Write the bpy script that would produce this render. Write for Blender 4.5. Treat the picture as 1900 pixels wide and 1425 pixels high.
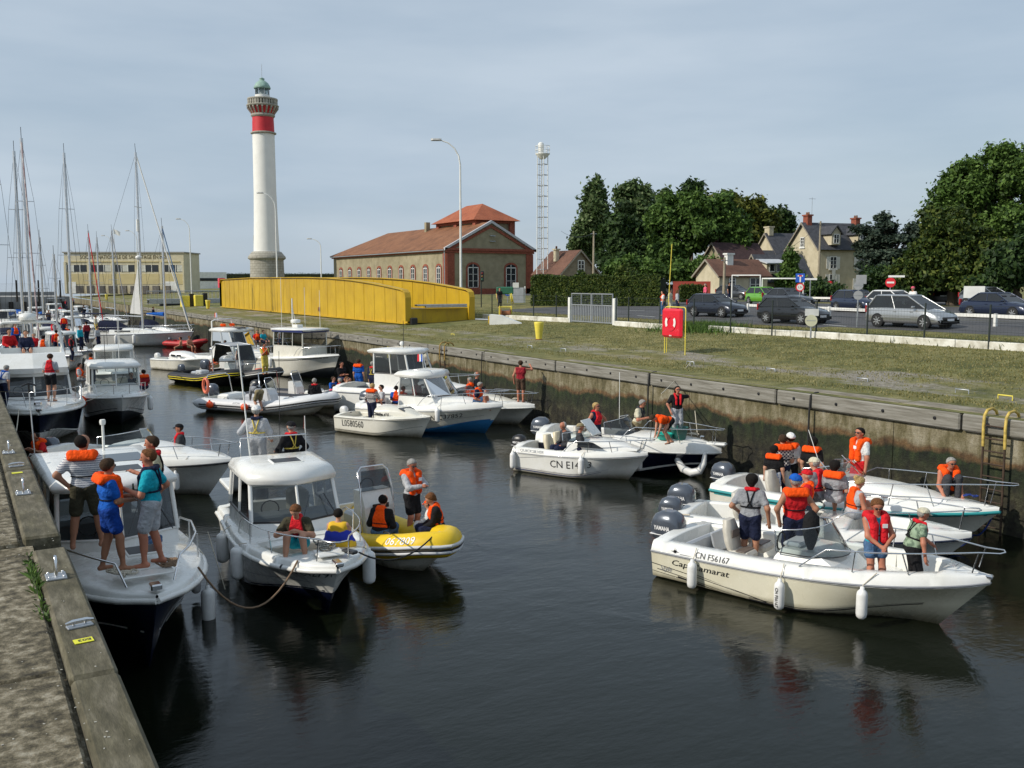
import bpy, math, random
import numpy as np
from mathutils import Vector, Matrix

for o in list(bpy.data.objects):
 bpy.data.objects.remove(o, do_unlink=True)
scene = bpy.context.scene
COL = scene.collection
R = math.radians
rnd = random.Random(7)

# ------------------------------------------------------------------ camera
FOCAL = 1750.0                       # focal length in pixels of the 1900-wide photograph
EYE = 5.9                            # metres above the water
PITCH = math.atan((712.5 - 524) / FOCAL)
YAW = math.atan(1030 / FOCAL)        # camera turned right of the lock's axis (+Y)
cam_d = bpy.data.cameras.new('camera')
cam = bpy.data.objects.new('camera', cam_d)
COL.objects.link(cam)
cam.location = (0, 0, EYE)
cam.rotation_euler = (math.pi / 2 - PITCH, 0, -YAW)
cam_d.sensor_width = 36
cam_d.lens = 36 * FOCAL / 1900
cam_d.clip_start = 0.1
cam_d.clip_end = 12000
scene.camera = cam

# ------------------------------------------------------------------ light
SUN_EL, SUN_AZ = R(34), R(172)       # direction to the sun: low over the left-hand quay
to_sun = Vector((math.cos(SUN_AZ) * math.cos(SUN_EL), math.sin(SUN_AZ) * math.cos(SUN_EL), math.sin(SUN_EL)))
world = bpy.data.worlds.new('World')
scene.world = world
world.use_nodes = True
wn, wl = world.node_tree.nodes, world.node_tree.links
bg = wn['Background']
bg.inputs['Strength'].default_value = 0.1
sky = wn.new('ShaderNodeTexSky')
sky.sky_type = 'NISHITA'
sky.sun_disc = False
sky.sun_elevation = SUN_EL
sky.sun_rotation = math.atan2(to_sun.x, to_sun.y)
sky.air_density = 1.2
sky.dust_density = 1.0
tc = wn.new('ShaderNodeTexCoord')
mp = wn.new('ShaderNodeMapping')
mp.inputs['Scale'].default_value = (1.0, 1.0, 5.0)
wl.new(tc.outputs['Generated'], mp.inputs['Vector'])
nz = wn.new('ShaderNodeTexNoise')
nz.inputs['Scale'].default_value = 1.7
nz.inputs['Detail'].default_value = 6
nz.inputs['Roughness'].default_value = 0.52
nz.inputs['Distortion'].default_value = 0.4
wl.new(mp.outputs['Vector'], nz.inputs['Vector'])
cr = wn.new('ShaderNodeValToRGB')
cr.color_ramp.elements[0].position = 0.36
cr.color_ramp.elements[0].color = (0.78, 0.78, 0.78, 1)
cr.color_ramp.elements[1].position = 0.66
cr.color_ramp.elements[1].color = (0.93, 0.93, 0.93, 1)
wl.new(nz.outputs['Fac'], cr.inputs['Fac'])
nz2 = wn.new('ShaderNodeTexNoise')
nz2.inputs['Scale'].default_value = 3.1
nz2.inputs['Detail'].default_value = 5
wl.new(mp.outputs['Vector'], nz2.inputs['Vector'])
cc = wn.new('ShaderNodeValToRGB')                 # thin high cloud, blue-grey to pale grey
cc.color_ramp.elements[0].position = 0.35
cc.color_ramp.elements[0].color = (4.15, 5.15, 6.3, 1)
cc.color_ramp.elements[1].position = 0.7
cc.color_ramp.elements[1].color = (5.3, 6.2, 7.2, 1)
wl.new(nz2.outputs['Fac'], cc.inputs['Fac'])
mx = wn.new('ShaderNodeMix')
mx.data_type = 'RGBA'
wl.new(cr.outputs['Color'], mx.inputs['Factor'])
wl.new(sky.outputs['Color'], mx.inputs[6])
wl.new(cc.outputs['Color'], mx.inputs[7])
wl.new(mx.outputs[2], bg.inputs['Color'])

sun_d = bpy.data.lights.new('sun', 'SUN')
sun_d.energy = 3.6
sun_d.angle = R(0.6)
sun_d.color = (1.0, 0.93, 0.82)
sun_o = bpy.data.objects.new('sun', sun_d)
COL.objects.link(sun_o)
sun_o.rotation_euler = to_sun.to_track_quat('Z', 'Y').to_euler()

scene.view_settings.view_transform = 'Standard'
scene.view_settings.look = 'None'
scene.view_settings.exposure = 0.05
scene.view_settings.gamma = 1.0
scene.render.engine = 'CYCLES'

# ------------------------------------------------------------------ survey: from a sight line to a point of the place
_cp, _sp = math.cos(PITCH), math.sin(PITCH)
_fw = Vector((math.sin(YAW) * _cp, math.cos(YAW) * _cp, -_sp))
_rt = Vector((math.cos(YAW), -math.sin(YAW), 0))
_up = _rt.cross(_fw)
def sight(px, py):
 return _fw + _rt * ((px - 950) / FOCAL) + _up * ((712.5 - py) / FOCAL)
def on(px, py, z=0.0):
 d = sight(px, py)
 return Vector((0, 0, EYE)) + d * ((z - EYE) / d.z)
def far(px, py, D):
 return Vector((0, 0, EYE)) + sight(px, py) * D
GX = [20.9, 24, 36, 42, 60, 120, 5000]
GZ = [2.75, 2.8, 3.45, 3.75, 4.15, 4.4, 4.4]
def gz(x):
 return float(np.interp(x, GX, GZ))
def gp(px, py):
 z = 3.0
 for _ in range(12):
  p = on(px, py, z)
  z = 0.5 * z + 0.5 * gz(p.x)
 p.z = gz(p.x)
 return p
WALL_L, WALL_R, QUAY = 0.96, 21.0, 2.75

# ------------------------------------------------------------------ mesh helpers
def link(o, parent=None):
 COL.objects.link(o)
 if parent is not None:
  o.parent = parent
 return o
def tag(o, label=None, cat=None, group=None, kind=None):
 if label: o['label'] = label
 if cat: o['category'] = cat
 if group: o['group'] = group
 if kind: o['kind'] = kind
 return o
def empty(name, loc=(0, 0, 0), rz=0.0, parent=None):
 o = bpy.data.objects.new(name, None)
 o.empty_display_size = 0.2
 o.location = loc
 o.rotation_euler = (0, 0, rz)
 return link(o, parent)
def copy_tree(o, parent=None):
 c = o.copy()
 link(c, parent)
 for ch in o.children:
  copy_tree(ch, c)
 return c
class MB:
 def __init__(self):
  self.v, self.f, self.m, self.s = [], [], [], []
 def add(self, vs, fs, mi=0, sm=False):
  n = len(self.v)
  self.v.extend(tuple(p) for p in vs)
  for f in fs:
   self.f.append(tuple(i + n for i in f))
   self.m.append(mi); self.s.append(sm)
  return self
 def box(self, c, s, rz=0.0, mi=0, bev=0.0, M=None):
  hx, hy, hz = s[0] / 2, s[1] / 2, s[2] / 2
  if bev <= 0:
   vs = [Vector((x * hx, y * hy, z * hz)) for x in (-1, 1) for y in (-1, 1) for z in (-1, 1)]
   fs = [(0, 1, 3, 2), (4, 6, 7, 5), (0, 4, 5, 1), (2, 3, 7, 6), (0, 2, 6, 4), (1, 5, 7, 3)]
  else:
   b = min(bev, hx * .95, hy * .95, hz * .95)
   vs, idx = [], {}
   for x in (-1, 1):
    for y in (-1, 1):
     for z in (-1, 1):
      for a in range(3):
       p = [x * (hx - b), y * (hy - b), z * (hz - b)]
       p[a] = (x, y, z)[a] * (hx, hy, hz)[a]
       idx[(x, y, z, a)] = len(vs); vs.append(Vector(p))
   fs = []
   for a in range(3):
    for sg in (-1, 1):
     u, w = (a + 1) % 3, (a + 2) % 3
     q = []
     for su, sw in ((-1, -1), (1, -1), (1, 1), (-1, 1)):
      k = [0, 0, 0]; k[a] = sg; k[u] = su; k[w] = sw
      q.append(idx[(*k, a)])
     fs.append(tuple(q if sg > 0 else q[::-1]))
   for a in range(3):
    u, w = (a + 1) % 3, (a + 2) % 3
    for su in (-1, 1):
     for sw in (-1, 1):
      k0 = [0, 0, 0]; k0[u] = su; k0[w] = sw; k1 = k0[:]
      k0[a] = -1; k1[a] = 1
      q = [idx[(*k0, u)], idx[(*k1, u)], idx[(*k1, w)], idx[(*k0, w)]]
      fs.append(tuple(q if su * sw < 0 else q[::-1]))
   for x in (-1, 1):
    for y in (-1, 1):
     for z in (-1, 1):
      q = [idx[(x, y, z, 0)], idx[(x, y, z, 1)], idx[(x, y, z, 2)]]
      fs.append(tuple(q if x * y * z > 0 else q[::-1]))
  T = Matrix.Translation(Vector(c)) @ Matrix.Rotation(rz, 4, 'Z')
  if M is not None:
   T = T @ M
  return self.add([T @ v for v in vs], fs, mi)
 def tube(self, pts, r, n=6, mi=0, cap=True, closed=False):
  pts = [Vector(p) for p in pts]
  m = len(pts)
  rs = r if isinstance(r, (list, tuple)) else [r] * m
  vs, fs = [], []
  ref = None
  for i, p in enumerate(pts):
   a = pts[i - 1] if (i > 0 or closed) else p
   b = pts[(i + 1) % m] if (i < m - 1 or closed) else p
   t = (b - a)
   t = t.normalized() if t.length > 1e-9 else Vector((0, 0, 1))
   if ref is None:
    ref = Vector((0, 0, 1)) if abs(t.z) < 0.9 else Vector((1, 0, 0))
   u = t.cross(ref)
   if u.length < 1e-6:
    u = t.cross(Vector((0, 1, 0)))
   u.normalize()
   w = u.cross(t).normalized()
   ref = w
   for k in range(n):
    a_ = 2 * math.pi * k / n
    vs.append(p + (u * math.cos(a_) + w * math.sin(a_)) * rs[i])
  rng = m if closed else m - 1
  for i in range(rng):
   j = (i + 1) % m
   for k in range(n):
    k2 = (k + 1) % n
    fs.append((i * n + k, i * n + k2, j * n + k2, j * n + k))
  self.add(vs, fs, mi, True)
  if cap and not closed:
   self.add([vs[k] for k in range(n)], [tuple(range(n))[::-1]], mi)
   self.add([vs[(m - 1) * n + k] for k in range(n)], [tuple(range(n))], mi)
  return self
 def lathe(self, prof, n=16, c=(0, 0, 0), mi=0, sm=True, M=None):
  vs, fs = [], []
  c = Vector(c)
  for r_, z in prof:
   for k in range(n):
    a = 2 * math.pi * k / n
    p = Vector((r_ * math.cos(a), r_ * math.sin(a), z))
    vs.append(c + (M @ p if M is not None else p))
  for i in range(len(prof) - 1):
   for k in range(n):
    k2 = (k + 1) % n
    fs.append((i * n + k, i * n + k2, (i + 1) * n + k2, (i + 1) * n + k))
  self.add(vs, fs, mi, sm)
  if prof[0][0] > 1e-4:
   self.add(vs[:n], [tuple(range(n))[::-1]], mi)
  if prof[-1][0] > 1e-4:
   self.add(vs[-n:], [tuple(range(n))], mi)
  return self
 def loft(self, rings, closed=True, cap=True, mi=0, sm=True):
  n = len(rings[0])
  vs = [p for r_ in rings for p in r_]
  fs = []
  for i in range(len(rings) - 1):
   for k in range(n if closed else n - 1):
    k2 = (k + 1) % n
    fs.append((i * n + k, i * n + k2, (i + 1) * n + k2, (i + 1) * n + k))
  self.add(vs, fs, mi, sm)
  if cap and closed:
   self.add(rings[0], [tuple(range(n))[::-1]], mi)
   self.add(rings[-1], [tuple(range(n))], mi)
  return self
 def prism(self, poly, vec, mi=0):
  n = len(poly)
  vec = Vector(vec)
  a = [Vector(p) for p in poly]
  b = [p + vec for p in a]
  fs = [tuple(range(n))[::-1], tuple(range(n, 2 * n))]
  for k in range(n):
   k2 = (k + 1) % n
   fs.append((k, k2, n + k2, n + k))
  return self.add(a + b, fs, mi)
 def ball(self, c, r, n=10, mi=0):
  rr = r if isinstance(r, (tuple, list)) else (r, r, r)
  k = max(4, n // 2 + 1)
  vs, fs = [], []
  for i in range(k + 1):
   th = math.pi * i / k
   for j in range(n):
    a = 2 * math.pi * j / n
    vs.append((c[0] + rr[0] * math.sin(th) * math.cos(a), c[1] + rr[1] * math.sin(th) * math.sin(a), c[2] - rr[2] * math.cos(th)))
  for i in range(k):
   for j in range(n):
    j2 = (j + 1) % n
    fs.append((i * n + j, i * n + j2, (i + 1) * n + j2, (i + 1) * n + j))
  return self.add(vs, fs, mi, True)
 def data(self, name, mats):
  me = bpy.data.meshes.new(name)
  me.from_pydata(self.v, [], self.f)
  if not isinstance(mats, (list, tuple)):
   mats = [mats]
  for m_ in mats:
   me.materials.append(m_)
  me.polygons.foreach_set('material_index', self.m)
  me.polygons.foreach_set('use_smooth', self.s)
  me.update()
  return me
 def build(self, name, mats, parent=None, loc=(0, 0, 0), rz=0.0):
  o = bpy.data.objects.new(name, self.data(name, mats))
  o.location = loc
  o.rotation_euler = (0, 0, rz)
  return link(o, parent)
def text_shape(s, size=1.0, shear=0.0, bold=0.0):
 cu = bpy.data.curves.new('lettering', 'FONT')
 cu.body = s
 cu.size = size
 cu.shear = shear
 cu.offset = bold
 cu.resolution_u = 2
 t = bpy.data.objects.new('lettering', cu)
 COL.objects.link(t)
 bpy.context.view_layer.update()
 me = bpy.data.meshes.new_from_object(t.evaluated_get(bpy.context.evaluated_depsgraph_get()))
 vs = [tuple(v.co) for v in me.vertices]
 fs = [tuple(p.vertices) for p in me.polygons]
 bpy.data.objects.remove(t, do_unlink=True)
 bpy.data.meshes.remove(me)
 return vs, fs
def lettering(name, s, size, m, parent, O, U, V, shear=0.0, bold=0.0, center=False, stretch=1.0):
 vs, fs = text_shape(s, size, shear, bold)
 w = max(v[0] for v in vs) if vs else 0
 O, U, V = Vector(O), Vector(U), Vector(V)
 mb = MB()
 mb.add([O + U * ((v[0] - (w / 2 if center else 0)) * stretch) + V * v[1] for v in vs], fs)
 return mb.build(name, m, parent)

# ------------------------------------------------------------------ materials
MATS = {}
def nodes_of(name):
 m = bpy.data.materials.new(name)
 m.use_nodes = True
 nt = m.node_tree
 return m, nt.nodes, nt.links, nt.nodes['Principled BSDF']
def objco(n, l, scale=(1, 1, 1)):
 t = n.new('ShaderNodeTexCoord')
 mpp = n.new('ShaderNodeMapping')
 mpp.inputs['Scale'].default_value = scale
 l.new(t.outputs['Object'], mpp.inputs['Vector'])
 return mpp.outputs['Vector']
def noise(n, l, vec, sc, det=4, rough=.55):
 t = n.new('ShaderNodeTexNoise')
 t.inputs['Scale'].default_value = sc
 t.inputs['Detail'].default_value = det
 t.inputs['Roughness'].default_value = rough
 l.new(vec, t.inputs['Vector'])
 return t.outputs['Fac']
def ramp(n, l, fac, stops):
 r_ = n.new('ShaderNodeValToRGB')
 els = r_.color_ramp.elements
 while len(els) < len(stops):
  els.new(0.5)
 for e, (p, c) in zip(els, stops):
  e.position = p
  e.color = (*c, 1) if len(c) == 3 else c
 l.new(fac, r_.inputs['Fac'])
 return r_.outputs['Color']
def mixc(n, l, fac, a, b, mode='MIX'):
 x = n.new('ShaderNodeMix')
 x.data_type = 'RGBA'
 x.blend_type = mode
 for sock, val in ((x.inputs['Factor'], fac), (x.inputs[6], a), (x.inputs[7], b)):
  if hasattr(val, 'is_output') or isinstance(val, bpy.types.NodeSocket):
   l.new(val, sock)
  elif isinstance(val, (int, float)):
   sock.default_value = val
  else:
   sock.default_value = (*val, 1)
 return x.outputs[2]
def bump(n, l, bs, h, strength=.3, dist=.02):
 b = n.new('ShaderNodeBump')
 b.inputs['Strength'].default_value = strength
 b.inputs['Distance'].default_value = dist
 l.new(h, b.inputs['Height'])
 l.new(b.outputs['Normal'], bs.inputs['Normal'])
def mat(name, c, rough=.5, metal=0.0, var=.12, sc=3.0, bmp=0.0, bsc=60.0, coat=0.0, c2=None, spec=.5, bd=.01, det=4, scale=(1, 1, 1)):
 if name in MATS:
  return MATS[name]
 m, n, l, bs = nodes_of(name)
 bs.inputs['Roughness'].default_value = rough
 bs.inputs['Metallic'].default_value = metal
 bs.inputs['Coat Weight'].default_value = coat
 bs.inputs['Specular IOR Level'].default_value = spec
 v = objco(n, l, scale)
 lo = tuple(x * (1 - var) for x in c) if c2 is None else c2
 hi = tuple(min(1, x * (1 + var)) for x in c) if c2 is None else c
 l.new(ramp(n, l, noise(n, l, v, sc, det), [(.32, lo), (.68, hi)]), bs.inputs['Base Color'])
 if bmp > 0:
  bump(n, l, bs, noise(n, l, v, bsc, 5), bmp, bd)
 MATS[name] = m
 return m
def cloth(name, c, var=.18):
 return mat(name, c, .85, 0, var, 9, .9, 15, spec=.2, bd=.05)
# ------------------------------------------------------------------ shared materials
def gelcoat(name, c, rough=.22):
 """moulded boat plastic: faint yellowing, scuffs, and a brown tide mark just above the water"""
 m, n, l, bs = nodes_of(name)
 bs.inputs['Roughness'].default_value = rough; bs.inputs['Coat Weight'].default_value = .3
 g = n.new('ShaderNodeNewGeometry'); P = g.outputs['Position']
 col = ramp(n, l, noise(n, l, P, 1.3, 6, .6), [(.3, tuple(x * k for x, k in zip(c, (.9, .89, .85)))), (.62, c)])
 scf = ramp(n, l, noise(n, l, P, 9, 6, .75), [(.62, (0, 0, 0)), (.78, (.35, .35, .35))])
 col = mixc(n, l, scf, col, tuple(x * .55 for x in c))
 sp = n.new('ShaderNodeSeparateXYZ'); l.new(P, sp.inputs[0])
 ad = n.new('ShaderNodeMath'); ad.operation = 'MULTIPLY_ADD'; ad.inputs[1].default_value = .22; l.new(noise(n, l, P, 3, 5, .7), ad.inputs[0]); l.new(sp.outputs['Z'], ad.inputs[2])
 tide = ramp(n, l, ad.outputs[0], [(.1, (.75, .75, .75)), (.3, (0, 0, 0))])
 l.new(mixc(n, l, tide, col, (.24, .2, .1)), bs.inputs['Base Color'])
 l.new(ramp(n, l, noise(n, l, P, 4, 5), [(.3, (rough * .8,) * 3), (.7, (rough * 1.7,) * 3)]), bs.inputs['Roughness'])
 MATS[name] = m
 return m
white = gelcoat('gelcoat_white', (.78, .78, .75))
cream = gelcoat('gelcoat_cream', (.72, .69, .55))
offwh = gelcoat('gelcoat_ivory', (.74, .72, .64))
navy = mat('gelcoat_navy', (.006, .009, .03), .12, var=.2, sc=2.0, coat=.5)
grey_in = mat('liner_grey', (.5, .52, .54), .45, var=.06, sc=4)
steel = mat('stainless', (.72, .72, .72), .18, 1.0, var=.06, sc=8)
galv = mat('galvanised', (.42, .44, .46), .45, .8, var=.15, sc=6)
alu = mat('mast_alloy', (.62, .64, .66), .35, .7, var=.08, sc=5)
rubber = mat('black_rubber', (.012, .012, .013), .55, var=.3, sc=10)
black = mat('black_plastic', (.015, .015, .017), .35, var=.2, sc=6)
hypg = mat('tube_grey', (.62, .63, .64), .5, var=.05, sc=3, bmp=.15, bsc=8)
hypk = mat('tube_black', (.02, .02, .022), .5, var=.2, sc=3, bmp=.15, bsc=8)
hypy = mat('tube_yellow', (.75, .5, .01), .5, var=.08, sc=3, bmp=.15, bsc=8)
hypr = mat('tube_red', (.5, .03, .03), .5, var=.12, sc=3)
cowl = mat('engine_grey', (.085, .1, .125), .25, .3, var=.08, sc=4, coat=.5)
orange = cloth('jacket_orange', (.98, .09, .006), .1)
red = cloth('jacket_red', (.62, .016, .025))
rope_m = mat('rope_pale', (.55, .5, .4), .9, var=.3, sc=60, bmp=.6, bsc=90)
rope_b = mat('rope_brown', (.2, .13, .08), .9, var=.35, sc=60, bmp=.6, bsc=90)
rope_k = mat('rope_black', (.02, .02, .02), .9, var=.4, sc=50)
fend_m = mat('fender_white', (.76, .76, .74), .4, var=.07, sc=7)
buoy_o = mat('buoy_orange', (.85, .09, .015), .4, var=.1, sc=5)
cushion = mat('seat_vinyl', (.55, .52, .45), .5, var=.08, sc=6)
cushion2 = mat('seat_vinyl_brown', (.15, .12, .1), .5, var=.1, sc=6)
letk = mat('letter_black', (.012, .012, .014), .4, var=.1)
letw = mat('letter_white', (.8, .8, .8), .5, var=.05)
def make_yellow():
 m, n, l, bs = nodes_of('paint_yellow')
 bs.inputs['Roughness'].default_value = .5
 g = n.new('ShaderNodeNewGeometry'); P = g.outputs['Position']
 a = ramp(n, l, noise(n, l, P, .5, 5, .6), [(.3, (.44, .27, .006)), (.65, (.56, .36, .01))])
 mv = n.new('ShaderNodeMapping'); mv.inputs['Scale'].default_value = (2, 3.5, .35); l.new(P, mv.inputs['Vector'])
 st = ramp(n, l, noise(n, l, mv.outputs['Vector'], 1.2, 6, .7), [(.52, (0, 0, 0)), (.72, (.6, .6, .6))])
 a = mixc(n, l, st, a, (.26, .17, .03))
 rs = ramp(n, l, noise(n, l, P, 3.2, 7, .75), [(.66, (0, 0, 0)), (.72, (.8, .8, .8))])
 l.new(mixc(n, l, rs, a, (.13, .05, .02)), bs.inputs['Base Color'])
 bump(n, l, bs, noise(n, l, P, 6, 5), .15, .02)
 return m
yel = make_yellow()
yelp = mat('paint_pale_yellow', (.75, .62, .08), .5, var=.12, sc=3)
whitep = mat('paint_white', (.74, .74, .7), .6, var=.1, sc=1.5, bmp=.2, bsc=30)
rust = mat('rust', (.2, .075, .03), .85, var=.4, sc=5, bmp=.4, bsc=40)
asph = mat('asphalt', (.075, .075, .078), .9, var=.18, sc=.6, bmp=.5, bsc=120)
postk = mat('fence_post_dark', (.02, .028, .025), .5, var=.15)
teal = mat('paint_teal', (.03, .27, .28), .4, var=.1)
blue_s = mat('sign_blue', (.02, .1, .5), .4, var=.06)
red_s = mat('sign_red', (.62, .02, .03), .4, var=.06)

def make_glass(name, tint, alpha):
 m, n, l, bs = nodes_of(name)
 out = n['Material Output']
 n.remove(bs)
 tr = n.new('ShaderNodeBsdfTransparent'); tr.inputs['Color'].default_value = (*tint, 1)
 gl = n.new('ShaderNodeBsdfGlossy'); gl.inputs['Roughness'].default_value = .02
 df = n.new('ShaderNodeBsdfDiffuse'); df.inputs['Color'].default_value = (.05, .055, .06, 1)
 m1 = n.new('ShaderNodeMixShader'); m1.inputs['Fac'].default_value = alpha
 l.new(tr.outputs[0], m1.inputs[1]); l.new(df.outputs[0], m1.inputs[2])
 fr = n.new('ShaderNodeFresnel'); fr.inputs['IOR'].default_value = 1.5
 m2 = n.new('ShaderNodeMixShader')
 l.new(fr.outputs[0], m2.inputs['Fac'])
 l.new(m1.outputs[0], m2.inputs[1]); l.new(gl.outputs[0], m2.inputs[2])
 l.new(m2.outputs[0], out.inputs['Surface'])
 return m
glass = make_glass('glass_clear', (.72, .78, .78), .08)
glass_m = make_glass('glass_mid', (.42, .46, .47), .2)
glass_d = make_glass('glass_tinted', (.25, .28, .3), .35)
glass_car = make_glass('glass_car', (.2, .23, .24), .45)
def make_pane():
 m, n, l, bs = nodes_of('window_pane')
 bs.inputs['Base Color'].default_value = (.03, .035, .04, 1)
 bs.inputs['Roughness'].default_value = .08
 return m
pane_m = make_pane()

def make_water():
 m, n, l, bs = nodes_of('harbour_water')
 bs.inputs['Base Color'].default_value = (.005, .007, .0035, 1)
 bs.inputs['Roughness'].default_value = .03
 bs.inputs['IOR'].default_value = 1.33
 t = n.new('ShaderNodeTexCoord')
 mp1 = n.new('ShaderNodeMapping'); mp1.inputs['Rotation'].default_value = (0, 0, .35); mp1.inputs['Scale'].default_value = (.8, 1.6, 1)
 l.new(t.outputs['Object'], mp1.inputs['Vector'])
 a = noise(n, l, mp1.outputs['Vector'], 1.1, 3, .5)
 b = noise(n, l, mp1.outputs['Vector'], 5.5, 5, .6)
 # eddies left by the propellers in the foreground: a broad mask that lets larger swirls through
 dz = n.new('ShaderNodeTexNoise'); dz.inputs['Scale'].default_value = .55; dz.inputs['Detail'].default_value = 3; dz.inputs['Distortion'].default_value = 2.2
 l.new(t.outputs['Object'], dz.inputs['Vector'])
 msk = ramp(n, l, noise(n, l, t.outputs['Object'], .16, 2), [(.42, (0, 0, 0)), (.62, (1, 1, 1))])
 mul = n.new('ShaderNodeMath'); mul.operation = 'MULTIPLY'
 l.new(dz.outputs['Fac'], mul.inputs[0]); l.new(msk, mul.inputs[1])
 ad = n.new('ShaderNodeMath'); ad.operation = 'MULTIPLY_ADD'; ad.inputs[1].default_value = .42
 l.new(b, ad.inputs[0]); l.new(a, ad.inputs[2])
 ad2 = n.new('ShaderNodeMath'); ad2.operation = 'MULTIPLY_ADD'; ad2.inputs[1].default_value = 1.5
 l.new(mul.outputs[0], ad2.inputs[0]); l.new(ad.outputs[0], ad2.inputs[2])
 bump(n, l, bs, ad2.outputs[0], .34, .04)
 return m
water_m = make_water()

def make_lockwall():
 m, n, l, bs = nodes_of('lock_wall_concrete')
 bs.inputs['Roughness'].default_value = .85
 g = n.new('ShaderNodeNewGeometry')
 sep = n.new('ShaderNodeSeparateXYZ'); l.new(g.outputs['Position'], sep.inputs[0])
 wob = noise(n, l, g.outputs['Position'], .55, 5, .6)
 ad = n.new('ShaderNodeMath'); ad.operation = 'MULTIPLY_ADD'; ad.inputs[1].default_value = 1.0
 l.new(wob, ad.inputs[0]); l.new(sep.outputs['Z'], ad.inputs[2])
 mr = n.new('ShaderNodeMapRange'); mr.inputs['From Min'].default_value = -.2; mr.inputs['From Max'].default_value = 3.1
 l.new(ad.outputs[0], mr.inputs['Value'])
 mpv = n.new('ShaderNodeMapping'); mpv.inputs['Scale'].default_value = (1, 1.3, .5)
 l.new(g.outputs['Position'], mpv.inputs['Vector'])
 conc = ramp(n, l, noise(n, l, mpv.outputs['Vector'], 1.5, 7, .7), [(.32, (.05, .045, .018)), (.45, (.14, .12, .06)), (.57, (.25, .22, .145)), (.74, (.42, .39, .31))])
 shell = ramp(n, l, noise(n, l, g.outputs['Position'], 2.6, 8, .72), [(.38, (.006, .006, .004)), (.52, (.026, .023, .012)), (.64, (.06, .06, .03)), (.8, (.16, .15, .09))])
 weed = ramp(n, l, noise(n, l, mpv.outputs['Vector'], 3.2, 6, .7), [(.38, (.005, .008, .003)), (.58, (.018, .03, .008)), (.8, (.07, .075, .025))])
 fringe = ramp(n, l, noise(n, l, mpv.outputs['Vector'], 3.0, 6, .7), [(.35, (.04, .02, .008)), (.7, (.2, .12, .05))])
 f1 = ramp(n, l, mr.outputs[0], [(.48, (0, 0, 0)), (.68, (1, 1, 1))])
 f2 = ramp(n, l, mr.outputs[0], [(.7, (0, 0, 0)), (.735, (1, 1, 1))])
 f3 = ramp(n, l, mr.outputs[0], [(.745, (0, 0, 0)), (.78, (1, 1, 1))])
 c = mixc(n, l, f1, shell, weed)
 c = mixc(n, l, f2, c, fringe)
 c = mixc(n, l, f3, c, conc)
 l.new(c, bs.inputs['Base Color'])
 bump(n, l, bs, noise(n, l, g.outputs['Position'], 7, 8, .7), .9, .08)
 return m
lock_m = make_lockwall()

def make_mottle(name, stops, sc, rough=.9, bsc=40, bs_=.5, bd=.02, det=8, scale=(1, 1, 1), stops2=None, sc2=.3):
 m, n, l, bs = nodes_of(name)
 bs.inputs['Roughness'].default_value = rough
 v = objco(n, l, scale)
 c = ramp(n, l, noise(n, l, v, sc, det, .65), stops)
 if stops2:
  c = mixc(n, l, 1.0, c, ramp(n, l, noise(n, l, v, sc2, 4, .6), stops2), 'MULTIPLY')
 l.new(c, bs.inputs['Base Color'])
 bump(n, l, bs, noise(n, l, v, bsc, 6, .65), bs_, bd)
 return m
timber_m = make_mottle('weathered_timber', [(.3, (.09, .08, .06)), (.5, (.2, .19, .16)), (.72, (.33, .32, .29))], 2.2, bsc=9, scale=(6, .35, 6), bd=.012)
timber_l = make_mottle('weathered_timber_mossy', [(.28, (.05, .045, .025)), (.5, (.12, .105, .07)), (.74, (.24, .215, .16))], 2.6, bsc=12, scale=(4, .9, 4), bd=.015, stops2=[(.35, (.7, .7, .58)), (.65, (1, 1, 1))], sc2=1.2)
quay_m = make_mottle('quay_concrete', [(.34, (.035, .028, .015)), (.46, (.12, .1, .06)), (.55, (.23, .195, .13)), (.7, (.46, .42, .33))], 9, bsc=45, bs_=.8, bd=.02, stops2=[(.3, (.55, .53, .45)), (.6, (1, 1, 1))], sc2=.7)
cap_m = make_mottle('quay_coping', [(.3, (.1, .085, .055)), (.52, (.23, .2, .15)), (.75, (.36, .33, .27))], 3.5, bsc=30, scale=(1, .5, 1))
def make_turf():
 m, n, l, bs = nodes_of('turf')
 bs.inputs['Roughness'].default_value = .9
 g = n.new('ShaderNodeNewGeometry'); P = g.outputs['Position']
 gr = ramp(n, l, noise(n, l, P, 1.1, 7, .65), [(.3, (.08, .085, .02)), (.46, (.175, .16, .045)), (.6, (.265, .23, .085)), (.8, (.37, .32, .15))])
 gr = mixc(n, l, 1.0, gr, ramp(n, l, noise(n, l, P, .14, 4, .6), [(.32, (.6, .72, .55)), (.62, (1, 1, 1))]), 'MULTIPLY')
 st = ramp(n, l, noise(n, l, P, 8, 6, .7), [(.3, (.13, .11, .08)), (.5, (.28, .25, .2)), (.75, (.46, .43, .37))])
 sp = n.new('ShaderNodeSeparateXYZ'); l.new(P, sp.inputs[0])
 band = n.new('ShaderNodeMapRange'); band.inputs['From Min'].default_value = 22; band.inputs['From Max'].default_value = 30; l.new(sp.outputs['X'], band.inputs['Value'])
 hump = ramp(n, l, band.outputs[0], [(0, (0, 0, 0)), (.2, (.75, .75, .75)), (.55, (.75, .75, .75)), (.85, (0, 0, 0))])
 mpn = n.new('ShaderNodeMapping'); mpn.inputs['Scale'].default_value = (.5, .22, 1); l.new(P, mpn.inputs['Vector'])
 worn = n.new('ShaderNodeMath'); worn.operation = 'MULTIPLY'; l.new(noise(n, l, mpn.outputs['Vector'], 1.0, 7, .68), worn.inputs[0]); l.new(hump, worn.inputs[1])
 l.new(mixc(n, l, ramp(n, l, worn.outputs[0], [(.36, (0, 0, 0)), (.44, (1, 1, 1))]), gr, st), bs.inputs['Base Color'])
 bump(n, l, bs, noise(n, l, P, 14, 6, .7), 1.0, .08)
 return m
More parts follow.
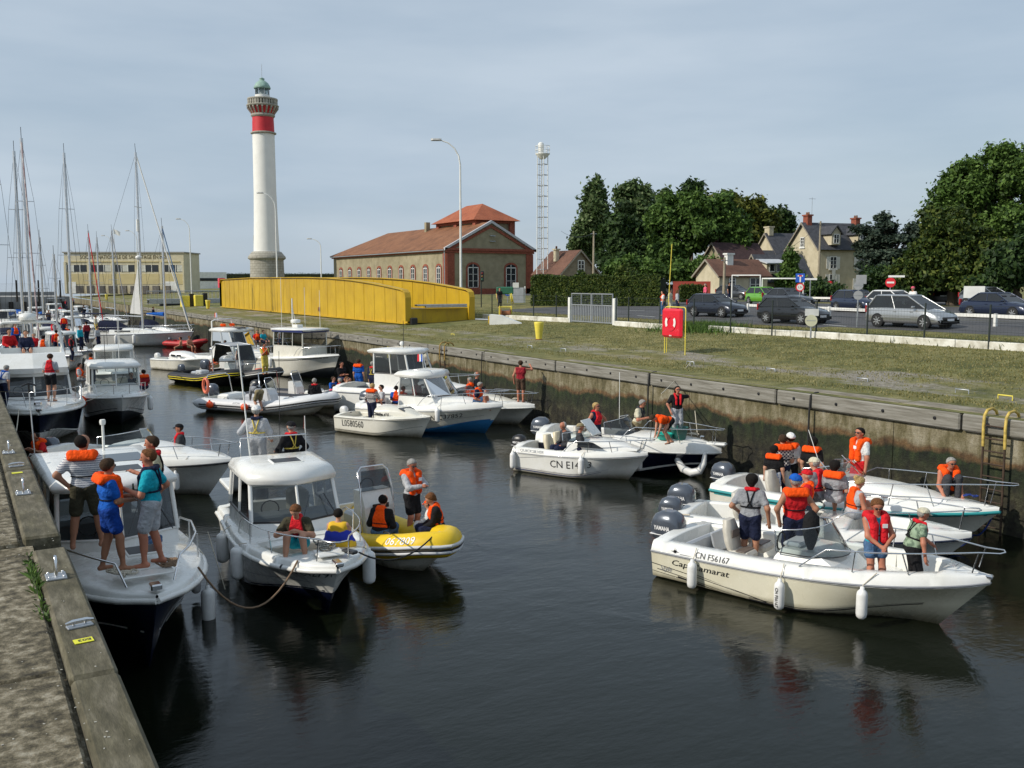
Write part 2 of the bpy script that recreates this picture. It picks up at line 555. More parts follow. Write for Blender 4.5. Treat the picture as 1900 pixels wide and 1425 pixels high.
grass_m = make_turf()
gravel_m = make_mottle('gravel', [(.3, (.12, .1, .07)), (.5, (.25, .22, .17)), (.75, (.42, .39, .33))], 9, bsc=60, bs_=.8, bd=.03)
plaster = make_mottle('plaster_ochre', [(.3, (.24, .205, .13)), (.55, (.35, .305, .2)), (.8, (.41, .365, .26))], .8, bsc=20, bs_=.2, stops2=[(.3, (.75, .75, .72)), (.65, (1, 1, 1))], sc2=.12)
plaster2 = make_mottle('plaster_cream', [(.3, (.42, .37, .25)), (.6, (.56, .5, .36)), (.8, (.6, .55, .42))], .9, bsc=20, bs_=.2)
brick_red = make_mottle('brick_red', [(.3, (.17, .045, .025)), (.6, (.3, .085, .05)), (.8, (.38, .14, .09))], 4, bsc=12, bs_=.3)
slate = make_mottle('slate', [(.3, (.03, .033, .04)), (.6, (.065, .068, .08)), (.8, (.11, .11, .12))], 2.5, bsc=6, bs_=.4)
snsm_m = make_mottle('cream_render', [(.3, (.52, .46, .31)), (.6, (.64, .58, .41)), (.8, (.68, .63, .48))], .6, bsc=20, bs_=.1)
def make_tiles(name, a, b, c, su=5.0, sv=4.0):
 m, n, l, bs = nodes_of(name)
 bs.inputs['Roughness'].default_value = .85
 v = objco(n, l)
 base = ramp(n, l, noise(n, l, v, .5, 6, .7), [(.28, a), (.5, b), (.75, c)])
 sp = ramp(n, l, noise(n, l, v, 7, 3, .6), [(.3, (.72, .72, .72)), (.7, (1.15, 1.15, 1.15))])
 l.new(mixc(n, l, 1.0, base, sp, 'MULTIPLY'), bs.inputs['Base Color'])
 w = n.new('ShaderNodeTexWave'); w.wave_type = 'BANDS'; w.bands_direction = 'Z'; w.inputs['Scale'].default_value = 2.6; w.inputs['Distortion'].default_value = .4
 l.new(v, w.inputs['Vector'])
 bump(n, l, bs, w.outputs['Fac'], .5, .05)
 return m
tile_o = make_tiles('roof_tiles_orange', (.12, .052, .024), (.23, .098, .044), (.3, .14, .065))
tile_hot = make_tiles('roof_tiles_bright', (.25, .07, .03), (.36, .1, .042), (.42, .14, .065))
tile_b = make_tiles('roof_tiles_brown', (.085, .04, .025), (.15, .07, .045), (.2, .1, .065))
def make_stone():
 m, n, l, bs = nodes_of('coursed_stone')
 bs.inputs['Roughness'].default_value = .9
 t = n.new('ShaderNodeTexCoord')
 sep = n.new('ShaderNodeSeparateXYZ'); l.new(t.outputs['Object'], sep.inputs[0])
 at = n.new('ShaderNodeMath'); at.operation = 'ARCTAN2'
 l.new(sep.outputs['Y'], at.inputs[0]); l.new(sep.outputs['X'], at.inputs[1])
 sc = n.new('ShaderNodeMath'); sc.operation = 'MULTIPLY'; sc.inputs[1].default_value = 3.0
 l.new(at.outputs[0], sc.inputs[0])
 cb = n.new('ShaderNodeCombineXYZ'); l.new(sc.outputs[0], cb.inputs[0]); l.new(sep.outputs['Z'], cb.inputs[1])
 br = n.new('ShaderNodeTexBrick')
 br.inputs['Scale'].default_value = 1.0; br.inputs['Brick Width'].default_value = .9; br.inputs['Row Height'].default_value = .45
 br.inputs['Mortar Size'].default_value = .03
 br.inputs['Color1'].default_value = (.44, .42, .36, 1); br.inputs['Color2'].default_value = (.34, .32, .27, 1); br.inputs['Mortar'].default_value = (.14, .13, .1, 1)
 l.new(cb.outputs[0], br.inputs['Vector'])
 l.new(mixc(n, l, .35, br.outputs['Color'], ramp(n, l, noise(n, l, t.outputs['Object'], 2, 5), [(.3, (.15, .14, .11)), (.7, (.42, .4, .33))])), bs.inputs['Base Color'])
 return m
stone_m = make_stone()
def leaf_mat(name, a, b, c):
 m, n, l, bs = nodes_of(name)
 bs.inputs['Roughness'].default_value = .6
 bs.inputs['Specular IOR Level'].default_value = .25
 oi = n.new('ShaderNodeNewGeometry')
 mm = ramp(n, l, oi.outputs['Random Per Island'], [(.1, a), (.55, b), (.95, c)])
 l.new(mm, bs.inputs['Base Color'])
 tl = n.new('ShaderNodeBsdfTranslucent'); l.new(mm, tl.inputs['Color'])
 mxs = n.new('ShaderNodeMixShader'); mxs.inputs['Fac'].default_value = .25
 l.new(bs.outputs[0], mxs.inputs[1]); l.new(tl.outputs[0], mxs.inputs[2])
 l.new(mxs.outputs[0], n['Material Output'].inputs['Surface'])
 return m
leaf_mid = leaf_mat('leaves_mid', (.035, .07, .014), (.075, .14, .025), (.14, .23, .05))
leaf_dk = leaf_mat('leaves_dark', (.014, .034, .01), (.034, .068, .018), (.07, .12, .03))
leaf_pop = leaf_mat('leaves_poplar', (.04, .07, .02), (.08, .135, .04), (.18, .23, .1))
leaf_ced = leaf_mat('leaves_cedar', (.025, .045, .03), (.06, .09, .065), (.11, .14, .1))
leaf_hed = leaf_mat('leaves_hedge', (.02, .04, .008), (.05, .085, .014), (.13, .16, .03))
leaf_oli = leaf_mat('leaves_olive', (.03, .045, .006), (.075, .095, .014), (.16, .17, .03))
leaf_pur = leaf_mat('leaves_purple', (.015, .006, .008), (.035, .012, .015), (.06, .02, .025))
blade_m = leaf_mat('grass_blades', (.11, .115, .03), (.23, .205, .07), (.36, .31, .15))
bark = mat('bark', (.09, .07, .05), .9, var=.35, sc=4, bmp=.6, bsc=15, bd=.05)
# ------------------------------------------------------------------ setting
def sheet(name, pts_rows, m, kind='structure', parent=None):
 mb = MB()
 n = len(pts_rows[0])
 vs = [p for r_ in pts_rows for p in r_]
 fs = [(i * n + k, i * n + k + 1, (i + 1) * n + k + 1, (i + 1) * n + k) for i in range(len(pts_rows) - 1) for k in range(n - 1)]
 mb.add(vs, fs)
 o = mb.build(name, m, parent)
 if kind and parent is None: o['kind'] = kind
 return o
mb = MB()
mb.add([(-4000, -80, 0), (6000, -80, 0), (6000, 9000, 0), (-4000, 9000, 0)], [(0, 1, 2, 3)])
tag(mb.build('water', water_m), kind='structure')
LOCK_END = 138.0
def gsheet(name, xa, xb, ya, yb, m, dz=0.0, nx=None):
 """a sheet that follows the ground between two limits; xa, xb may be functions of y"""
 ys = np.linspace(ya, yb, 40)
 rows = []
 for y in ys:
  a = xa(y) if callable(xa) else xa
  b = xb(y) if callable(xb) else xb
  xs = sorted(set([a, b] + [g for g in GX if a < g < b]))
  if nx: xs = list(np.linspace(a, b, nx))
  rows.append([(x, y, gz(x) + dz) for x in xs])
 return sheet(name, rows, m)
rows = [[(x, y, gz(x)) for x in GX] for y in (-80, 0, 60, 120, LOCK_END)]
sheet('ground', rows, grass_m)
rows = []
for y, x0 in ((LOCK_END, 20.9), (180, 21.4), (230, 22.5), (300, 60), (420, 160)):
 xs = [x0] + [max(g, x0 + 1 + i) for i, g in enumerate(GX[1:])]
 rows.append([(x, y, gz(x)) for x in xs])
sheet('ground', rows, grass_m)
# lock walls: panels of concrete with recessed joints, timber copings bolted along the edge
lw = empty('lock_wall_right', (WALL_R, 0, 0)); lw['kind'] = 'structure'
MB().box((.55, 40, .35), (.7, 196, 4.7)).build('wall_core', lock_m, lw)
y = -40.0
while y < LOCK_END - 1:
 MB().box((.12, y + 3.985, .18), (.24, 7.985, 4.36), bev=.008).build('wall_panel', lock_m, lw)
 y += 8.0
y = -40.0
beam_r = MB().box((0, 0, 0), (.34, 5.94, .42), bev=.035)
for k in range(4):
 beam_r.lathe([(.045, 0), (.045, .02), (.03, .03)], 8, (-.17, -2.3 + k * 1.53, .02), M=Matrix.Rotation(-math.pi / 2, 4, 'Y'), mi=1)
bme = beam_r.data('timber_beam', [timber_m, black])
while y < LOCK_END - 1:
 o = bpy.data.objects.new('timber_beam', bme); o.location = (.03 + rnd.uniform(-.012, .012), y + 3, 2.53 + rnd.uniform(-.01, .01)); link(o, lw)
 y += 6.0
y = -40.0
cme = MB().box((0, 0, 0), (.9, 3.96, .2), bev=.03).data('coping_slab', cap_m)
while y < LOCK_END - 1:
 o = bpy.data.objects.new('coping_slab', cme); o.location = (.66, y + 2, 2.66 + rnd.uniform(-.008, .008)); link(o, lw)
 y += 4.0
ll = empty('lock_wall_left', (WALL_L, 0, 0)); ll['kind'] = 'structure'
MB().box((-.5, 50, .2), (.9, 180, 4.6)).build('wall_core', lock_m, ll)
mb = MB(); mb.add([(-60, -40, 2.68), (WALL_L - .3, -40, 2.68), (WALL_L - .3, 140, 2.68), (-60, 140, 2.68)], [(0, 1, 2, 3)])
tag(mb.build('quay', quay_m), kind='structure')
# slabs of the left quay and its mossy timber coping
lq = empty('quay_edge', (WALL_L, 0, 0)); lq['kind'] = 'structure'
for i, (y0, y1) in enumerate(((-6, 7.9), (7.95, 12.1), (12.75, 17.5), (17.55, 23.5), (23.55, 40), (40.1, 70), (70.1, 138))):
 w = .36 if y0 < 12 else .42
 MB().box((-w / 2 + .02, (y0 + y1) / 2, 2.62), (w, y1 - y0, .34), bev=.03).build('timber_beam', timber_l, lq)
for i, (y0, y1) in enumerate(((-6, -1.2), (-1.17, 3.4), (3.43, 8.2), (8.23, 12.1), (12.75, 17.6), (17.63, 24), (24.03, 40), (40.1, 138))):
 x1 = -.36 + rnd.uniform(-.015, .01) if y0 < 12 else -.43
 MB().box(((x1 - 4.6) / 2, (y0 + y1) / 2, 2.63), (x1 + 4.6 - .012, y1 - y0, .24), bev=.025).build('concrete_slab', quay_m, lq)
MB().box((-.7, 12.42, 2.47), (1.4, .6, .3)).build('groove_sill', timber_l, lq)

# pier head and gate at the seaward end of the lock
pier = empty('pier_head', (0, 0, 0))
tag(pier, 'grey concrete pier with dark timber piles at the seaward end of the lock', 'pier')
MB().box((9.5, 196, 2.3), (17, 14, 2.2), bev=.05).build('deck', mat('pier_concrete', (.33, .32, .3), .9, var=.2, sc=.4, bmp=.3, bsc=6), pier)
for k in range(8):
 MB().box((2.2 + k * 2.1, 188.6, .7), (.75, .5, 3.6)).build('pile', mat('pile_timber', (.025, .022, .018), .9, var=.3), pier)
MB().box((9.5, 189.2, .3), (16.5, .4, 1.8)).build('fender_wall', mat('pile_timber', (.025, .022, .018), .9), pier)
for k in range(5):
 MB().tube([(2.5 + k * 3.5, 188.7, 2.5), (2.5 + k * 3.5, 188.7, 6.3)], .16, 6).build('post', mat('pile_timber', (.02, .02, .02)), pier)
br = MB().box((-130, 420, 1.0), (330, 6, 2.4)).build('breakwater', mat('pier_concrete', (.33, .32, .3)))
tag(br, 'long low grey breakwater on the sea horizon at far left', 'breakwater')
# quay of the outer harbour below the lifeboat station
MB().box((40, LOCK_END + 3, .9), (38.4, .5, 3.6)).build('harbour_wall', lock_m)['kind'] = 'structure'
MB().box((21.2, LOCK_END + 46, 0.7), (.5, 92, 4.0)).build('harbour_wall', lock_m)['kind'] = 'structure'

# ------------------------------------------------------------------ road, parking and what borders them
road_x0 = 39.2
gsheet('road', road_x0, 47.0, -30, 34, asph, .008)
gsheet('road', 38.2, 62, 34, 68, asph, .009)
gsheet('car_park', 47.2, 74, -20, 34, mat('car_park_tar', (.1, .1, .1), .9, var=.2, sc=.5, bmp=.4, bsc=90), .007)
gsheet('road', 66, 74, 34.02, 140, asph, .011)
mk = MB()
def dash(px0, py0, px1, py1, w=.12):
 a, b = gp(px0, py0), gp(px1, py1)
 d = (b - a).normalized(); s = Vector((-d.y, d.x, 0)) * w / 2
 for q in (a, b): q.z = gz(q.x) + .016
 mk.add([a - s, b - s, b + s, a + s], [(0, 1, 2, 3)])
dash(1182, 586, 1215, 588, .2); dash(1150, 566, 1180, 568, .18); dash(1510, 601, 1570, 606, .15); dash(1165, 577, 1195, 576, .18)
mk.build('road_marking', whitep)['kind'] = 'structure'

# low white wall along the fence, in cast lengths
fa, fb, fc, fd = gp(897, 590), gp(1057, 598), gp(1142, 604), gp(1235, 611)
fe, ff = gp(1316, 614), gp(1905, 652)
def low_wall(name, a, b, label, seg=3.0, h=.28):
 d = b - a; L_ = Vector((d.x, d.y)).length; ang = math.atan2(d.y, d.x)
 r_ = empty(name, a, ang); tag(r_, label, 'wall', 'white kerb walls under the wire fence')
 n_ = max(1, round(L_ / seg))
 for k in range(n_):
  c = (k + .5) * L_ / n_
  zz = gz(a.x + d.x * (k + .5) / n_) - a.z
  MB().box((c, 0, h / 2 + zz - .1 + rnd.uniform(-.015, .015)), (L_ / n_ - .02, .22, h + .2), bev=.03).build('block', wall_white, r_)
 return r_
wall_white = make_mottle('whitewashed_kerb', [(.28, (.2, .18, .12)), (.42, (.5, .48, .4)), (.6, (.72, .71, .64)), (.85, (.78, .78, .73))], 1.6, bsc=20, bs_=.4)
low_wall('low_wall', fa, fb, 'low white painted kerb wall between the yellow bridge and the grey gate')
low_wall('low_wall', fc, fd, 'low white painted kerb wall just right of the grey gate')
low_wall('low_wall', fe, ff, 'long low white kerb wall in front of the parked cars at right')

def fence(pts, label):
 r_ = empty('wire_fence', pts[0]); tag(r_, label, 'fence', 'dark wire fences along the kerb')
 loc = [Vector(p) - Vector(pts[0]) for p in pts]
 for p in loc:
  MB().box((p.x, p.y, .8), (.06, .06, 1.75), bev=.008).build('post', postk, r_)
 for zz in (.28, .62, .96, 1.3, 1.6):
  MB().tube([p + Vector((0, 0, zz)) for p in loc], .006, 4).build('wire', postk, r_)
 wm = MB()
 for a, b in zip(loc[:-1], loc[1:]):
  n_ = int((b - a).length / .14)
  for k in range(1, n_):
   q = a.lerp(b, k / n_)
   wm.tube([q + Vector((0, 0, .1)), q + Vector((0, 0, 1.6))], .0025, 3, cap=False)
 tag(wm.build('mesh_wires', postk, r_), kind='stuff')
def fpx(lst): return [gp(x, y) + Vector((0, 0, .05)) for x, y in lst]
fence(fpx([(880, 587), (913, 590), (990, 594), (1032, 596), (1056, 598)]), 'dark wire fence between the yellow bridge and the grey gate')
fence(fpx([(1143, 604), (1166, 605), (1224, 609), (1287, 613), (1355, 618), (1432, 623), (1514, 627), (1608, 633), (1714, 640), (1834, 648), (1960, 656)]), 'dark wire fence with slim posts in front of the parked cars')

# grey double gate
gate_m = mat('gate_grey', (.27, .29, .31), .5, .2, var=.1)
ga, gb = gp(1059, 598), gp(1139, 603)
gd = gb - ga; gL = gd.length; gr = empty('steel_gate', ga, math.atan2(gd.y, gd.x)); tag(gr, 'grey steel double gate with bars and mesh top between white posts', 'gate')
for k in range(2):
 x0 = .08 + k * (gL - .16) / 2; x1 = x0 + (gL - .16) / 2 - .03
 f_ = MB()
 for zz in (.1, 1.15, 1.85): f_.box(((x0 + x1) / 2, 0, zz), (x1 - x0, .06, .06))
 for xx in (x0 + .03, x1 - .03, (x0 + x1) / 2): f_.box((xx, 0, 1.5 if xx == (x0 + x1) / 2 else .98), (.05, .062, .7 if xx == (x0 + x1) / 2 else 1.8))
 leaf = f_.build('gate_leaf', gate_m, gr)
 n_ = 12
 for j in range(n_):
  MB().box((x0 + .1 + j * (x1 - x0 - .2) / (n_ - 1), 0, .62), (.06, .03, 1.0)).build('bar', gate_m, leaf)
 g2 = MB()
 for j in range(1, 14):
  xx = x0 + j * (x1 - x0) / 14
  g2.tube([(xx, 0, 1.17), (xx, 0, 1.83)], .004, 3, cap=False)
 for j in range(1, 6):
  g2.tube([(x0, 0, 1.17 + j * .11), (x1, 0, 1.17 + j * .11)], .004, 3, cap=False)
 g2.build('mesh_panel', gate_m, leaf)
for xx in (-.08, gL + .08):
 MB().box((xx, 0, .72), (.22, .22, 1.75), bev=.02).build('post', whitep, gr)

# grass: blades and weeds standing out of the turf
def scatter_grass(name, n, fx, h0, h1, m):
 g = np.random.default_rng(3 + n)
 vs = np.zeros((n * 3, 3)); P = []
 while len(P) < n:
  q = fx(g)
  if q is not None: P.append(q)
 P = np.array(P)
 a = g.uniform(0, 2 * np.pi, n); h = g.uniform(h0, h1, n); w = g.uniform(.012, .03, n)
 vs[0::3, 0] = P[:, 0] - np.cos(a) * w; vs[0::3, 1] = P[:, 1] - np.sin(a) * w
 vs[1::3, 0] = P[:, 0] + np.cos(a) * w; vs[1::3, 1] = P[:, 1] + np.sin(a) * w
 z = np.interp(P[:, 0], GX, GZ)
 vs[0::3, 2] = z - .01; vs[1::3, 2] = z - .01
 vs[2::3, 0] = P[:, 0] + g.normal(0, .4, n) * h; vs[2::3, 1] = P[:, 1] + g.normal(0, .4, n) * h; vs[2::3, 2] = z + h
 me = bpy.data.meshes.new(name)
 me.vertices.add(n * 3); me.vertices.foreach_set('co', vs.ravel())
 me.loops.add(n * 3); me.loops.foreach_set('vertex_index', np.arange(n * 3))
 me.polygons.add(n); me.polygons.foreach_set('loop_start', np.arange(0, n * 3, 3)); me.polygons.foreach_set('loop_total', np.full(n, 3))
 me.materials.append(m); me.update(); me.validate()
 return link(bpy.data.objects.new(name, me))
def turf(g):
 y = 8 + 72 * g.random() ** 1.6; x = g.uniform(22.2, 38.5)
 if 23.4 < x < 27 and g.random() > .35 + .3 * math.sin(y * .35 + x): return None
 if y > 56 and 26 < x < 33: return None
 return (x, y)
tag(scatter_grass('grass', 100000, turf, .015, .065, blade_m), 'dry yellow-green grass covering the quay beyond the lock wall', 'grass', kind='stuff')
def verge(g):
 p0, p1 = fe, ff
 t = g.random(); s = g.normal(0, .22)
 return (p0.x + (p1.x - p0.x) * t + s + .5, p0.y + (p1.y - p0.y) * t)
tag(scatter_grass('weeds', 9000, verge, .08, .35, leaf_oli), 'tall weeds growing along the white kerb wall', 'weeds', kind='stuff')
def tuft(g):
 p = gp(1295, 612); return (p.x + g.normal(0, .9), p.y + g.normal(0, 1.2))
tag(scatter_grass('weeds', 3500, tuft, .1, .55, leaf_mid), 'clump of green weeds at the gap of the kerb wall behind the lifebuoy', 'weeds', kind='stuff')
# ------------------------------------------------------------------ yellow swing bridge, swung open along the quay
def swing_bridge():
 bx, by = 27.0, 60.0
 r_ = empty('swing_bridge', (bx, by, 2.86))
 tag(r_, 'long yellow riveted swing bridge lying open along the far quay', 'bridge')
 LEN = 53.0
 def top(s):                                   # upper chord: low at the near end, flat towards the far end
  return float(np.interp(s, [0, 2, 6, 11, 16, 22, 40, 53], [2.5, 2.68, 3.0, 3.28, 3.43, 3.52, 3.55, 3.4]))
 for gx, nm in ((0, 'girder'), (5.0, 'girder')):
  chord = MB()
  pts = [(gx, s, top(s)) for s in np.linspace(.6, LEN - .4, 28)]
  pts = [(gx, .02, .35), (gx, .02, top(.6) - .55), (gx, .18, top(.6) - .2)] + pts + [(gx, LEN - .02, top(LEN) - .4), (gx, LEN - .02, .35)]
  rings = [[Vector((p[0] - .22, p[1], p[2])), Vector((p[0] + .22, p[1], p[2])), Vector((p[0] + .22, p[1] + (.06 if i < 3 else 0), p[2] - (.06 if i > 2 else 0))), Vector((p[0] - .22, p[1] + (.06 if i < 3 else 0), p[2] - (.06 if i > 2 else 0)))] for i, p in enumerate(pts)]
  chord.loft(rings, sm=False)
  ch = chord.build(nm, yel, r_)
  MB().box((gx, LEN / 2, .2), (.44, LEN - .1, .08)).build('bottom_flange', yel, ch)
  edges = [0.08] + list(np.arange(2.0, LEN - 1, 2.05)) + [LEN - .08]
  for a, b in zip(edges[:-1], edges[1:]):
   pm = MB()
   off = rnd.uniform(-.006, .006)
   x0 = gx - .03 + off
   pm.prism([(x0, a + .045, .24), (x0, b - .045, .24), (x0, b - .03, min(top(b), 9) - .07 - (.25 if b > LEN - .2 else 0)), (x0, a + .03, top(max(a, .6)) - .07 - (.3 if a < .1 else 0))], (.06, 0, 0))
   pm.build('web_panel', yel, ch)
   if a > .2:
    MB().box((gx - .03, a, (top(a) + .2) / 2), (.035, .03, top(a) - .42)).build('stiffener', yel, ch)
 d = MB()
 d.box((2.5, LEN / 2, .95), (4.5, LEN - 1.2, .16))
 for k in range(16): d.box((2.5, 1.5 + k * 3.1, .7), (4.5, .22, .4))
 d.build('deck', mat('bridge_deck', (.16, .15, .13), .9, var=.2), r_)
 MB().box((2.5, .32, .72), (4.5, .2, 1.0)).build('end_beam', yel, r_)
 MB().box((2.6, .16, 1.45), (3.9, .5, .12), bev=.02).build('deck_flap', galv, r_)
 MB().box((2.9, -.04, 1.33), (3.2, .35, .1), bev=.02).build('deck_flap', galv, r_)
 for gx in (0, 5.0):
  MB().box((gx + .1, .4, .02), (.5, .6, .3), bev=.03).build('bearing', yel if gx else black, r_)
 MB().box((.35, -.05, .35), (.5, .4, .5), bev=.05).build('buffer', black, r_)
 MB().lathe([(1.9, 0), (1.9, .25), (1.5, .25), (1.5, .05)], 24, (2.5, 27, -.06)).build('pivot_ring', rust, r_)
 for s in (7, 16, 38, 46): MB().box((2.5, s, .05), (4.6, .5, .35)).build('support_block', rust, r_)
 MB().box((-.1, 18.4, .75), (.06, .3, .35)).build('hatch_plate', rust, r_)
swing_bridge()
rb = empty('ramp_block', gp(908, 603), 0); tag(rb, 'white concrete wedge beside the near end of the yellow bridge', 'concrete block')
p = gp(908, 603); ang = math.atan2(gp(960, 601).y - p.y, gp(960, 601).x - p.x); rb.rotation_euler = (0, 0, ang)
MB().prism([(0, 0, -.05), (2.3, 0, -.05), (2.3, 0, .02), (.75, 0, .62), (0, 0, .68)], (0, .9, 0)).build('wedge', whitep, rb)
MB().box((-.06, .45, .32), (.1, .5, .5), bev=.02).build('yellow_plate', yel, rb)
MB().tube([(-.1, .45, .32), (-1.0, .55, .34)], .07, 8).build('tie_rod', galv, rb)
wf = empty('winch', gp(938, 592), ang + .2); tag(wf, 'rusty cable winch in a worn yellow frame behind the white wedge', 'winch')
for sx in (-.42, .42):
 MB().box((sx, 0, .45), (.1, .16, .95), bev=.02).build('frame_post', yelp, wf)
MB().tube([(-.42, 0, .85), (.42, 0, .85)], .04, 8).build('cross_bar', yelp, wf)
MB().lathe([(.18, -.36), (.3, -.34), (.3, -.3), (.17, -.28), (.17, .28), (.3, .3), (.3, .34), (.18, .36)], 14, (0, 0, .42), M=Matrix.Rotation(math.pi / 2, 4, 'Y')).build('drum', rust, wf)

def bollard(px, py, h, label):
 o = empty('bollard', gp(px, py)); tag(o, label, 'bollard', 'yellow bollards on the far quay')
 MB().lathe([(.17 * h, 0), (.2 * h, .3 * h), (.26 * h, .8 * h), (.29 * h, .95 * h), (.27 * h, h), (.1, h * 1.01)], 20).build('post', yelp, o)
 MB().lathe([(.22 * h, 0), (.22 * h, .03), (.17 * h, .035)], 16).build('base_plate', rust, o)
bollard(1000, 630, .92, 'pale yellow tapered bollard standing alone on the grass')
bollard(386, 573, 1.0, 'yellow bollard at the far end of the yellow bridge')
bollard(198, 556, 1.0, 'small yellow bollard in front of the lifeboat station')

# lifebuoy stand
ls = empty('lifebuoy_stand', gp(1250, 655));
a_, b_ = gp(1233, 655), gp(1271, 659)
ls.location = a_; ls.rotation_euler = (0, 0, math.atan2((b_ - a_).y, (b_ - a_).x)); W = (b_ - a_).length
tag(ls, 'yellow tube stand on the quay grass holding a red lifebuoy case', 'lifebuoy stand')
MB().tube([(0, 0, -.05), (0, 0, 1.85), (.02, 0, 1.93), (.1, 0, 1.97), (W - .1, 0, 1.97), (W - .02, 0, 1.93), (W, 0, 1.85), (W, 0, -.05)], .022, 8).build('frame_tube', yelp, ls)
MB().tube([(0, 0, .72), (W, 0, .72)], .018, 6).build('cross_tube', yelp, ls)
MB().tube([(-.06, .15, -.05), (-.02, .15, 1.5), (.22, .12, 4.6)], .018, 6).build('rescue_pole', yelp, ls)
lc = empty('lifebuoy_case', ls.location, ls.rotation_euler[2]); tag(lc, 'red moulded lifebuoy case with two white arcs on the yellow stand', 'lifebuoy case')
redcase = mat('case_red', (.68, .012, .03), .35, var=.05, coat=.3)
MB().box((W * .47, -.1, 1.3), (W * .96, .2, 1.22), bev=.09).build('case', redcase, lc)
def yring(mb, c, r0, r1, a0, a1, y, th, n=20, mi=0):
 vs, fs = [], []
 for i in range(n + 1):
  a = a0 + (a1 - a0) * i / n
  for r_, yy in ((r0, y), (r0, y - th), (r1, y - th), (r1, y)):
   vs.append((c[0] + r_ * math.cos(a), yy, c[1] + r_ * math.sin(a)))
 for i in range(n):
  for k in range(4):
   fs.append((i * 4 + k, i * 4 + (k + 1) % 4, (i + 1) * 4 + (k + 1) % 4, (i + 1) * 4 + k))
 mb.add(vs, fs, mi, False)
m_ = MB(); yring(m_, (W * .47, 1.33), .2, .36, 0, 2 * math.pi, -.19, .035, 32); m_.build('ring_relief', redcase, lc)
for s_ in (0, math.pi):
 m_ = MB(); yring(m_, (W * .47, 1.33), .215, .345, s_ - .62, s_ + .62, -.226, .006, 12); m_.build('white_arc', whitep, lc)
for k in (0, 1): MB().box((W * .42 + k * .09, -.203, .78), (.05, .004, .05)).build('label', whitep, lc)

# ladders and ropes of the far wall, seen against the algae
ladder_m = mat('ladder_steel', (.05, .03, .018), .8, var=.4, sc=6)
def ladder(px, py, label, m):
 d = sight(px, py); t = (WALL_R - .15) / d.x; yy = d.y * t
 o = empty('wall_ladder', (WALL_R - .12, yy, 0)); tag(o, label, 'ladder', 'ladders let into the far lock wall')
 for s in (-.27, .27):
  MB().tube([(.42, s, 2.72), (.35, s, 2.86), (.2, s, 2.93), (.0, s, 2.9), (-.1, s, 2.78), (-.12, s, 2.55), (-.1, s, 2.05)], .036, 8).build('handrail', m, o)
  MB().tube([(-.1, s, 2.2), (-.08, s, -1)], .03, 6).build('side_rail', ladder_m, o)
 for k in range(10):
  MB().tube([(-.09, -.27, 2.55 - k * .3), (-.09, .27, 2.55 - k * .3)], .02, 6).build('rung', ladder_m, o)
ladder(1850, 780, 'yellow-topped steel ladder on the lock wall at far right', mat('ladder_yellow', (.5, .36, .08), .6, var=.35, sc=8))
ladder(823, 650, 'rusty ladder in the lock wall right of the pilot-house boat', mat('ladder_rusty', (.3, .19, .05), .8, var=.4, sc=8))
def staple(px, py, label, m, w=.4, h=.16):
 p = gp(px, py); p.x = max(p.x, WALL_R + .35); p.z = 2.76
 o = MB().tube([(0, -w / 2, 0), (0, -w / 2, h), (0, w / 2, h), (0, w / 2, 0)], .018, 6).build('mooring_staple', m, loc=p)
 tag(o, label, "mooring staple", 'staples along the far lock edge')
for px, py, lb, m_ in ((1865, 742, 'pale yellow mooring handle by the ladder at far right', yelp), (1785, 730, 'steel mooring handle left of the yellow one at right', galv), (1600, 708, 'steel mooring handle on the coping above the white-capped person', galv),
     (1430, 689, 'steel mooring handle on the coping right of the rope', galv), (1281, 677, 'steel mooring handle with ropes tied to it', galv), (840, 622, 'pale yellow mooring handle near the rusty ladder', yelp), (983, 646, 'steel mooring handle above the man in the red vest top', galv), (1045, 652, 'steel mooring handle right of the yellow bollard', galv)):
 staple(px, py, lb, m_)
def wall_rope(px, py, z1, label, m, r=.018):
 d = sight(px, py); t = (WALL_R - .2) / d.x; yy = d.y * t
 pts = [(.2, yy + .05, 2.755), (.05, yy + .02, 2.76), (-.16, yy, 2.7), (-.2, yy, 2.2), (-.19, yy + .02, z1)]
 o = MB().tube([(WALL_R + p[0], p[1], p[2]) for p in pts], r, 6).build('hanging_rope', m)
 tag(o, label, 'rope', 'ropes hanging down the far wall')
wall_rope(1203, 690, .3, 'dark rope hanging down the wall left of the standing woman', rope_k, .03)
wall_rope(1503, 715, .4, 'dark rope hanging down the wall above the white cap', rope_k, .03)
wall_rope(893, 640, .6, 'dark rope on the wall left of the man in red vest top', rope_k, .02)
wall_rope(740, 622, .6, 'dark rope on the wall behind the pilot-house boat', rope_k, .02)
d = sight(718, 640); t = (WALL_R - .15) / d.x
tag(MB().box((WALL_R - .03, d.y * t, 2.1), (.04, .5, .9)).build('depth_mark', yelp), 'pale yellow painted depth mark on the lock wall above the pilot-house boat', 'depth mark')

# fittings of the near quay
def quay_staple(px, py, label, rz=0.0):
 p = on(px, py, QUAY + .05)
 o = empty('mooring_loop', (p.x, p.y, QUAY + .04), rz); tag(o, label, 'mooring loop', 'steel loops on the near quay')
 MB().box((0, 0, .012), (.2, .24, .024), bev=.006).build('base_plate', galv, o)
 MB().tube([(0, -.05, .02), (0, -.05, .17), (0, -.03, .215), (0, 0, .23), (0, .03, .215), (0, .05, .17), (0, .05, .02)], .017, 8).build('loop', steel, o)
 for sx in (-.07, .07):
  for sy in (-.09, .09): MB().lathe([(.014, 0), (.014, .02), (0, .022)], 6, (sx, sy, .024)).build('bolt', steel, o)
quay_staple(104, 1070, 'steel mooring loop nearest the camera on the timber coping')
quay_staple(43, 915, 'middle steel mooring loop on the coping beside the striped shirt man')
quay_staple(16, 840, 'farthest steel mooring loop on the coping at left edge')
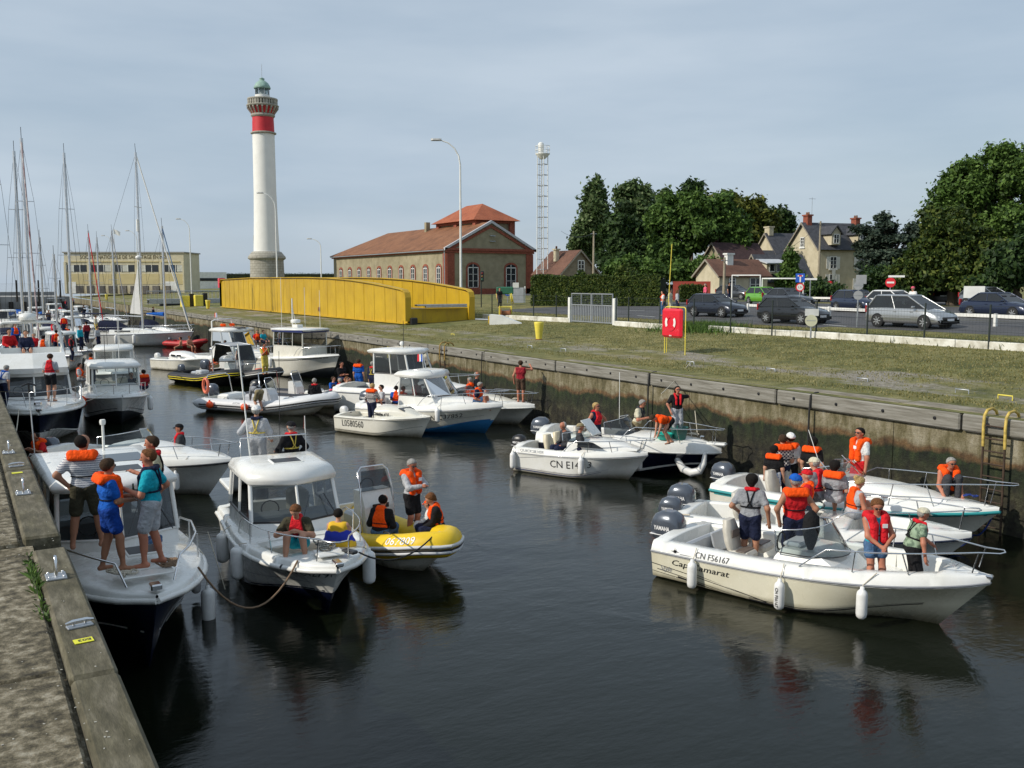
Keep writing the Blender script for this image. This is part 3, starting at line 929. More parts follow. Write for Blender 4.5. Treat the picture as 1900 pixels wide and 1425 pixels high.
def quay_cleat(px, py, label, plate_px, txt):
 p = on(px, py, QUAY + .04)
 o = empty('mooring_cleat', (p.x, p.y, QUAY + .04), .15); tag(o, label, 'cleat', 'cleats on the near quay')
 MB().box((0, 0, .01), (.22, .09, .02), bev=.005).build('base_plate', galv, o)
 for sx in (-.05, .05): MB().tube([(sx, 0, .01), (sx, 0, .055)], .012, 6).build('stem', steel, o)
 MB().tube([(-.12, 0, .05), (-.06, 0, .062), (.06, 0, .062), (.12, 0, .05)], [.01, .017, .017, .01], 8).build('horn', steel, o)
 q = on(*plate_px, QUAY + .04)
 pl = MB().box((0, 0, .003), (.155, .11, .006)).build('berth_plate', mat('plate_yellow', (.75, .72, .02), .4, var=.05), loc=(q.x, q.y, QUAY + .045), rz=.08)
 tag(pl, 'bright yellow berth number plate ' + txt, 'number plate', 'berth number plates')
 if txt.startswith('nearest'):
  lettering('lettering', 'E03', .075, letk, pl, (.065, .028, .0075), (-1, 0, 0), (0, -1, 0), bold=.002)
quay_cleat(148, 1163, 'steel cleat just behind the nearest yellow number plate', (155, 1190), 'nearest the camera on the timber coping')
quay_cleat(30, 866, 'far steel cleat near the farther yellow number plate', (32, 878), 'farther along the coping at left')
# weeds in the joint of the near quay
g = np.random.default_rng(5); mbw = MB()
for k in range(150):
 yy = 9.6 + 2.6 * g.random(); xx = WALL_L - .39 + g.normal(0, .022); h = g.uniform(.02, .09) * (1.2 if 10.4 < yy < 11.6 else .5)
 a = g.uniform(0, 6.28); dx, dy = math.cos(a) * .012, math.sin(a) * .012; lx, ly = g.normal(0, .05), g.normal(0, .05)
 mbw.add([(xx - dx, yy - dy, 2.72), (xx + dx, yy + dy, 2.72), (xx + lx * .5 + dx, yy + ly * .5 + dy, 2.75 + h * .6), (xx + lx, yy + ly, 2.75 + h)], [(0, 1, 2, 3)])
tag(mbw.build('weeds', leaf_mid), 'green weeds sprouting in the joint of the near quay', 'weeds', kind='stuff')
mbp = MB()
for k in range(260):
 yy = 4.5 + 12 * g.random() ** 1.5; xx = WALL_L - .05 - 2.3 * g.random() ** 1.3; s_ = g.uniform(.003, .008)
 mbp.box((xx, yy, 2.757 + (.036 if xx > WALL_L - .36 else -.003)), (s_ * 2.2, s_ * 1.3, s_ * .5), rz=g.uniform(0, 3))
tag(mbp.build('shell_crumbs', mat('shell_white', (.45, .43, .37), .8, var=.2)), 'white shell crumbs scattered over the near quay', 'shells', kind='stuff')
# ------------------------------------------------------------------ buildings
def arch_window(parent, O, U, N, w, h, surround, rise=.25, mull=2, rows=3, frame=None, sill=True):
 """window set in a wall: O = bottom centre on the wall face, U along the wall, N outward"""
 O, U, N = Vector(O), Vector(U).normalized(), Vector(N).normalized()
 Z = Vector((0, 0, 1))
 frame = frame or whitep
 def arc(hw, hh, r_, n=7):
  pts = [(-hw, 0), (hw, 0), (hw, hh)]
  for i in range(1, n):
   a = math.pi * i / n
   pts.append((hw * math.cos(a), hh + r_ * math.sin(a)))
  return pts + [(-hw, hh)]
 def P(q, d): return O + U * q[0] + Z * q[1] + N * d
 win = MB().prism([P(q, .03) for q in arc(w / 2, h, rise)], N * .03).build('window', pane_m, parent)
 if surround is not None:
  inn, out = arc(w / 2, h, rise), arc(w / 2 + .28, h, rise + .28)
  sm_ = MB()
  n = len(inn)
  for k in range(1, n):
   k2 = (k + 1) % n
   if k2 == 0: k2 = 0
   a, b, c, d = inn[k], inn[k2], out[k2], out[k]
   sm_.prism([P(a, -.02), P(b, -.02), P(c, -.02), P(d, -.02)], N * .12)
  sm_.build('surround', surround, win)
 fm = MB()
 def bar(q0, q1, t):
  a, b = P(q0, .062), P(q1, .062); dd = (b - a).normalized(); s = dd.cross(N).normalized() * t / 2
  fm.prism([a - s, b - s, b + s, a + s], N * .05)
 for i in range(mull + 1):
  x = -w / 2 + w * i / mull
  bar((x * .96, 0), (x * .96, h + (rise * .9 if 0 < i < mull else 0)), .1 if i in (0, mull) else .08)
 for j in range(rows + 1):
  bar((-w / 2, h * j / rows), (w / 2, h * j / rows), .11 if j in (0, rows) else .05)
 fm.build('frame', frame, win)
 if sill: MB().prism([P((-w / 2 - .15, -.18), 0), P((w / 2 + .15, -.18), 0), P((w / 2 + .15, 0), 0), P((-w / 2 - .15, 0), 0)], N * .14).build('sill', surround or whitep, win)
 return win

def roof_slab(mb, a, b, c, d, t=.16):
 a, b, c, d = map(Vector, (a, b, c, d))
 n = (b - a).cross(d - a).normalized()
 if n.z < 0: n = -n
 mb.prism([a, b, c, d], n * t)

# lighthouse
def lighthouse():
 p = far(497, 545, 172); zb = 4.3
 o = empty('lighthouse', (p.x, p.y, zb)); tag(o, 'tall white lighthouse with red upper band and green copper dome', 'lighthouse')
 lwh = mat('lighthouse_white', (.8, .79, .74), .7, var=.04, sc=.6)
 lrd = mat('lighthouse_red', (.55, .02, .03), .6, var=.08, sc=1)
 cop = mat('copper_green', (.25, .38, .32), .6, var=.2, sc=2)
 Zp = lambda py: (524 - py) / (FOCAL / 172) + 1.6      # metres above the base
 z = {k: Zp(v) for k, v in dict(plinth=470, cor=480, white=256, red0=254, red1=226, neck=218, gal=208, para=193, lan=190, dome=174, cap=158).items()}
 MB().lathe([(3.1, 0), (2.95, z['cor'] - .3)], 40).build('stone_base', stone_m, o)
 MB().lathe([(3.0, z['cor'] - .3), (3.35, z['cor'] - .05), (3.35, z['cor'] + .25), (2.6, z['plinth'] + .2), (2.35, z['plinth'] + .25)], 40).build('base_cornice', stone_m, o)
 MB().lathe([(2.3, z['plinth']), (2.12, 12), (1.98, 18), (1.93, z['white'])], 48).build('white_shaft', lwh, o)
 MB().lathe([(2.0, z['white']), (2.25, z['white'] + .1), (2.25, z['white'] + .3), (1.95, z['white'] + .4)], 40).build('band', stone_m, o)
 MB().lathe([(1.93, z['red0'] + .2), (1.85, z['red1'] + .1)], 48).build('red_shaft', lrd, o)
 MB().lathe([(1.9, z['red1']), (2.1, z['red1'] + .2), (2.1, z['red1'] + .5), (1.95, z['red1'] + .6)], 40).build('band', stone_m, o)
 MB().lathe([(1.92, z['red1'] + .5), (2.2, z['neck'] + .2), (2.45, z['gal'])], 40).build('red_neck', lrd, o)
 for k in range(20):
  a = 2 * math.pi * k / 20; c, s = math.cos(a), math.sin(a)
  MB().prism([(c * 1.95 - s * .14, s * 1.95 + c * .14, z['neck'] - .35), (c * 2.75 - s * .14, s * 2.75 + c * .14, z['gal'] - .25), (c * 2.75 - s * .14, s * 2.75 + c * .14, z['gal'] + .1), (c * 1.95 - s * .14, s * 1.95 + c * .14, z['gal'] + .1)], (s * .28, -c * .28, 0)).build('corbel', stone_m, o)
 MB().lathe([(2.2, z['gal']), (2.75, z['gal'] + .05), (2.85, z['gal'] + .3), (2.6, z['gal'] + .38), (2.5, z['gal'] + .4)], 40).build('gallery', stone_m, o)
 g = MB().lathe([(2.5, z['para'] - .3), (2.65, z['para'] - .25), (2.65, z['para']), (2.42, z['para']), (2.42, z['para'] - .3)], 40).build('parapet_rail', stone_m, o)
 for k in range(32):
  a = 2 * math.pi * k / 32
  MB().box((2.53 * math.cos(a), 2.53 * math.sin(a), (z['gal'] + z['para']) / 2 + .03), (.16, .3 if k % 4 else .5, z['para'] - z['gal'] - .6), rz=a).build('baluster', stone_m, g)
 MB().lathe([(1.35, z['gal'] + .35), (1.3, z['lan'] + .35)], 24).build('lantern_base', lwh, o)
 MB().lathe([(1.22, z['lan'] + .3), (1.22, z['dome'])], 16, sm=False).build('lantern_glass', glass, o)
 for k in range(8):
  a = 2 * math.pi * k / 8
  MB().tube([(1.25 * math.cos(a), 1.25 * math.sin(a), z['lan'] + .3), (1.25 * math.cos(a), 1.25 * math.sin(a), z['dome'])], .05, 5).build('mullion', galv, o)
 MB().lathe([(.2, z['lan'] + .1), (.5, z['lan'] + .4), (.55, z['lan'] + .9), (.35, z['lan'] + 1.4), (0, z['lan'] + 1.5)], 14).build('lens', letw, o)
 MB().lathe([(1.42, z['dome'] - .12), (1.5, z['dome']), (1.38, z['dome'] + .35), (1.1, z['dome'] + .85), (.6, z['dome'] + 1.25), (.42, z['dome'] + 1.3), (.42, z['cap']), (.5, z['cap'] + .05), (.2, z['cap'] + .25), (0, z['cap'] + .3)], 28).build('dome', cop, o)
 MB().tube([(0, 0, z['cap']), (0, 0, z['cap'] + 2.6)], .04, 5).build('lightning_rod', galv, o)
 # narrow windows on the left flank
 a = math.atan2(_rt.y, _rt.x) + math.pi - .22
 for py in (309, 402, 350 + 24, 240):
  zz = Zp(py); rr = np.interp(zz, [0, 12, 18, z['white'], z['gal']], [2.3, 2.12, 1.98, 1.93, 1.86]) + .02
  MB().box((rr * math.cos(a), rr * math.sin(a), zz), (.16, .55, 1.6), rz=a).build('window', mat('window_stone', (.25, .23, .19), .9), o)
 MB().box((2.32 * math.cos(a), 2.32 * math.sin(a), Zp(445)), (.16, .55, 1.4), rz=a).build('window', mat('window_stone', (.25, .23, .19), .9), o)
lighthouse()

# engine house with brick quoins
def engine_house():
 zb = gz(61.1)
 o = empty('engine_house', (61.1, 122.2, zb)); tag(o, 'long plastered building with brick trim and orange tiled roof', 'building')
 W, L_, E_ = 14.4, 47.0, 10.7 - zb
 RG = 14.5 - zb
 hip = 9.0
 m = MB(); m.box((W / 2, L_ / 2, E_ / 2), (W, L_, E_))
 m.prism([(0, 0, E_), (W, 0, E_), (W / 2, 0, RG)], (0, .5, 0))
 m.build('wall', plaster, o)
 rf = MB(); ov = .5
 roof_slab(rf, (-ov, -.1, E_ - .15), (-ov, L_ + ov, E_ - .15), (W / 2, L_ - hip, RG + .1), (W / 2, -.1, RG + .1))
 roof_slab(rf, (W + ov, -.1, E_ - .15), (W / 2, -.1, RG + .1), (W / 2, L_ - hip, RG + .1), (W + ov, L_ + ov, E_ - .15))
 rf.add([(-ov, L_ + ov, E_), (W + ov, L_ + ov, E_), (W / 2, L_ - hip, RG + .25)], [(0, 1, 2)])
 roof = rf.build('roof', tile_o, o)
 vg = MB()
 for s in (-1, 1):
  a = Vector((W / 2 + s * (W / 2 + ov), -.35, E_ - .25)); b = Vector((W / 2, -.35, RG + .05))
  vg.prism([a, b, b + Vector((0, 0, .38)), a + Vector((0, 0, .38))], (0, .45, 0))
 vg.build('verge_left_coping', mat('coping_zinc', (.5, .5, .52), .5, var=.1), roof)
 m = MB()
 for s in (-1, 1):
  a = Vector((W / 2 + s * (W / 2 + .1), -.16, E_ - .1)); b = Vector((W / 2, -.16, RG - .2))
  m.prism([a - Vector((0, 0, .42)), b - Vector((0, 0, .42)), b, a], (0, .2, 0))
 m.build('raking_cornice', brick_red, o)
 m = MB(); m.box((W / 2, -.1, E_ - .05), (W + .9, .5, .34)); m.box((-.12, L_ / 2, E_ - .3), (.34, L_ + .6, .3)); m.box((W / 2, -.06, E_ - .4), (W + .4, .34, .3))
 m.build('cornice', brick_red, o)
 for x0 in (0, W - 1.1):
  MB().box((x0 + .55, -.05, E_ / 2 - .3), (1.2, .22, E_ - .6)).build('quoin', brick_red, o)
 MB().box((-.05, .5, E_ / 2 - .3), (.22, 1.1, E_ - .6)).build('quoin', brick_red, o)
 MB().box((W / 2, -.06, .4), (W + .1, .2, .9)).build('plinth', brick_red, o)
 for k in range(10):
  arch_window(o, (0, 2.6 + k * 4.5, 1.5), (0, -1, 0), (-1, 0, 0), 1.35, 2.35, brick_red, .35, 2, 3)
 for xx in (4.2, 10.6):
  arch_window(o, (xx, 0, 1.0), (1, 0, 0), (0, -1, 0), 1.7, 2.9, brick_red, .5, 2, 3)
 MB().tube([(-.35, .1, E_ - .25), (-.35, .1, 0)], .07, 6).build('downpipe', galv, o)
 MB().tube([(-.6, -.2, E_ - .2), (-.6, L_, E_ - .2)], .09, 6).build('gutter', galv, roof)
 # raised lantern storey
 x0, x1, y0, y1, te = 7.0, 13.0, 4.0, 16.5, 15.2 - zb
 m = MB(); m.box(((x0 + x1) / 2, (y0 + y1) / 2, te / 2 + 2), (x1 - x0, y1 - y0, te - 4)); tw = m.build('upper_storey', plaster, o)
 for (cx, cy) in ((x0, y0), (x1, y0), (x0, y1), (x0, (y0 + y1) / 2)):
  MB().box((cx, cy, te / 2 + 2), (.9, .9, te - 4.02)).build('quoin', brick_red, tw)
 MB().box(((x0 + x1) / 2, (y0 + y1) / 2, te - .2), (x1 - x0 + .8, y1 - y0 + .8, .35)).build('eaves', brick_red, tw)
 rf = MB(); v = 1.1; pk = 18.0 - zb; xm = (x0 + x1) / 2; k1, k2 = y0 + 3.6, y1 - 3.6
 A, B, C, D = (x0 - v, y0 - v, te), (x1 + v, y0 - v, te), (x1 + v, y1 + v, te), (x0 - v, y1 + v, te)
 rf.add([A, B, C, D, (xm, k1, pk), (xm, k2, pk)], [(0, 1, 4), (1, 2, 5, 4), (2, 3, 5), (3, 0, 4, 5), (0, 3, 2, 1)])
 rf.build('upper_roof', tile_hot, tw)
 MB().box((W * .5 - 1, 19.5, RG + .3), (.7, .7, 1.7)).build('chimney', plaster, roof)
 for zz in (1.6, 2.4):
  MB().box((W / 2 + .2, -.2, E_ + zz - .4), (.9, .18, .12)).build('wall_bracket', galv, o)
engine_house()

def station():
 a, b = far(122, 545, 200), far(343, 545, 200)
 zb = 3.5
 d = b - a; W = Vector((d.x, d.y)).length; ang = math.atan2(d.y, d.x)
 o = empty('lifeboat_station', (a.x, a.y, zb), ang); tag(o, 'cream two-storey lifeboat station with flat roof at the end of the quay', 'building')
 H_ = 8.6
 MB().box((W / 2, 5, H_ / 2), (W, 10, H_)).build('wall', snsm_m, o)
 MB().box((W / 2, 5, H_ + .1), (W + .5, 10.5, .25)).build('roof_slab', mat('roof_felt', (.3, .29, .26), .9), o)
 MB().box((W / 2, -.06, 6.75), (W - 1.6, .14, .25)).build('string_course', mat('render_dark', (.5, .42, .22), .9), o)
 lettering('lettering', 'SOCIETE NATIONALE DE SAUVETAGE EN MER', 1.12, mat('letter_bronze', (.15, .12, .06), .7), o, (W / 2, -.04, 7.35), (1, 0, 0), (0, 0, 1), center=True, stretch=.8, bold=.012)
 nb = 5
 bw = W / nb
 for k in range(nb):
  x0 = k * bw
  MB().box((x0 + .18, -.1, 3.4), (.45, .3, 6.6)).build('pilaster', snsm_m, o)
  w_ = MB().box((x0 + bw / 2 + .1, -.005, 5.35), (bw - .9, .06, 1.45)).build('window', pane_m, o)
  n = 3
  for j in range(n):
   xx = x0 + .75 + (j + .5) * (bw - .9) / n
   if (k + j) % 3 == 0:
    MB().box((xx, -.06, 5.35), ((bw - .9) / n - .12, .05, 1.35)).build('blind', mat('blind_pale', (.55, .55, .48), .7), w_)
   MB().box((x0 + .55 + j * (bw - .9) / n, -.08, 5.35), (.12, .1, 1.45)).build('mullion', whitep, w_)
  MB().box((x0 + bw / 2 + .1, -.03, 3.1), (bw - .7, .06, 2.2)).build('wall_panel', mat('render_ochre', (.55, .46, .24), .9, var=.08, sc=.5), o)
 MB().box((W - .1, -.1, 3.4), (.3, .3, 6.6)).build('pilaster', snsm_m, o)
 MB().box((1.5, -.05, 1.3), (1.6, .1, 2.4)).build('door', whitep, o)
 MB().box((W - 3.0, -.06, 1.5), (2.6, .1, 2.2)).build('door', whitep, o)
 MB().tube([(.8, 3, H_), (-.3, 2.5, H_ + 1.2)], .05, 4).build('aerial', galv, o)
 MB().tube([(9.5, 3, H_), (9.5, 3, H_ + 5.2)], .06, 5).build('flag_pole', whitep, o)
 fl = MB(); fl.add([(9.5, 3, H_ + 5.1), (10.2, 2.9, H_ + 4.9), (10.9, 3.1, H_ + 4.5), (10.8, 3.0, H_ + 3.6), (10.1, 3.1, H_ + 3.9), (9.5, 3, H_ + 4.2)], [(0, 1, 4, 5), (1, 2, 3, 4)])
 fl.build('flag', whitep, o)
 for k in range(9):
  MB().box((3.5 + k * 2.3, -1.0, .9), (1.5, .5, 1.6), rz=rnd.uniform(-.2, .2)).build('fence_panel', mat('fence_dark', (.12, .11, .1), .8, var=.3), o)
station()
# walkway and stone ramp in front of the station
o = empty('gangway', (24, 132, 2.75), -.02); tag(o, 'grey metal gangway with mesh railings in front of the lifeboat station', 'gangway')
MB().box((4, 0, .9), (12, 2, .15)).build('deck', galv, o)
for s in (-1, 1):
 MB().tube([(-2, s, 2.0), (10, s, 2.0)], .05, 6).build('handrail', galv, o)
 for k in range(25): MB().tube([(-2 + k * .5, s, .95), (-2 + k * .5, s, 2.0)], .022, 4, cap=False).build('baluster', galv, o)
 MB().box((4, s, .6), (12, .1, .5)).build('side_beam', galv, o)
MB().box((4, 0, .2), (9, 1.6, .5)).build('trestle', mat('dark_steel', (.04, .045, .05), .6), o)

# ------------------------------------------------------------------ houses at right
def gable_house(name, label, corner, ang, W, Dp, zb, ze, zr, wm, rm, ov=.35):
 """corner = nearest corner on the ground; W along local x (front, eaves side), Dp along local y (gable side)"""
 o = empty(name, (corner.x, corner.y, zb), ang); tag(o, label, 'house', 'houses behind the car park')
 E_, RG = ze - zb, zr - zb
 m = MB(); m.box((W / 2, Dp / 2, E_ / 2), (W, Dp, E_))
 m.prism([(0, 0, E_), (0, Dp, E_), (0, Dp / 2, RG)], (W, 0, 0))
 m.build('wall', wm, o)
 sl = (RG - E_) / (Dp / 2)
 rf = MB()
 roof_slab(rf, (-ov, -ov, E_ - ov * sl), (W + ov, -ov, E_ - ov * sl), (W + ov, Dp / 2, RG), (-ov, Dp / 2, RG), .14)
 roof_slab(rf, (-ov, Dp + ov, E_ - ov * sl), (-ov, Dp / 2, RG), (W + ov, Dp / 2, RG), (W + ov, Dp + ov, E_ - ov * sl), .14)
 roof = rf.build('roof', rm, o)
 bg_ = MB()
 for s in (0, 1):
  a = Vector((-ov - .04, -ov if s == 0 else Dp + ov, E_ - ov * sl - .1)); b = Vector((-ov - .04, Dp / 2, RG - .1))
  bg_.prism([a, b, b + Vector((0, 0, .22)), a + Vector((0, 0, .22))], (.08, 0, 0))
 bg_.build('barge_board', mat('barge_wood', (.28, .25, .2), .8), roof)
 return o, roof
def chimney(roof, c, s, m, pot=True):
 ch = MB().box(c, s, bev=.03).build('chimney', m, roof)
 MB().box((c[0], c[1], c[2] + s[2] / 2), (s[0] + .2, s[1] + .2, .18)).build('chimney_cap', m, ch)
 if pot:
  for dy in (-.2, .2): MB().lathe([(.13, 0), (.1, .4)], 8, (c[0], c[1] + dy * (s[1] > s[0]), c[2] + s[2] / 2)).build('chimney_pot', tile_o, ch)
def sq_window(o, O, U, N, w, h, shutters=None, open_=False):
 win = arch_window(o, O, U, N, w, h, None, .02, 2, 3)
 if shutters is not None:
  O, U, N = Vector(O), Vector(U), Vector(N)
  for s in (-1, 1):
   c = O + U * s * (w / 2 + w * .27) + Vector((0, 0, h / 2)) + N * .06
   MB().box(c, (abs(U.x) * w * .5 + .05, abs(U.y) * w * .5 + .05, h)).build('shutter', shutters, win)
 return win
zb = 4.3
h1, r1 = gable_house('dormer_house', 'tall ochre house with slate roof, two dormers and red chimneys', far(1516, 540, 118), R(-12.5), 8.4, 6.6, zb, 10.2, 13.4, plaster2, slate)
chimney(r1, (.6, 3.3, 9.2), (.7, 1.0, 1.8), brick_red); chimney(r1, (7.9, 3.3, 9.1), (.7, 1.0, 1.5), brick_red)
for xx in (2.2, 6.1):
 dm = MB(); dm.box((xx, .5, 7.0), (1.3, 1.9, 1.5)); dm.prism([(xx - .65, -.45, 7.75), (xx + .65, -.45, 7.75), (xx, -.45, 8.5)], (0, 2.2, 0)); dr = dm.build('dormer', plaster2, r1)
 rr = MB(); roof_slab(rr, (xx - .9, -.7, 7.5), (xx, -.7, 8.6), (xx, 2.4, 8.6), (xx - .9, 2.4, 7.5), .1); roof_slab(rr, (xx + .9, -.7, 7.5), (xx + .9, 2.4, 7.5), (xx, 2.4, 8.6), (xx, -.7, 8.6), .1)
 rr.build('dormer_roof', slate, dr)
 arch_window(dr, (xx, -.45, 6.45), (1, 0, 0), (0, -1, 0), .8, 1.1, None, .05, 2, 2, sill=False)
sh_w = mat('shutter_white', (.7, .69, .64), .6, var=.06)
for xx in (2.2, 6.3):
 sq_window(h1, (xx, 0, 3.3), (1, 0, 0), (0, -1, 0), .95, 1.5, sh_w); sq_window(h1, (xx, 0, .1 if xx > 5 else .6), (1, 0, 0), (0, -1, 0), 1.0, 2.0, sh_w)
sq_window(h1, (0, 3.3, 6.1), (0, -1, 0), (-1, 0, 0), .8, 1.2); sq_window(h1, (0, 3.6, 3.0), (0, -1, 0), (-1, 0, 0), .9, 1.5, mat('shutter_grey', (.5, .47, .38), .7))
MB().tube([(1.2, 3.3, 9.9), (1.2, 3.3, 12.4)], .03, 4).build('tv_aerial', galv, r1)
MB().tube([(.7, 3.3, 12.2), (1.7, 3.3, 12.2)], .02, 4).build('aerial_arm', galv, r1)
sheet_ = MB(); sheet_.add([(1.95, -.2, 3.3), (2.5, -.2, 3.3), (2.55, -.12, 1.2), (2.3, -.1, .2), (2.05, -.16, 1.0)], [(0, 1, 2, 3, 4)]); sheet_.build('hanging_sheet', whitep, h1)

h2, r2 = gable_house('slate_house', 'ochre house with steep slate roof left of the dormer house', far(1446, 540, 128), R(-12.5), 7.5, 7.0, zb, 9.0, 12.6, plaster2, slate)
chimney(r2, (.4, 3.5, 8.6), (.7, 1.2, 1.2), plaster2, False)
MB().box((4, 1.5, 6.3), (.9, .9, .06), M=Matrix.Rotation(.78, 4, 'X')).build('skylight', glass, r2)
h3, r3 = gable_house('slate_annex', 'small ochre gabled annex with slate roof beside the slate house', far(1398, 540, 122), R(-12.5), 3.6, 3.6, zb, 8.0, 10.0, plaster2, slate)
h4, r4 = gable_house('lean_to_house', 'low house with grey roof and open attic dormer', far(1420, 545, 106), R(-12.5), 6.0, 5.0, zb - .1, 6.2, 9.0, plaster2, slate)
dm = MB().box((1.2, .9, 3.3), (2.2, 1.8, 1.3)).build('dormer', plaster2, r4)
MB().box((1.2, .5, 4.05), (3.0, 2.4, .12), M=Matrix.Rotation(.2, 4, 'X')).build('dormer_roof', mat('zinc_roof', (.5, .52, .54), .5, var=.12), dm)
for xx in (.75, 1.65): arch_window(dm, (xx, 0, 2.9), (1, 0, 0), (0, -1, 0), .7, .9, None, .02, 1, 1, sill=False)
sq_window(h4, (1.8, 0, .9), (1, 0, 0), (0, -1, 0), 1.0, 1.2)
h5, r5 = gable_house('tiled_cottage', 'low cream cottage with brown tiled roof and white chimney', far(1334, 548, 100), R(-8), 6.2, 4.4, zb - .1, 6.7, 8.3, plaster2, tile_b)
chimney(r5, (2.2, 1.5, 3.9), (.8, .6, 1.7), whitep, False)
sq_window(h5, (1.6, 0, 1.2), (1, 0, 0), (0, -1, 0), .8, 1.0); sq_window(h5, (4.6, 0, .1), (1, 0, 0), (0, -1, 0), 1.5, 2.1)
h6, r6 = gable_house('brown_roof_house', 'small house with brown tiled roof behind the hedge', far(1052, 520, 112), R(86), 5.2, 5.2, 4.4, 7.0, 9.5, mat('plaster_grey_brown', (.24, .2, .14), .9, var=.2), tile_b)
h6.location = far(1108, 520, 110).to_tuple()[:2] + (4.4,)
h6.rotation_euler = (0, 0, R(92))
chimney(r6, (2.6, 4.0, 4.6), (.5, .5, 1.4), plaster2)
sq_window(h6, (0, 2.4, 2.6), (0, -1, 0), (-1, 0, 0), .9, 1.4, None)
MB().box((-.05, 3.4, 1.0), (.06, 1.4, 1.6)).build('garage_door', whitep, h6)
h7, r7 = gable_house('purple_roof_shed', 'dark brown shed roof behind the tiled cottage under the trees', far(1345, 540, 112), R(-8), 6, 5, 4.3, 8.2, 10.6, plaster, mat('dark_tiles', (.05, .025, .025), .9, var=.3))
# red hoarding with a white cross, white goal frames, caravans by the trees
o = MB().box((0, 0, .95), (3.6, .1, 1.9)).build('red_board', mat('board_red', (.3, .04, .025), .7, var=.15), loc=(far(1283, 552, 92).x, far(1283, 552, 92).y, 4.1), rz=R(-45))
tag(o, 'red wooden board with a small white cross left of the tiled cottage', 'board')
c_ = MB(); c_.box((0, -.06, 1.1), (.12, .02, .7)); c_.box((0, -.062, 1.15), (.6, .018, .12)); c_.build('white_cross', whitep, o)
def goal(px0, px1, py, top, D, label):
 a, b = far(px0, py, D), far(px1, py, D * .98)
 a.z = b.z = 4.1; h = (524 - top) / (FOCAL / D) + 1.8
 o = empty('pipe_frame', a); tag(o, label, 'pipe frame', 'white pipe frames behind the cars')
 d = b - a
 MB().tube([(0, 0, 0), (0, 0, h), (d.x, d.y, h), (d.x, d.y, 0)], .07, 6).build('frame', whitep, o)
 MB().tube([(0, 0, h), (d.x * .2 + 1.2, d.y * .2 + 1.2, h * .96)], .05, 6).build('brace', whitep, o)
goal(1414, 1490, 545, 517, 78, 'right white pipe frame standing behind the green car')
goal(1358, 1410, 545, 511, 84, 'left white pipe frame standing by the tiled cottage')

# ------------------------------------------------------------------ masts, lamps, signs
def radar_mast():
 p = far(1006, 540, 110)
 o = empty('radar_mast', (p.x, p.y, 4.2), .4); tag(o, 'slim white lattice mast with railed platform and radar dome', 'mast')
 H_ = 16.3; w = .46
 for sx in (-1, 1):
  for sy in (-1, 1): MB().tube([(sx * w, sy * w, 0), (sx * w * .92, sy * w * .92, H_)], .055, 5).build('leg', whitep, o)
 for k in range(13):
  z = .8 + k * 1.2
  MB().tube([(-w, -w, z), (w, -w, z), (w, w, z), (-w, w, z)], .035, 4, closed=True).build('brace', galv, o)
 ld = MB()
 for s in (-.2, .2): ld.tube([(s, w * .7, 0), (s, w * .7, H_)], .025, 4)
 for k in range(52): ld.tube([(-.2, w * .7, .3 + k * .31), (.2, w * .7, .3 + k * .31)], .014, 4, cap=False)
 ld.build('climbing_ladder', galv, o)
 MB().lathe([(.3, H_ - .5), (.8, H_), (.85, H_ + .1), (.8, H_ + .12)], 20).build('platform', whitep, o)
 for z in (.5, .95): MB().tube([(.83 * math.cos(a), .83 * math.sin(a), H_ + z) for a in np.linspace(0, 2 * math.pi, 17)[:-1]], .03, 5, closed=True).build('guard_rail', whitep, o)
 for k in range(10):
  a = k * math.pi / 5; MB().tube([(.83 * math.cos(a), .83 * math.sin(a), H_), (.83 * math.cos(a), .83 * math.sin(a), H_ + .95)], .025, 4).build('stanchion', whitep, o)
 MB().lathe([(.3, H_ + .1), (.34, H_ + .7), (.34, H_ + 1.2), (.2, H_ + 1.35), (0, H_ + 1.4)], 16, (-.2, .1, 0)).build('radar_dome', whitep, o)
radar_mast()
def street_lamp(x, y, h, label):
 o = empty('street_lamp', (x, y, gz(x))); tag(o, label, 'street lamp', 'curved street lamps along the quay')
 al = math.atan2(_rt.y, _rt.x) + math.pi
 dx, dy = math.cos(al), math.sin(al)
 pts = [(0, 0, 0), (0, 0, h * .5), (0, 0, h * .86)]
 for t in (.25, .5, .75, 1.0):
  a = t * math.pi / 2 * .92
  pts.append((dx * (1 - math.cos(a)) * 1.7, dy * (1 - math.cos(a)) * 1.7, h * .86 + math.sin(a) * h * .14))
 MB().tube(pts, [.11, .09, .07, .06, .055, .05, .045], 8).build('pole', whitep, o)
 e = Vector(pts[-1]); L_ = MB()
 L_.loft([[e + Vector((dx * s + -dy * y_, dy * s + dx * y_, z_)) for y_, z_ in ((-w, 0), (-w * .7, .12), (w * .7, .12), (w, 0), (w * .6, -.06), (-w * .6, -.06))] for s, w in ((-.05, .08), (.15, .14), (.6, .14), (.75, .06))], sm=False)
 L_.build('lamp_head', mat('lamp_grey', (.45, .45, .43), .5), o)
street_lamp(34, 65.6, 13.4, 'nearest curved white street lamp in front of the engine house')
street_lamp(34.4, 115.5, 13.4, 'white street lamp in front of the lighthouse')
street_lamp(35.0, 167.5, 13.2, 'white street lamp at the right end of the lifeboat station')
street_lamp(32.3, 204.1, 13.0, 'white street lamp rising before the middle of the lifeboat station')
street_lamp(30.5, 226, 13.0, 'farthest street lamp left of the flag on the lifeboat station')
street_lamp(52, 150, 9.0, 'small white lamp post between lighthouse and engine house')
def pole_sign(px, py, h, label, cat='sign', m=galv, r=.04, name='road_sign'):
 p = gp(px, py)
 o = empty(name, p, -YAW - math.atan((px - 950) / FOCAL)); tag(o, label, cat)
 MB().tube([(0, 0, -.05), (0, 0, h)], r, 8).build('pole', m, o)
 return o
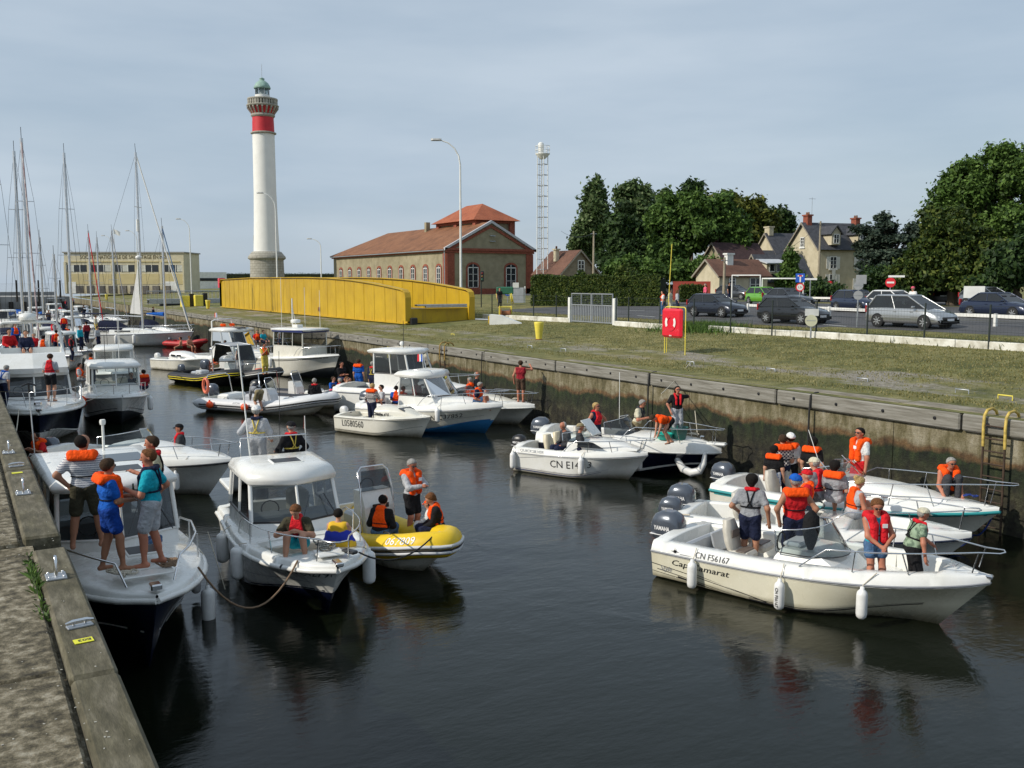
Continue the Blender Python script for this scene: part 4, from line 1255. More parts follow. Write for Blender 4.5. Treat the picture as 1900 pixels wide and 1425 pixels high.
def disc(o, z, r, m, name='sign_face', y=-.06, x=0, ring=None):
 MB().lathe([(r, 0), (r, .015)], 24, (x, y, z), M=Matrix.Rotation(math.pi / 2, 4, 'X'), sm=False).build(name, m, o)
 if ring: MB().lathe([(r * .72, 0), (r * .72, .004)], 24, (x, y - .016, z), M=Matrix.Rotation(math.pi / 2, 4, 'X'), sm=False).build('sign_centre', ring, o)
back = mat('sign_back', (.36, .37, .38), .5, .4, var=.1)
s = pole_sign(1590, 607, 2.6, 'grey pole carrying the backs of two round signs and a square one')
disc(s, 2.12, .23, back); disc(s, 1.62, .23, back)
MB().box((.12, -.05, 2.42), (.5, .02, .45)).build('sign_face', back, s)
for z in (2.12, 1.62): MB().box((0, -.08, z), (.42, .015, .03)).build('bracket', galv, s)
s = pole_sign(1504, 628, 1.35, 'grey pole with a pale square and a round sign seen from behind')
MB().box((.02, -.05, 1.2), (.6, .02, .32)).build('sign_face', mat('sign_back_pale', (.55, .56, .55), .5), s); disc(s, .82, .27, mat('sign_back_cream', (.5, .5, .36), .6)); MB().box((.0, -.075, .82), (.4, .015, .03)).build('bracket', galv, s)
s = pole_sign(1483, 575, 2.5, 'blue dead-end sign above a round red-ringed weight limit sign')
MB().box((0, -.05, 2.25), (.62, .02, .62), bev=.008).build('sign_face', blue_s, s); MB().box((0, -.064, 2.17), (.1, .008, .4)).build('dead_end_bar', whitep, s); MB().box((0, -.064, 2.4), (.36, .008, .1)).build('dead_end_top', whitep, s); MB().box((0, -.07, 2.4), (.2, .008, .1)).build('dead_end_red', red_s, s)
disc(s, 1.6, .3, red_s, ring=whitep); lettering('lettering', '3,5t', .2, letk, s, (0, -.085, 1.53), (1, 0, 0), (0, 0, 1), center=True)
def no_entry(px, py, h, label, r=.32):
 s = pole_sign(px, py, h, label); disc(s, h - .3, r, red_s); MB().box((0, -.08, h - .3), (r * 1.4, .012, r * .36)).build('white_bar', whitep, s); return s
s = no_entry(1650, 578, 2.2, 'red no-entry sign with white bar by the dark van'); MB().box((.35, -.04, 2.3), (1.0, .02, .13)).build('arrow_board', whitep, s)
no_entry(1538, 560, 1.9, 'small distant no-entry sign before the dormer house', .26)
s = pole_sign(1502, 570, 2.1, 'white direction arrow board on a post right of the blue sign'); MB().box((0, -.04, 2.1), (.95, .02, .14)).build('arrow_board', whitep, s)
s = pole_sign(1229, 565, 1.95, 'round red-ringed sign with a dark bar left of the white car'); disc(s, 1.7, .3, red_s, ring=letk)
s = pole_sign(942, 562, 1.2, 'blue round footpath sign by the traffic light'); disc(s, 1.0, .32, blue_s)
MB().tube([(-.06, -.085, .82), (-.06, -.085, 1.18)], .03, 5).build('pictogram', whitep, s); MB().tube([(.08, -.085, .82), (.08, -.085, 1.08)], .025, 5).build('pictogram', whitep, s)
s = pole_sign(1003, 560, 2.4, 'large black board on a black pole under the radar mast', m=postk, r=.05); MB().box((0, -.05, 2.35), (1.15, .04, .85)).build('board', mat('board_black', (.02, .022, .025), .6), s)
s = pole_sign(893, 570, 3.0, 'black traffic light on a pole before the engine house', 'traffic light', postk, .05, 'traffic_light')
MB().box((.1, -.1, 2.75), (.3, .25, .95), bev=.04).build('housing', black, s)
for k, m_ in enumerate((mat('lamp_green', (.02, .12, .06), .3), mat('lamp_amber', (.2, .1, .01), .3), mat('lamp_red', (.2, .02, .02), .3))):
 MB().lathe([(.09, 0), (.07, .03), (0, .04)], 12, (.1, -.22, 2.48 + k * .27), M=Matrix.Rotation(math.pi / 2, 4, 'X')).build('lens', m_, s)
o = empty('barrier', gp(990, 558), R(-25)); tag(o, 'red and white hinged road barrier in front of the hedge', 'barrier')
for k in range(7): MB().box((.2 + k * .36, 0, .9), (.33, .04, .72)).build('panel', mat('barrier_red', (.22, .025, .03), .6), o); MB().box((.03 + k * .36, -.03, .9), (.04, .04, .8)).build('upright', whitep, o)
for zz in (.48, 1.32): MB().box((1.3, -.03, zz), (2.7, .045, .07)).build('rail', whitep, o)
MB().box((2.65, 0, .6), (.12, .12, 1.4)).build('post', whitep, o)
o = empty('bascule_wheel', gp(922, 566), R(-30)); tag(o, 'green and yellow bridge machinery behind the fence near the bridge end', 'machine')
for k in (0, 1):
 MB().lathe([(.15, -.12), (.5, -.1), (.5, -.04), (.3, -.02), (.3, .02), (.5, .04), (.5, .1), (.15, .12)], 16, (.1 + k * 1.3, 0, .6), M=Matrix.Rotation(math.pi / 2 - .2, 4, 'Y')).build('drum', yelp, o)
MB().box((.75, .3, 1.35), (1.6, .6, .7), bev=.08).build('casing', mat('machine_green', (.03, .14, .08), .5), o)
o = empty('control_cabinet', gp(955, 562), R(-30)); tag(o, 'grey slatted cabinet with white notice near the blue sign', 'cabinet')
MB().box((.3, 0, .75), (1.2, .5, 1.5), bev=.02).build('case', mat('cabinet_grey', (.4, .42, .44), .5), o); MB().box((.1, -.28, 1.75), (.6, .03, .5)).build('notice', whitep, o); MB().box((1.0, -.1, .8), (.12, .12, 1.7)).build('post', whitep, o)
o = empty('lifebuoy_post', (33.5, 140, 3.2)); tag(o, 'red lifebuoy box on a post near the far lamp', 'lifebuoy post')
MB().box((0, 0, 2.6), (.9, .9, 1.4), bev=.05).build('box', redcase, o); MB().tube([(0, 0, 0), (0, 0, 2)], .08, 6).build('post', yelp, o)
for k, (px, lb) in enumerate(((343, 'left yellow box on the quay before the lifeboat station'), (368, 'right yellow box on the quay near the bridge end'))):
 p = far(px, 552, 118); o = MB().box((0, 0, .7), (1.0, .9, 1.4), bev=.05).build('equipment_box', yelp, loc=(p.x, p.y, gz(p.x))); tag(o, lb, 'box', 'yellow equipment boxes')
 MB().box((.8, 0, .8), (.5, .6, 1.7)).build('frame', black, o)
# utility poles and wires
def upole(px, py, top, D, label):
 p = far(px, py, D); p.z = gz(p.x)
 o = empty('utility_pole', p); tag(o, label, 'utility pole', 'utility poles'); h = (524 - top) / (FOCAL / D) + EYE - p.z
 MB().tube([(0, 0, 0), (0, 0, h)], [.16, .1], 8).build('pole', mat('pole_concrete', (.3, .26, .19), .9, var=.2), o)
 MB().tube([(-.4, 0, h - .3), (.4, 0, h - .3)], .04, 5).build('cross_arm', galv, o)
 return Vector((p.x, p.y, p.z + h - .2))
u1 = upole(1101, 515, 430, 108, 'slim wooden pole at the right gable of the brown-roofed house')
u2 = upole(1518, 545, 412, 110, 'concrete pole at the corner of the dormer house')
u3 = upole(1343, 545, 478, 90, 'short pole in front of the tiled cottage')
for k, (a, b) in enumerate(((u2, Vector((u2.x + 22, u2.y - 10, 12.5))), (u2, Vector((h4.location.x, h4.location.y, 8.6))), (u1, Vector((66, 100, 12.3))))):
 pts = [a.lerp(b, t) - Vector((0, 0, 1.2 * 4 * t * (1 - t) * .5)) for t in np.linspace(0, 1, 9)]
 tag(MB().tube(pts, .018, 4).build('overhead_wire', black), ('overhead wire running right from the pole by the dormer house', 'overhead wire from the pole to the low slate house', 'overhead wire from the slim pole towards the radar mast')[k], 'wire')
def rail_fence(pts, label, h=.62):
 o = empty('white_rail', pts[0]); tag(o, label, 'guard rail', 'white wooden rails of the car park')
 loc = [p - pts[0] for p in pts]
 for a, b in zip(loc[:-1], loc[1:]):
  c = (a + b) / 2; d = b - a
  MB().box((c.x, c.y, h - .12 + c.z), (d.length - .02, .07, .17), rz=math.atan2(d.y, d.x), bev=.01).build('rail', whitep, o)
 for a in loc: MB().box((a.x, a.y + .1, h / 2 - .05 + a.z), (.2, .14, h + .1), bev=.02).build('post', whitep, o)
rail_fence([gp(1390, 580), gp(1445, 583), gp(1541, 588), gp(1635, 594)], 'white wooden rail behind the black hatchback')
rail_fence([gp(1745, 601), gp(1850, 606), gp(1950, 612)], 'white wooden rail in front of the navy saloon at right')
rail_fence([gp(1480, 560), gp(1560, 562)], 'distant white wooden rail behind the grey saloon', .5)
o = empty('crash_barrier', gp(1130, 566)); tag(o, 'grey steel crash barrier at the foot of the hedge', 'crash barrier')
a = gp(1118, 564); b = gp(1222, 567); o.location = a; d = b - a
MB().box((d.x / 2, d.y / 2, .6), (d.length, .06, .3), rz=math.atan2(d.y, d.x), bev=.02).build('beam', galv, o)
for t in np.linspace(0, 1, 6): MB().box((d.x * t, d.y * t, .3), (.1, .1, .7)).build('post', galv, o)
# ------------------------------------------------------------------ trees and hedges
def leaf_mesh(name, C, Nn, size, g, m, flat=.0):
 n = len(C)
 rv = g.normal(0, 1, (n, 3))
 nrm = Nn * .8 + rv * .7; nrm[:, 2] += .35 + flat * 2
 nrm /= np.linalg.norm(nrm, axis=1)[:, None] + 1e-9
 t = np.cross(nrm, g.normal(0, 1, (n, 3))); t /= np.linalg.norm(t, axis=1)[:, None] + 1e-9
 b = np.cross(nrm, t)
 s = size * g.uniform(.55, 1.35, n)[:, None]
 v = np.empty((n, 4, 3))
 v[:, 0] = C - t * s; v[:, 1] = C - b * s * .55; v[:, 2] = C + t * s; v[:, 3] = C + b * s * .55
 me = bpy.data.meshes.new(name)
 me.vertices.add(n * 4); me.vertices.foreach_set('co', v.reshape(-1))
 me.loops.add(n * 4); me.loops.foreach_set('vertex_index', np.arange(n * 4))
 me.polygons.add(n); me.polygons.foreach_set('loop_start', np.arange(0, n * 4, 4)); me.polygons.foreach_set('loop_total', np.full(n, 4))
 me.materials.append(m); me.update()
 return me
def crown_points(g, lobes, nclump, nleaf, spread, shell=.55):
 """leaf clumps spread through the crown's lobes, denser towards the outside"""
 sub_ = []
 for l_ in lobes:                                  # each lobe breaks up into smaller boughs with gaps between
  sub_.append(tuple(l_[:3]) + tuple(.72 * q for q in l_[3:]))
  for _ in range(9):
   d = g.normal(0, 1, 3); d /= np.linalg.norm(d); k_ = g.uniform(.24, .44)
   sub_.append(tuple(np.array(l_[:3]) + d * np.array(l_[3:]) * g.uniform(.66, .84)) + tuple(k_ * q for q in l_[3:]))
 lobes = sub_
 vol = np.array([l_[3] * l_[4] * l_[5] for l_ in lobes]) ** .72
 pick = g.choice(len(lobes), nclump, p=vol / vol.sum())
 d = g.normal(0, 1, (nclump, 3)); d /= np.linalg.norm(d, axis=1)[:, None]
 r = shell + (1 - shell) * g.random(nclump) ** .6
 r *= 1 + .06 * np.clip(g.normal(0, 1, nclump), -2, 1.5)
 L_ = np.array(lobes)[pick]
 c = L_[:, :3] + d * L_[:, 3:] * r[:, None]
 q = np.repeat(c, nleaf, 0) + g.normal(0, 1, (nclump * nleaf, 3)) * spread * .62 * np.repeat(g.uniform(.5, 1.2, nclump), nleaf)[:, None]
 nn = np.repeat(d, nleaf, 0)
 return q, nn
TREES = 0
def tree(label, base, h, lobes, m, nclump, nleaf, size, spread, trunk=.25, limbs=7, name='tree', group='trees behind the car park', shell=.5, flat=0.0, bare=.25):
 global TREES
 TREES += 1
 g = np.random.default_rng(100 + TREES)
 o = empty(name, base); tag(o, label, 'tree', group)
 q, nn = crown_points(g, lobes, nclump, nleaf, spread, shell)
 keep = q[:, 2] > .2
 me = leaf_mesh('crown', q[keep], nn[keep], size, g, m, flat)
 link(bpy.data.objects.new('crown', me), o)
 t = MB()
 top = .85 * max(l_[2] for l_ in lobes)
 pts = [(0, 0, -.2)] + [(g.normal(0, .12) * k, g.normal(0, .12) * k, top * k / 4) for k in range(1, 5)]
 t.tube(pts, [trunk * (1.15 - .24 * k) for k in range(5)], 8)
 for k in range(limbs):
  l_ = lobes[k % len(lobes)]
  z0 = top * g.uniform(bare, .7); a = Vector((0, 0, z0)); b = Vector(l_[:3]) + Vector(g.normal(0, .12, 3)) * l_[3]
  mid = a.lerp(b, .5) + Vector((0, 0, .08 * h))
  t.tube([a, mid, b], [trunk * .42, trunk * .25, trunk * .08], 6)
 t.build('trunk', bark, o)
 return o
def at_d(px, D, z=None):
 p = far(px, 524, D); p.z = gz(p.x) if z is None else z
 return p
def lob(D, px0, *ls):
 """lobes given as (px, py, rx_px, ry_px, depth offset m) at distance D relative to the trunk at px0"""
 k = D / FOCAL; b = at_d(px0, D); out = []
 az = YAW + math.atan((px0 - 950) / FOCAL); rt = Vector((math.cos(az), -math.sin(az), 0)); fw = Vector((math.sin(az), math.cos(az), 0))
 for px, py, rx, ry, dz in ls:
  c = rt * ((px - px0) * k) + fw * dz
  out.append((c.x, c.y, EYE + (524 - py) * k - b.z, rx * k, rx * k, ry * k))
 return out
tree('tall pale poplar at the left end of the tree group', at_d(1100, 165), 16, lob(165, 1100, (1104, 372, 17, 26, -6), (1100, 400, 28, 36, -6), (1092, 435, 32, 42, -6), (1082, 470, 22, 34, -6), (1115, 430, 26, 46, -6)), leaf_pop, 1300, 22, .36, .75, .35, name='poplar_tree')
tree('second poplar with a high rounded top behind the dark trees', at_d(1172, 165), 17, lob(165, 1172, (1163, 368, 24, 28, 0), (1190, 376, 22, 30, 1), (1172, 410, 40, 40, 0)), leaf_pop, 1000, 22, .42, .75, .35, name='poplar_tree')
tree('thin pale tree top showing between poplar and pine', at_d(1225, 170), 15, lob(170, 1225, (1225, 378, 18, 26, 0), (1235, 400, 24, 22, 0)), leaf_pop, 260, 16, .4, .8, .25, name='pale_tree')
tree('big dark broadleaf tree right of the brown-roofed house', at_d(1145, 132), 12, lob(132, 1145, (1148, 430, 30, 30, 0), (1178, 440, 34, 38, 1), (1160, 475, 50, 40, -1), (1135, 490, 36, 28, 0), (1190, 475, 35, 35, 0)), leaf_dk, 1400, 24, .34, .6, .5, name='broadleaf_tree', shell=.45)
tree('black-green pine with a narrow top above the other trees', at_d(1283, 150), 17, lob(150, 1283, (1282, 360, 20, 26, 0), (1290, 385, 30, 20, 0), (1270, 400, 28, 20, 1), (1305, 398, 22, 16, 0)), leaf_dk, 520, 22, .36, .6, .35, name='pine_tree', shell=.4)
tree('wide spreading light green tree in the middle of the group', at_d(1270, 118), 12, lob(118, 1270, (1240, 395, 34, 28, 0), (1280, 388, 44, 26, 0), (1325, 395, 42, 28, 0), (1230, 430, 34, 36, -2), (1290, 425, 55, 35, -1), (1350, 420, 34, 32, 0), (1250, 468, 34, 24, -2), (1370, 450, 30, 22, 0), (1225, 478, 22, 20, -2)), leaf_mid, 1900, 22, .3, .5, .55, limbs=12, name='broadleaf_tree', shell=.6)
tree('dark cypress with ragged golden branch tips right of the wide tree', at_d(1372, 138), 14, lob(138, 1372, (1345, 378, 30, 16, 0), (1375, 385, 34, 18, 0), (1400, 400, 32, 22, 0), (1420, 410, 24, 18, 0), (1375, 430, 60, 32, 0), (1400, 460, 50, 28, 0), (1330, 380, 24, 14, 1)), leaf_oli, 1150, 20, .34, .75, .5, name='cypress_tree', shell=.55)
tree('dark rounded pine at the right end of the group', at_d(1438, 150), 11, lob(150, 1438, (1435, 408, 24, 18, 0), (1455, 418, 14, 20, 0), (1430, 430, 30, 22, 0)), leaf_dk, 520, 22, .34, .6, .35, name='pine_tree')
tree('leafy undergrowth tree below the wide tree by the hedge', at_d(1225, 112), 5, lob(112, 1225, (1200, 500, 40, 24, 0), (1260, 505, 40, 20, 0), (1300, 500, 30, 26, 0), (1160, 500, 40, 24, 0)), leaf_mid, 700, 22, .26, .5, .2, name='bush_tree')
tree('purple-leaved tree between the wide tree and the cottage roof', at_d(1345, 122), 6, lob(122, 1345, (1350, 465, 26, 28, 0), (1330, 490, 22, 22, 0)), leaf_pur, 360, 20, .3, .5, .3, name='copper_tree')
cedar_l = [(1640, 420, 26, 5, 0), (1625, 432, 34, 5, 0), (1655, 445, 46, 6, 0), (1620, 455, 40, 6, 1), (1690, 440, 34, 6, 0), (1700, 425, 30, 6, 0), (1640, 472, 56, 7, 0), (1690, 470, 40, 7, 0), (1615, 490, 30, 6, 0), (1660, 495, 50, 8, 0), (1635, 405, 12, 6, 0), (1600, 425, 22, 4, 0), (1635, 510, 40, 10, 0)]
tree('blue-green cedar with flat layered branches behind the dormer house', at_d(1650, 112), 11, lob(112, 1650, *cedar_l), leaf_ced, 1300, 20, .26, .38, .5, limbs=13, name='cedar_tree', shell=.15, flat=.6)
tree('great tall poplar at the right edge of the picture', at_d(1850, 84), 15, lob(84, 1850, (1860, 330, 70, 48, 0), (1800, 350, 55, 48, 0), (1765, 385, 42, 55, 0), (1920, 340, 70, 60, 0), (1830, 420, 80, 60, 1), (1900, 430, 80, 70, 0), (1780, 455, 45, 50, 1), (1790, 312, 26, 18, 0), (1845, 290, 28, 16, 0), (1905, 300, 30, 30, 0)), leaf_mid, 3900, 24, .19, .4, .6, limbs=14, name='broadleaf_tree', shell=.55)
tree('round dark green tree in front of the great poplar', at_d(1770, 70), 9, lob(70, 1770, (1750, 430, 58, 48, 0), (1780, 470, 75, 48, 0), (1720, 480, 48, 40, 0), (1830, 490, 60, 50, 0), (1760, 515, 80, 28, 0), (1690, 505, 30, 26, 0)), leaf_hed, 2300, 26, .17, .32, .4, limbs=10, name='broadleaf_tree', shell=.6)
tree('dark leafy tree below the great poplar at right edge', at_d(1890, 66), 8, lob(66, 1890, (1880, 490, 55, 40, 0), (1930, 470, 60, 60, 0), (1860, 525, 50, 24, 0)), leaf_dk, 1000, 24, .2, .34, .3, name='broadleaf_tree')
tree('dark shrubs between the dormer house and the round tree', at_d(1640, 88), 4, lob(88, 1640, (1630, 520, 36, 22, 0), (1670, 515, 34, 26, 0), (1690, 530, 30, 20, 0)), leaf_dk, 700, 22, .2, .36, .2, name='shrub')
tree('green climbing shrub at the left wall of the dormer house', at_d(1465, 104), 5, lob(104, 1465, (1466, 490, 13, 26, 0), (1462, 520, 22, 24, 0), (1480, 535, 20, 14, 0)), leaf_mid, 420, 20, .2, .4, .15, name='shrub')
tree('dark shrub below the blue dead-end sign', at_d(1520, 84), 2, lob(84, 1520, (1515, 535, 30, 16, 0), (1540, 540, 22, 12, 0)), leaf_dk, 320, 20, .18, .3, .1, name='shrub')
tree('purple flowering shrub by the door of the dormer house', at_d(1552, 96), 1.4, lob(96, 1552, (1550, 537, 16, 8, 0)), leaf_mat('flowers_purple', (.12, .03, .14), (.2, .05, .22), (.04, .06, .03)), 90, 16, .16, .3, .06, name='shrub')
tree('small bush in front of the brown-roofed house', at_d(1078, 100), 2, lob(100, 1078, (1078, 512, 10, 8, 0), (1160, 508, 26, 12, 0)), leaf_hed, 160, 18, .2, .35, .08, name='shrub')
def hedge(a, b, h, w, label, n, m=leaf_hed):
 d = b - a; L_ = Vector((d.x, d.y)).length; ang = math.atan2(d.y, d.x)
 o = empty('hedge', a, ang); tag(o, label, 'hedge')
 g = np.random.default_rng(int(L_ * 10))
 C = np.empty((n, 3)); N_ = np.zeros((n, 3))
 f = g.random(n)
 top = f < .3
 C[:, 0] = g.uniform(0, L_, n); C[:, 1] = np.where(top, g.uniform(0, w, n), np.abs(g.normal(0, .06, n))); C[:, 2] = np.where(top, h + g.normal(0, .07, n), g.uniform(.05, h, n))
 N_[:, 1] = np.where(top, 0, -1); N_[:, 2] = np.where(top, 1, .1)
 C[:, 2] += .1 * np.sin(C[:, 0] * 1.3) * top
 link(bpy.data.objects.new('foliage', leaf_mesh('foliage', C, N_, .13, g, m)), o)
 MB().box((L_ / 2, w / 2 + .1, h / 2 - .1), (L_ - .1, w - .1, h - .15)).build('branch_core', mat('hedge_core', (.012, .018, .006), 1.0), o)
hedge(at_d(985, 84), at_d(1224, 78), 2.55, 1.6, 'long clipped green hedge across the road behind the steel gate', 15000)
hedge(at_d(1262, 86), at_d(1312, 86), 1.4, 1.0, 'short low hedge below the red board', 2500)
hedge(at_d(1655, 72), at_d(1720, 70), 1.3, 1.2, 'low hedge below the cedar', 3000, leaf_dk)
hedge(at_d(350, 300), at_d(640, 300), 4.6, 6, 'distant dark scrub on the shore between station and engine house', 3500, leaf_dk)
for k, (px, w, h) in enumerate(((388, 9, 5.2), (372, 4, 4.0))):
 p = far(px, 524, 270); o = MB().box((0, 0, h / 2), (w, 4, h)).build('white_shed', whitep, loc=(p.x, p.y, 3.6)); tag(o, ('wide', 'narrow')[k] + ' distant white shed left of the yellow bridge', 'shed')
 MB().box((0, -2.05, h * .6), (w * .8, .1, .8)).build('window_band', pane_m, o)
# ------------------------------------------------------------------ parked cars
tyre_m = mat('tyre', (.018, .018, .018), .8, var=.2)
rim_m = mat('alloy_rim', (.55, .56, .57), .3, .7, var=.1)
head_m = mat('headlight', (.75, .77, .8), .1, .2, var=.05, coat=.6)
tail_m = mat('tail_light', (.35, .01, .01), .2, var=.1, coat=.5)
def paint(name, c, metal=.3): return mat('car_' + name, c, .28, metal, var=.04, sc=1.5, coat=.8)
CAR = {  # L, W, belt heights (x frac, z), greenhouse base (rear, front), roof (rear, front), height
 'hatch': (4.0, 1.70, [(0, .62), (.02, .9), (.25, .94), (.68, .92), (.74, .93), (.9, .78), (.97, .66), (1, .45)], (.02, .74), (.14, .52), 1.46),
 'mpv': (4.28, 1.75, [(0, .6), (.02, .95), (.3, .98), (.7, .95), (.8, .93), (.93, .74), (.98, .6), (1, .42)], (.015, .82), (.12, .54), 1.62),
 'saloon': (4.45, 1.74, [(0, .6), (.015, .9), (.16, .96), (.66, .92), (.72, .92), (.92, .76), (.98, .62), (1, .42)], (.14, .71), (.27, .52), 1.44),
 'suv': (4.5, 1.85, [(0, .7), (.015, 1.1), (.3, 1.12), (.68, 1.08), (.73, 1.08), (.93, .98), (.98, .8), (1, .5)], (.015, .73), (.06, .56), 1.78),
}
def car(px, py, head, typ, m, label, shift=.85, plate=True):
 L_, W, belt, (g0, g1), (r0, r1), H_ = CAR[typ]
 p = gp(px, py)
 az = YAW + math.atan((px - 950) / FOCAL)
 p = p + Vector((math.sin(az), math.cos(az), 0)) * shift
 p.z = gz(p.x)
 o = empty('car', p, R(head)); tag(o, label, 'car', 'cars in the car park and on the road')
 hw = W / 2
 bx = [b_[0] * L_ for b_ in belt]; bz = [b_[1] for b_ in belt]
 def zb(x): return float(np.interp(x, bx, bz))
 def wid(x):
  t = x / L_; return hw * (1 - .16 * max(0, (t - .82) / .18) ** 2 - .1 * max(0, (.1 - t) / .1) ** 2)
 xs = sorted(set([0, .02 * L_, .06 * L_, .12 * L_, .93 * L_, .97 * L_, L_] + list(np.linspace(.05, .9, 16) * L_)))
 rings = []
 for x in xs:
  w, z = wid(x), zb(x)
  lo = .22 + .1 * (x < .02 * L_ or x > .97 * L_)
  x_ = x - L_ / 2
  rings.append([Vector(q) for q in ((x_, -w * .9, lo), (x_, -w * .99, lo + .12), (x_, -w, z * .62), (x_, -w * .97, z - .09), (x_, -w * .86, z), (x_, 0, z + .03), (x_, w * .86, z), (x_, w * .97, z - .09), (x_, w, z * .62), (x_, w * .99, lo + .12), (x_, w * .9, lo))])
 MB().loft(rings).build('body', m, o)
 # cabin: glass band with posts and a roof panel
 def gh(fr, inset):
  x0 = (g0 + (r0 - g0) * fr) * L_ - L_ / 2; x1 = (g1 + (r1 - g1) * fr) * L_ - L_ / 2
  zl = zb(g0 * L_) * (1 - fr) + (H_ - .07) * fr; zr = zb(g1 * L_) * (1 - fr) + (H_ - .07) * fr
  w = hw * (.9 - .2 * fr) - inset
  return x0, x1, zl, zr, w
 def ring(fr, inset=0.0):
  x0, x1, zl, zr, w = gh(fr, inset); n = 9; out = []
  for i in range(n): t = i / (n - 1); out.append(Vector((x0 + (x1 - x0) * t, -w * (1 - .1 * t ** 6), zl + (zr - zl) * t)))
  for i in range(n): t = 1 - i / (n - 1); out.append(Vector((x0 + (x1 - x0) * t, w * (1 - .1 * t ** 6), zl + (zr - zl) * t)))
  return out
 a, b = ring(0), ring(1)
 gl = MB(); gl.loft([a, b], cap=False, sm=False); gl.build('windows', glass_car, o)
 MB().box((0, 0, .62), (L_ * .62, W * .8, .5)).build('interior', black, o)
 for sx in (-.5, .35):
  for sy in (-.36, .36): MB().box((sx, sy, 1.0), (.14, .46, .55), bev=.05).build('seat', mat('car_seat', (.04, .04, .045), .8), o)
 top = [Vector((v.x, v.y, H_ - .07)) for v in b]; mid = [Vector((v.x * .97 + top[0].x * 0, v.y * .9, H_ - .01)) for v in b]
 cen = [Vector((v.x * .9, v.y * .35, H_)) for v in b]
 MB().loft([top, mid, cen], cap=True).build('roof', m, o)
 po = MB()
 n = 9
 for i0, t in ((0, .045), (8, .035), (4, .03), (9, .035), (17, .045), (13, .03)):
  po.tube([a[i0], b[i0]], t, 5)
 for s in (0, 1):
  seq = b[0:9] if s == 0 else b[9:18]; po.tube(seq, .022, 4)
  seq = a[0:9] if s == 0 else a[9:18]; po.tube(seq, .02, 4)
 po.build('pillars', m, o)
 for sx, nm in ((-.31, 'rear'), (.31, 'front')):
  for sy in (-1, 1):
   x = sx * L_; y = sy * (hw - .1)
   RM = Matrix.Rotation(math.pi / 2, 4, 'X')
   MB().lathe([(.355, -.105), (.355, .105)], 20, (x, y, .33), M=RM).build('wheel_arch', black, o)
   w_ = empty('wheel', (x, y + sy * .012, .31), 0, o)
   MB().lathe([(.2, -.1), (.29, -.105), (.31, -.07), (.31, .07), (.29, .105), (.2, .1)], 20, M=RM).build('tyre', tyre_m, w_)
   rm = MB().lathe([(.205, -.1 if sy > 0 else -.1), (.205, .1), (.17, .085), (.06, .07)], 16, M=RM)
   for k in range(7):
    an = k * 2 * math.pi / 7; rm.box((.11 * math.cos(an), sy * .108, .11 * math.sin(an)), (.2, .02, .045), M=Matrix.Rotation(-an, 4, 'Y'))
   rm.lathe([(.05, -.112), (.05, .112)], 10, M=RM)
   rm.build('rim', rim_m, w_)
 fx = L_ / 2
 for sy in (-1, 1):
  MB().loft([[Vector((fx - .5, sy * hw * .8, zb(L_ * .88) - .03)), Vector((fx - .45, sy * hw * .98, zb(L_ * .88) - .12)), Vector((fx - .4, sy * hw * .97, zb(L_ * .88) - .2))],
    [Vector((fx - .12, sy * hw * .52, zb(L_ * .965) - .0)), Vector((fx - .1, sy * hw * .8, zb(L_ * .965) - .06)), Vector((fx - .1, sy * hw * .82, zb(L_ * .965) - .14))]], closed=True).build('headlight', head_m, o)
  MB().box((-fx + .06, sy * hw * .84, .88), (.1, .2, .35), bev=.03).build('tail_light', tail_m, o)
  MB().box((fx * .36, sy * (hw + .08), zb(L_ * .66) + .06), (.14, .2, .13), bev=.04).build('mirror', m, o)
  MB().box((-.25, sy * (hw + .003), .5), (L_ * .4, .02, .06), bev=.008).build('side_trim', m, o)
  for xx in (-.32, .62): MB().box((xx, sy * (hw * .985), .78), (.16, .03, .03)).build('door_handle', m, o)
 MB().box((fx - .03, 0, .5), (.1, W * .62, .14), bev=.03).build('grille', black, o)
 MB().box((fx - .04, 0, .33), (.1, W * .7, .1), bev=.03).build('air_intake', black, o)
 if plate: MB().box((fx + .025, 0, .44), (.02, .5, .11)).build('number_plate', letw, o); MB().box((-fx - .01, 0, .7), (.02, .5, .11)).build('number_plate', letw, o)
 return o
pk_ = paint('black', (.012, .013, .015)); pn = paint('navy', (.012, .02, .05)); ps = paint('silver', (.42, .43, .43), .7); pg = paint('green', (.14, .42, .02)); pw = paint('white', (.72, .72, .7), 0); pd = paint('graphite', (.04, .045, .055)); pm = paint('grey', (.2, .22, .24), .6)
car(1690, 610, -90, 'mpv', ps, 'silver people carrier driving past the long white kerb wall')
car(1472, 602, -88, 'hatch', pk_, 'black hatchback on the road behind the round-backed sign')
car(1330, 589, -88, 'hatch', paint('dark_blue', (.015, .02, .035)), 'dark blue hatchback right of the lifebuoy case')
car(1420, 566, -105, 'hatch', pg, 'bright green hatchback parked behind the dark blue one')
car(1365, 556, -80, 'hatch', pd, 'graphite hatchback parked left of the green car')
car(1462, 570, -98, 'saloon', pd, 'dark grey saloon parked right of the green car')
car(1252, 550, -35, 'hatch', pw, 'small white hatchback by the tall hedge')
car(1318, 550, 150, 'saloon', pm, 'silver grey estate parked left of the cottage door')
car(1592, 580, -105, 'hatch', pn, 'navy hatchback parked left of the white car behind the silver people carrier')
car(1662, 582, -100, 'hatch', pw, 'white car mostly hidden behind the silver people carrier')
car(1725, 565, 60, 'suv', pk_, 'black off-roader parked below the no-entry sign')
car(1858, 592, -98, 'saloon', pn, 'navy saloon parked at the right edge behind the white rail')
car(1835, 572, -100, 'hatch', pm, 'silver hatchback parked behind the navy saloon at right')
car(1388, 545, 140, 'suv', pm, 'grey car parked below the left white pipe frame')
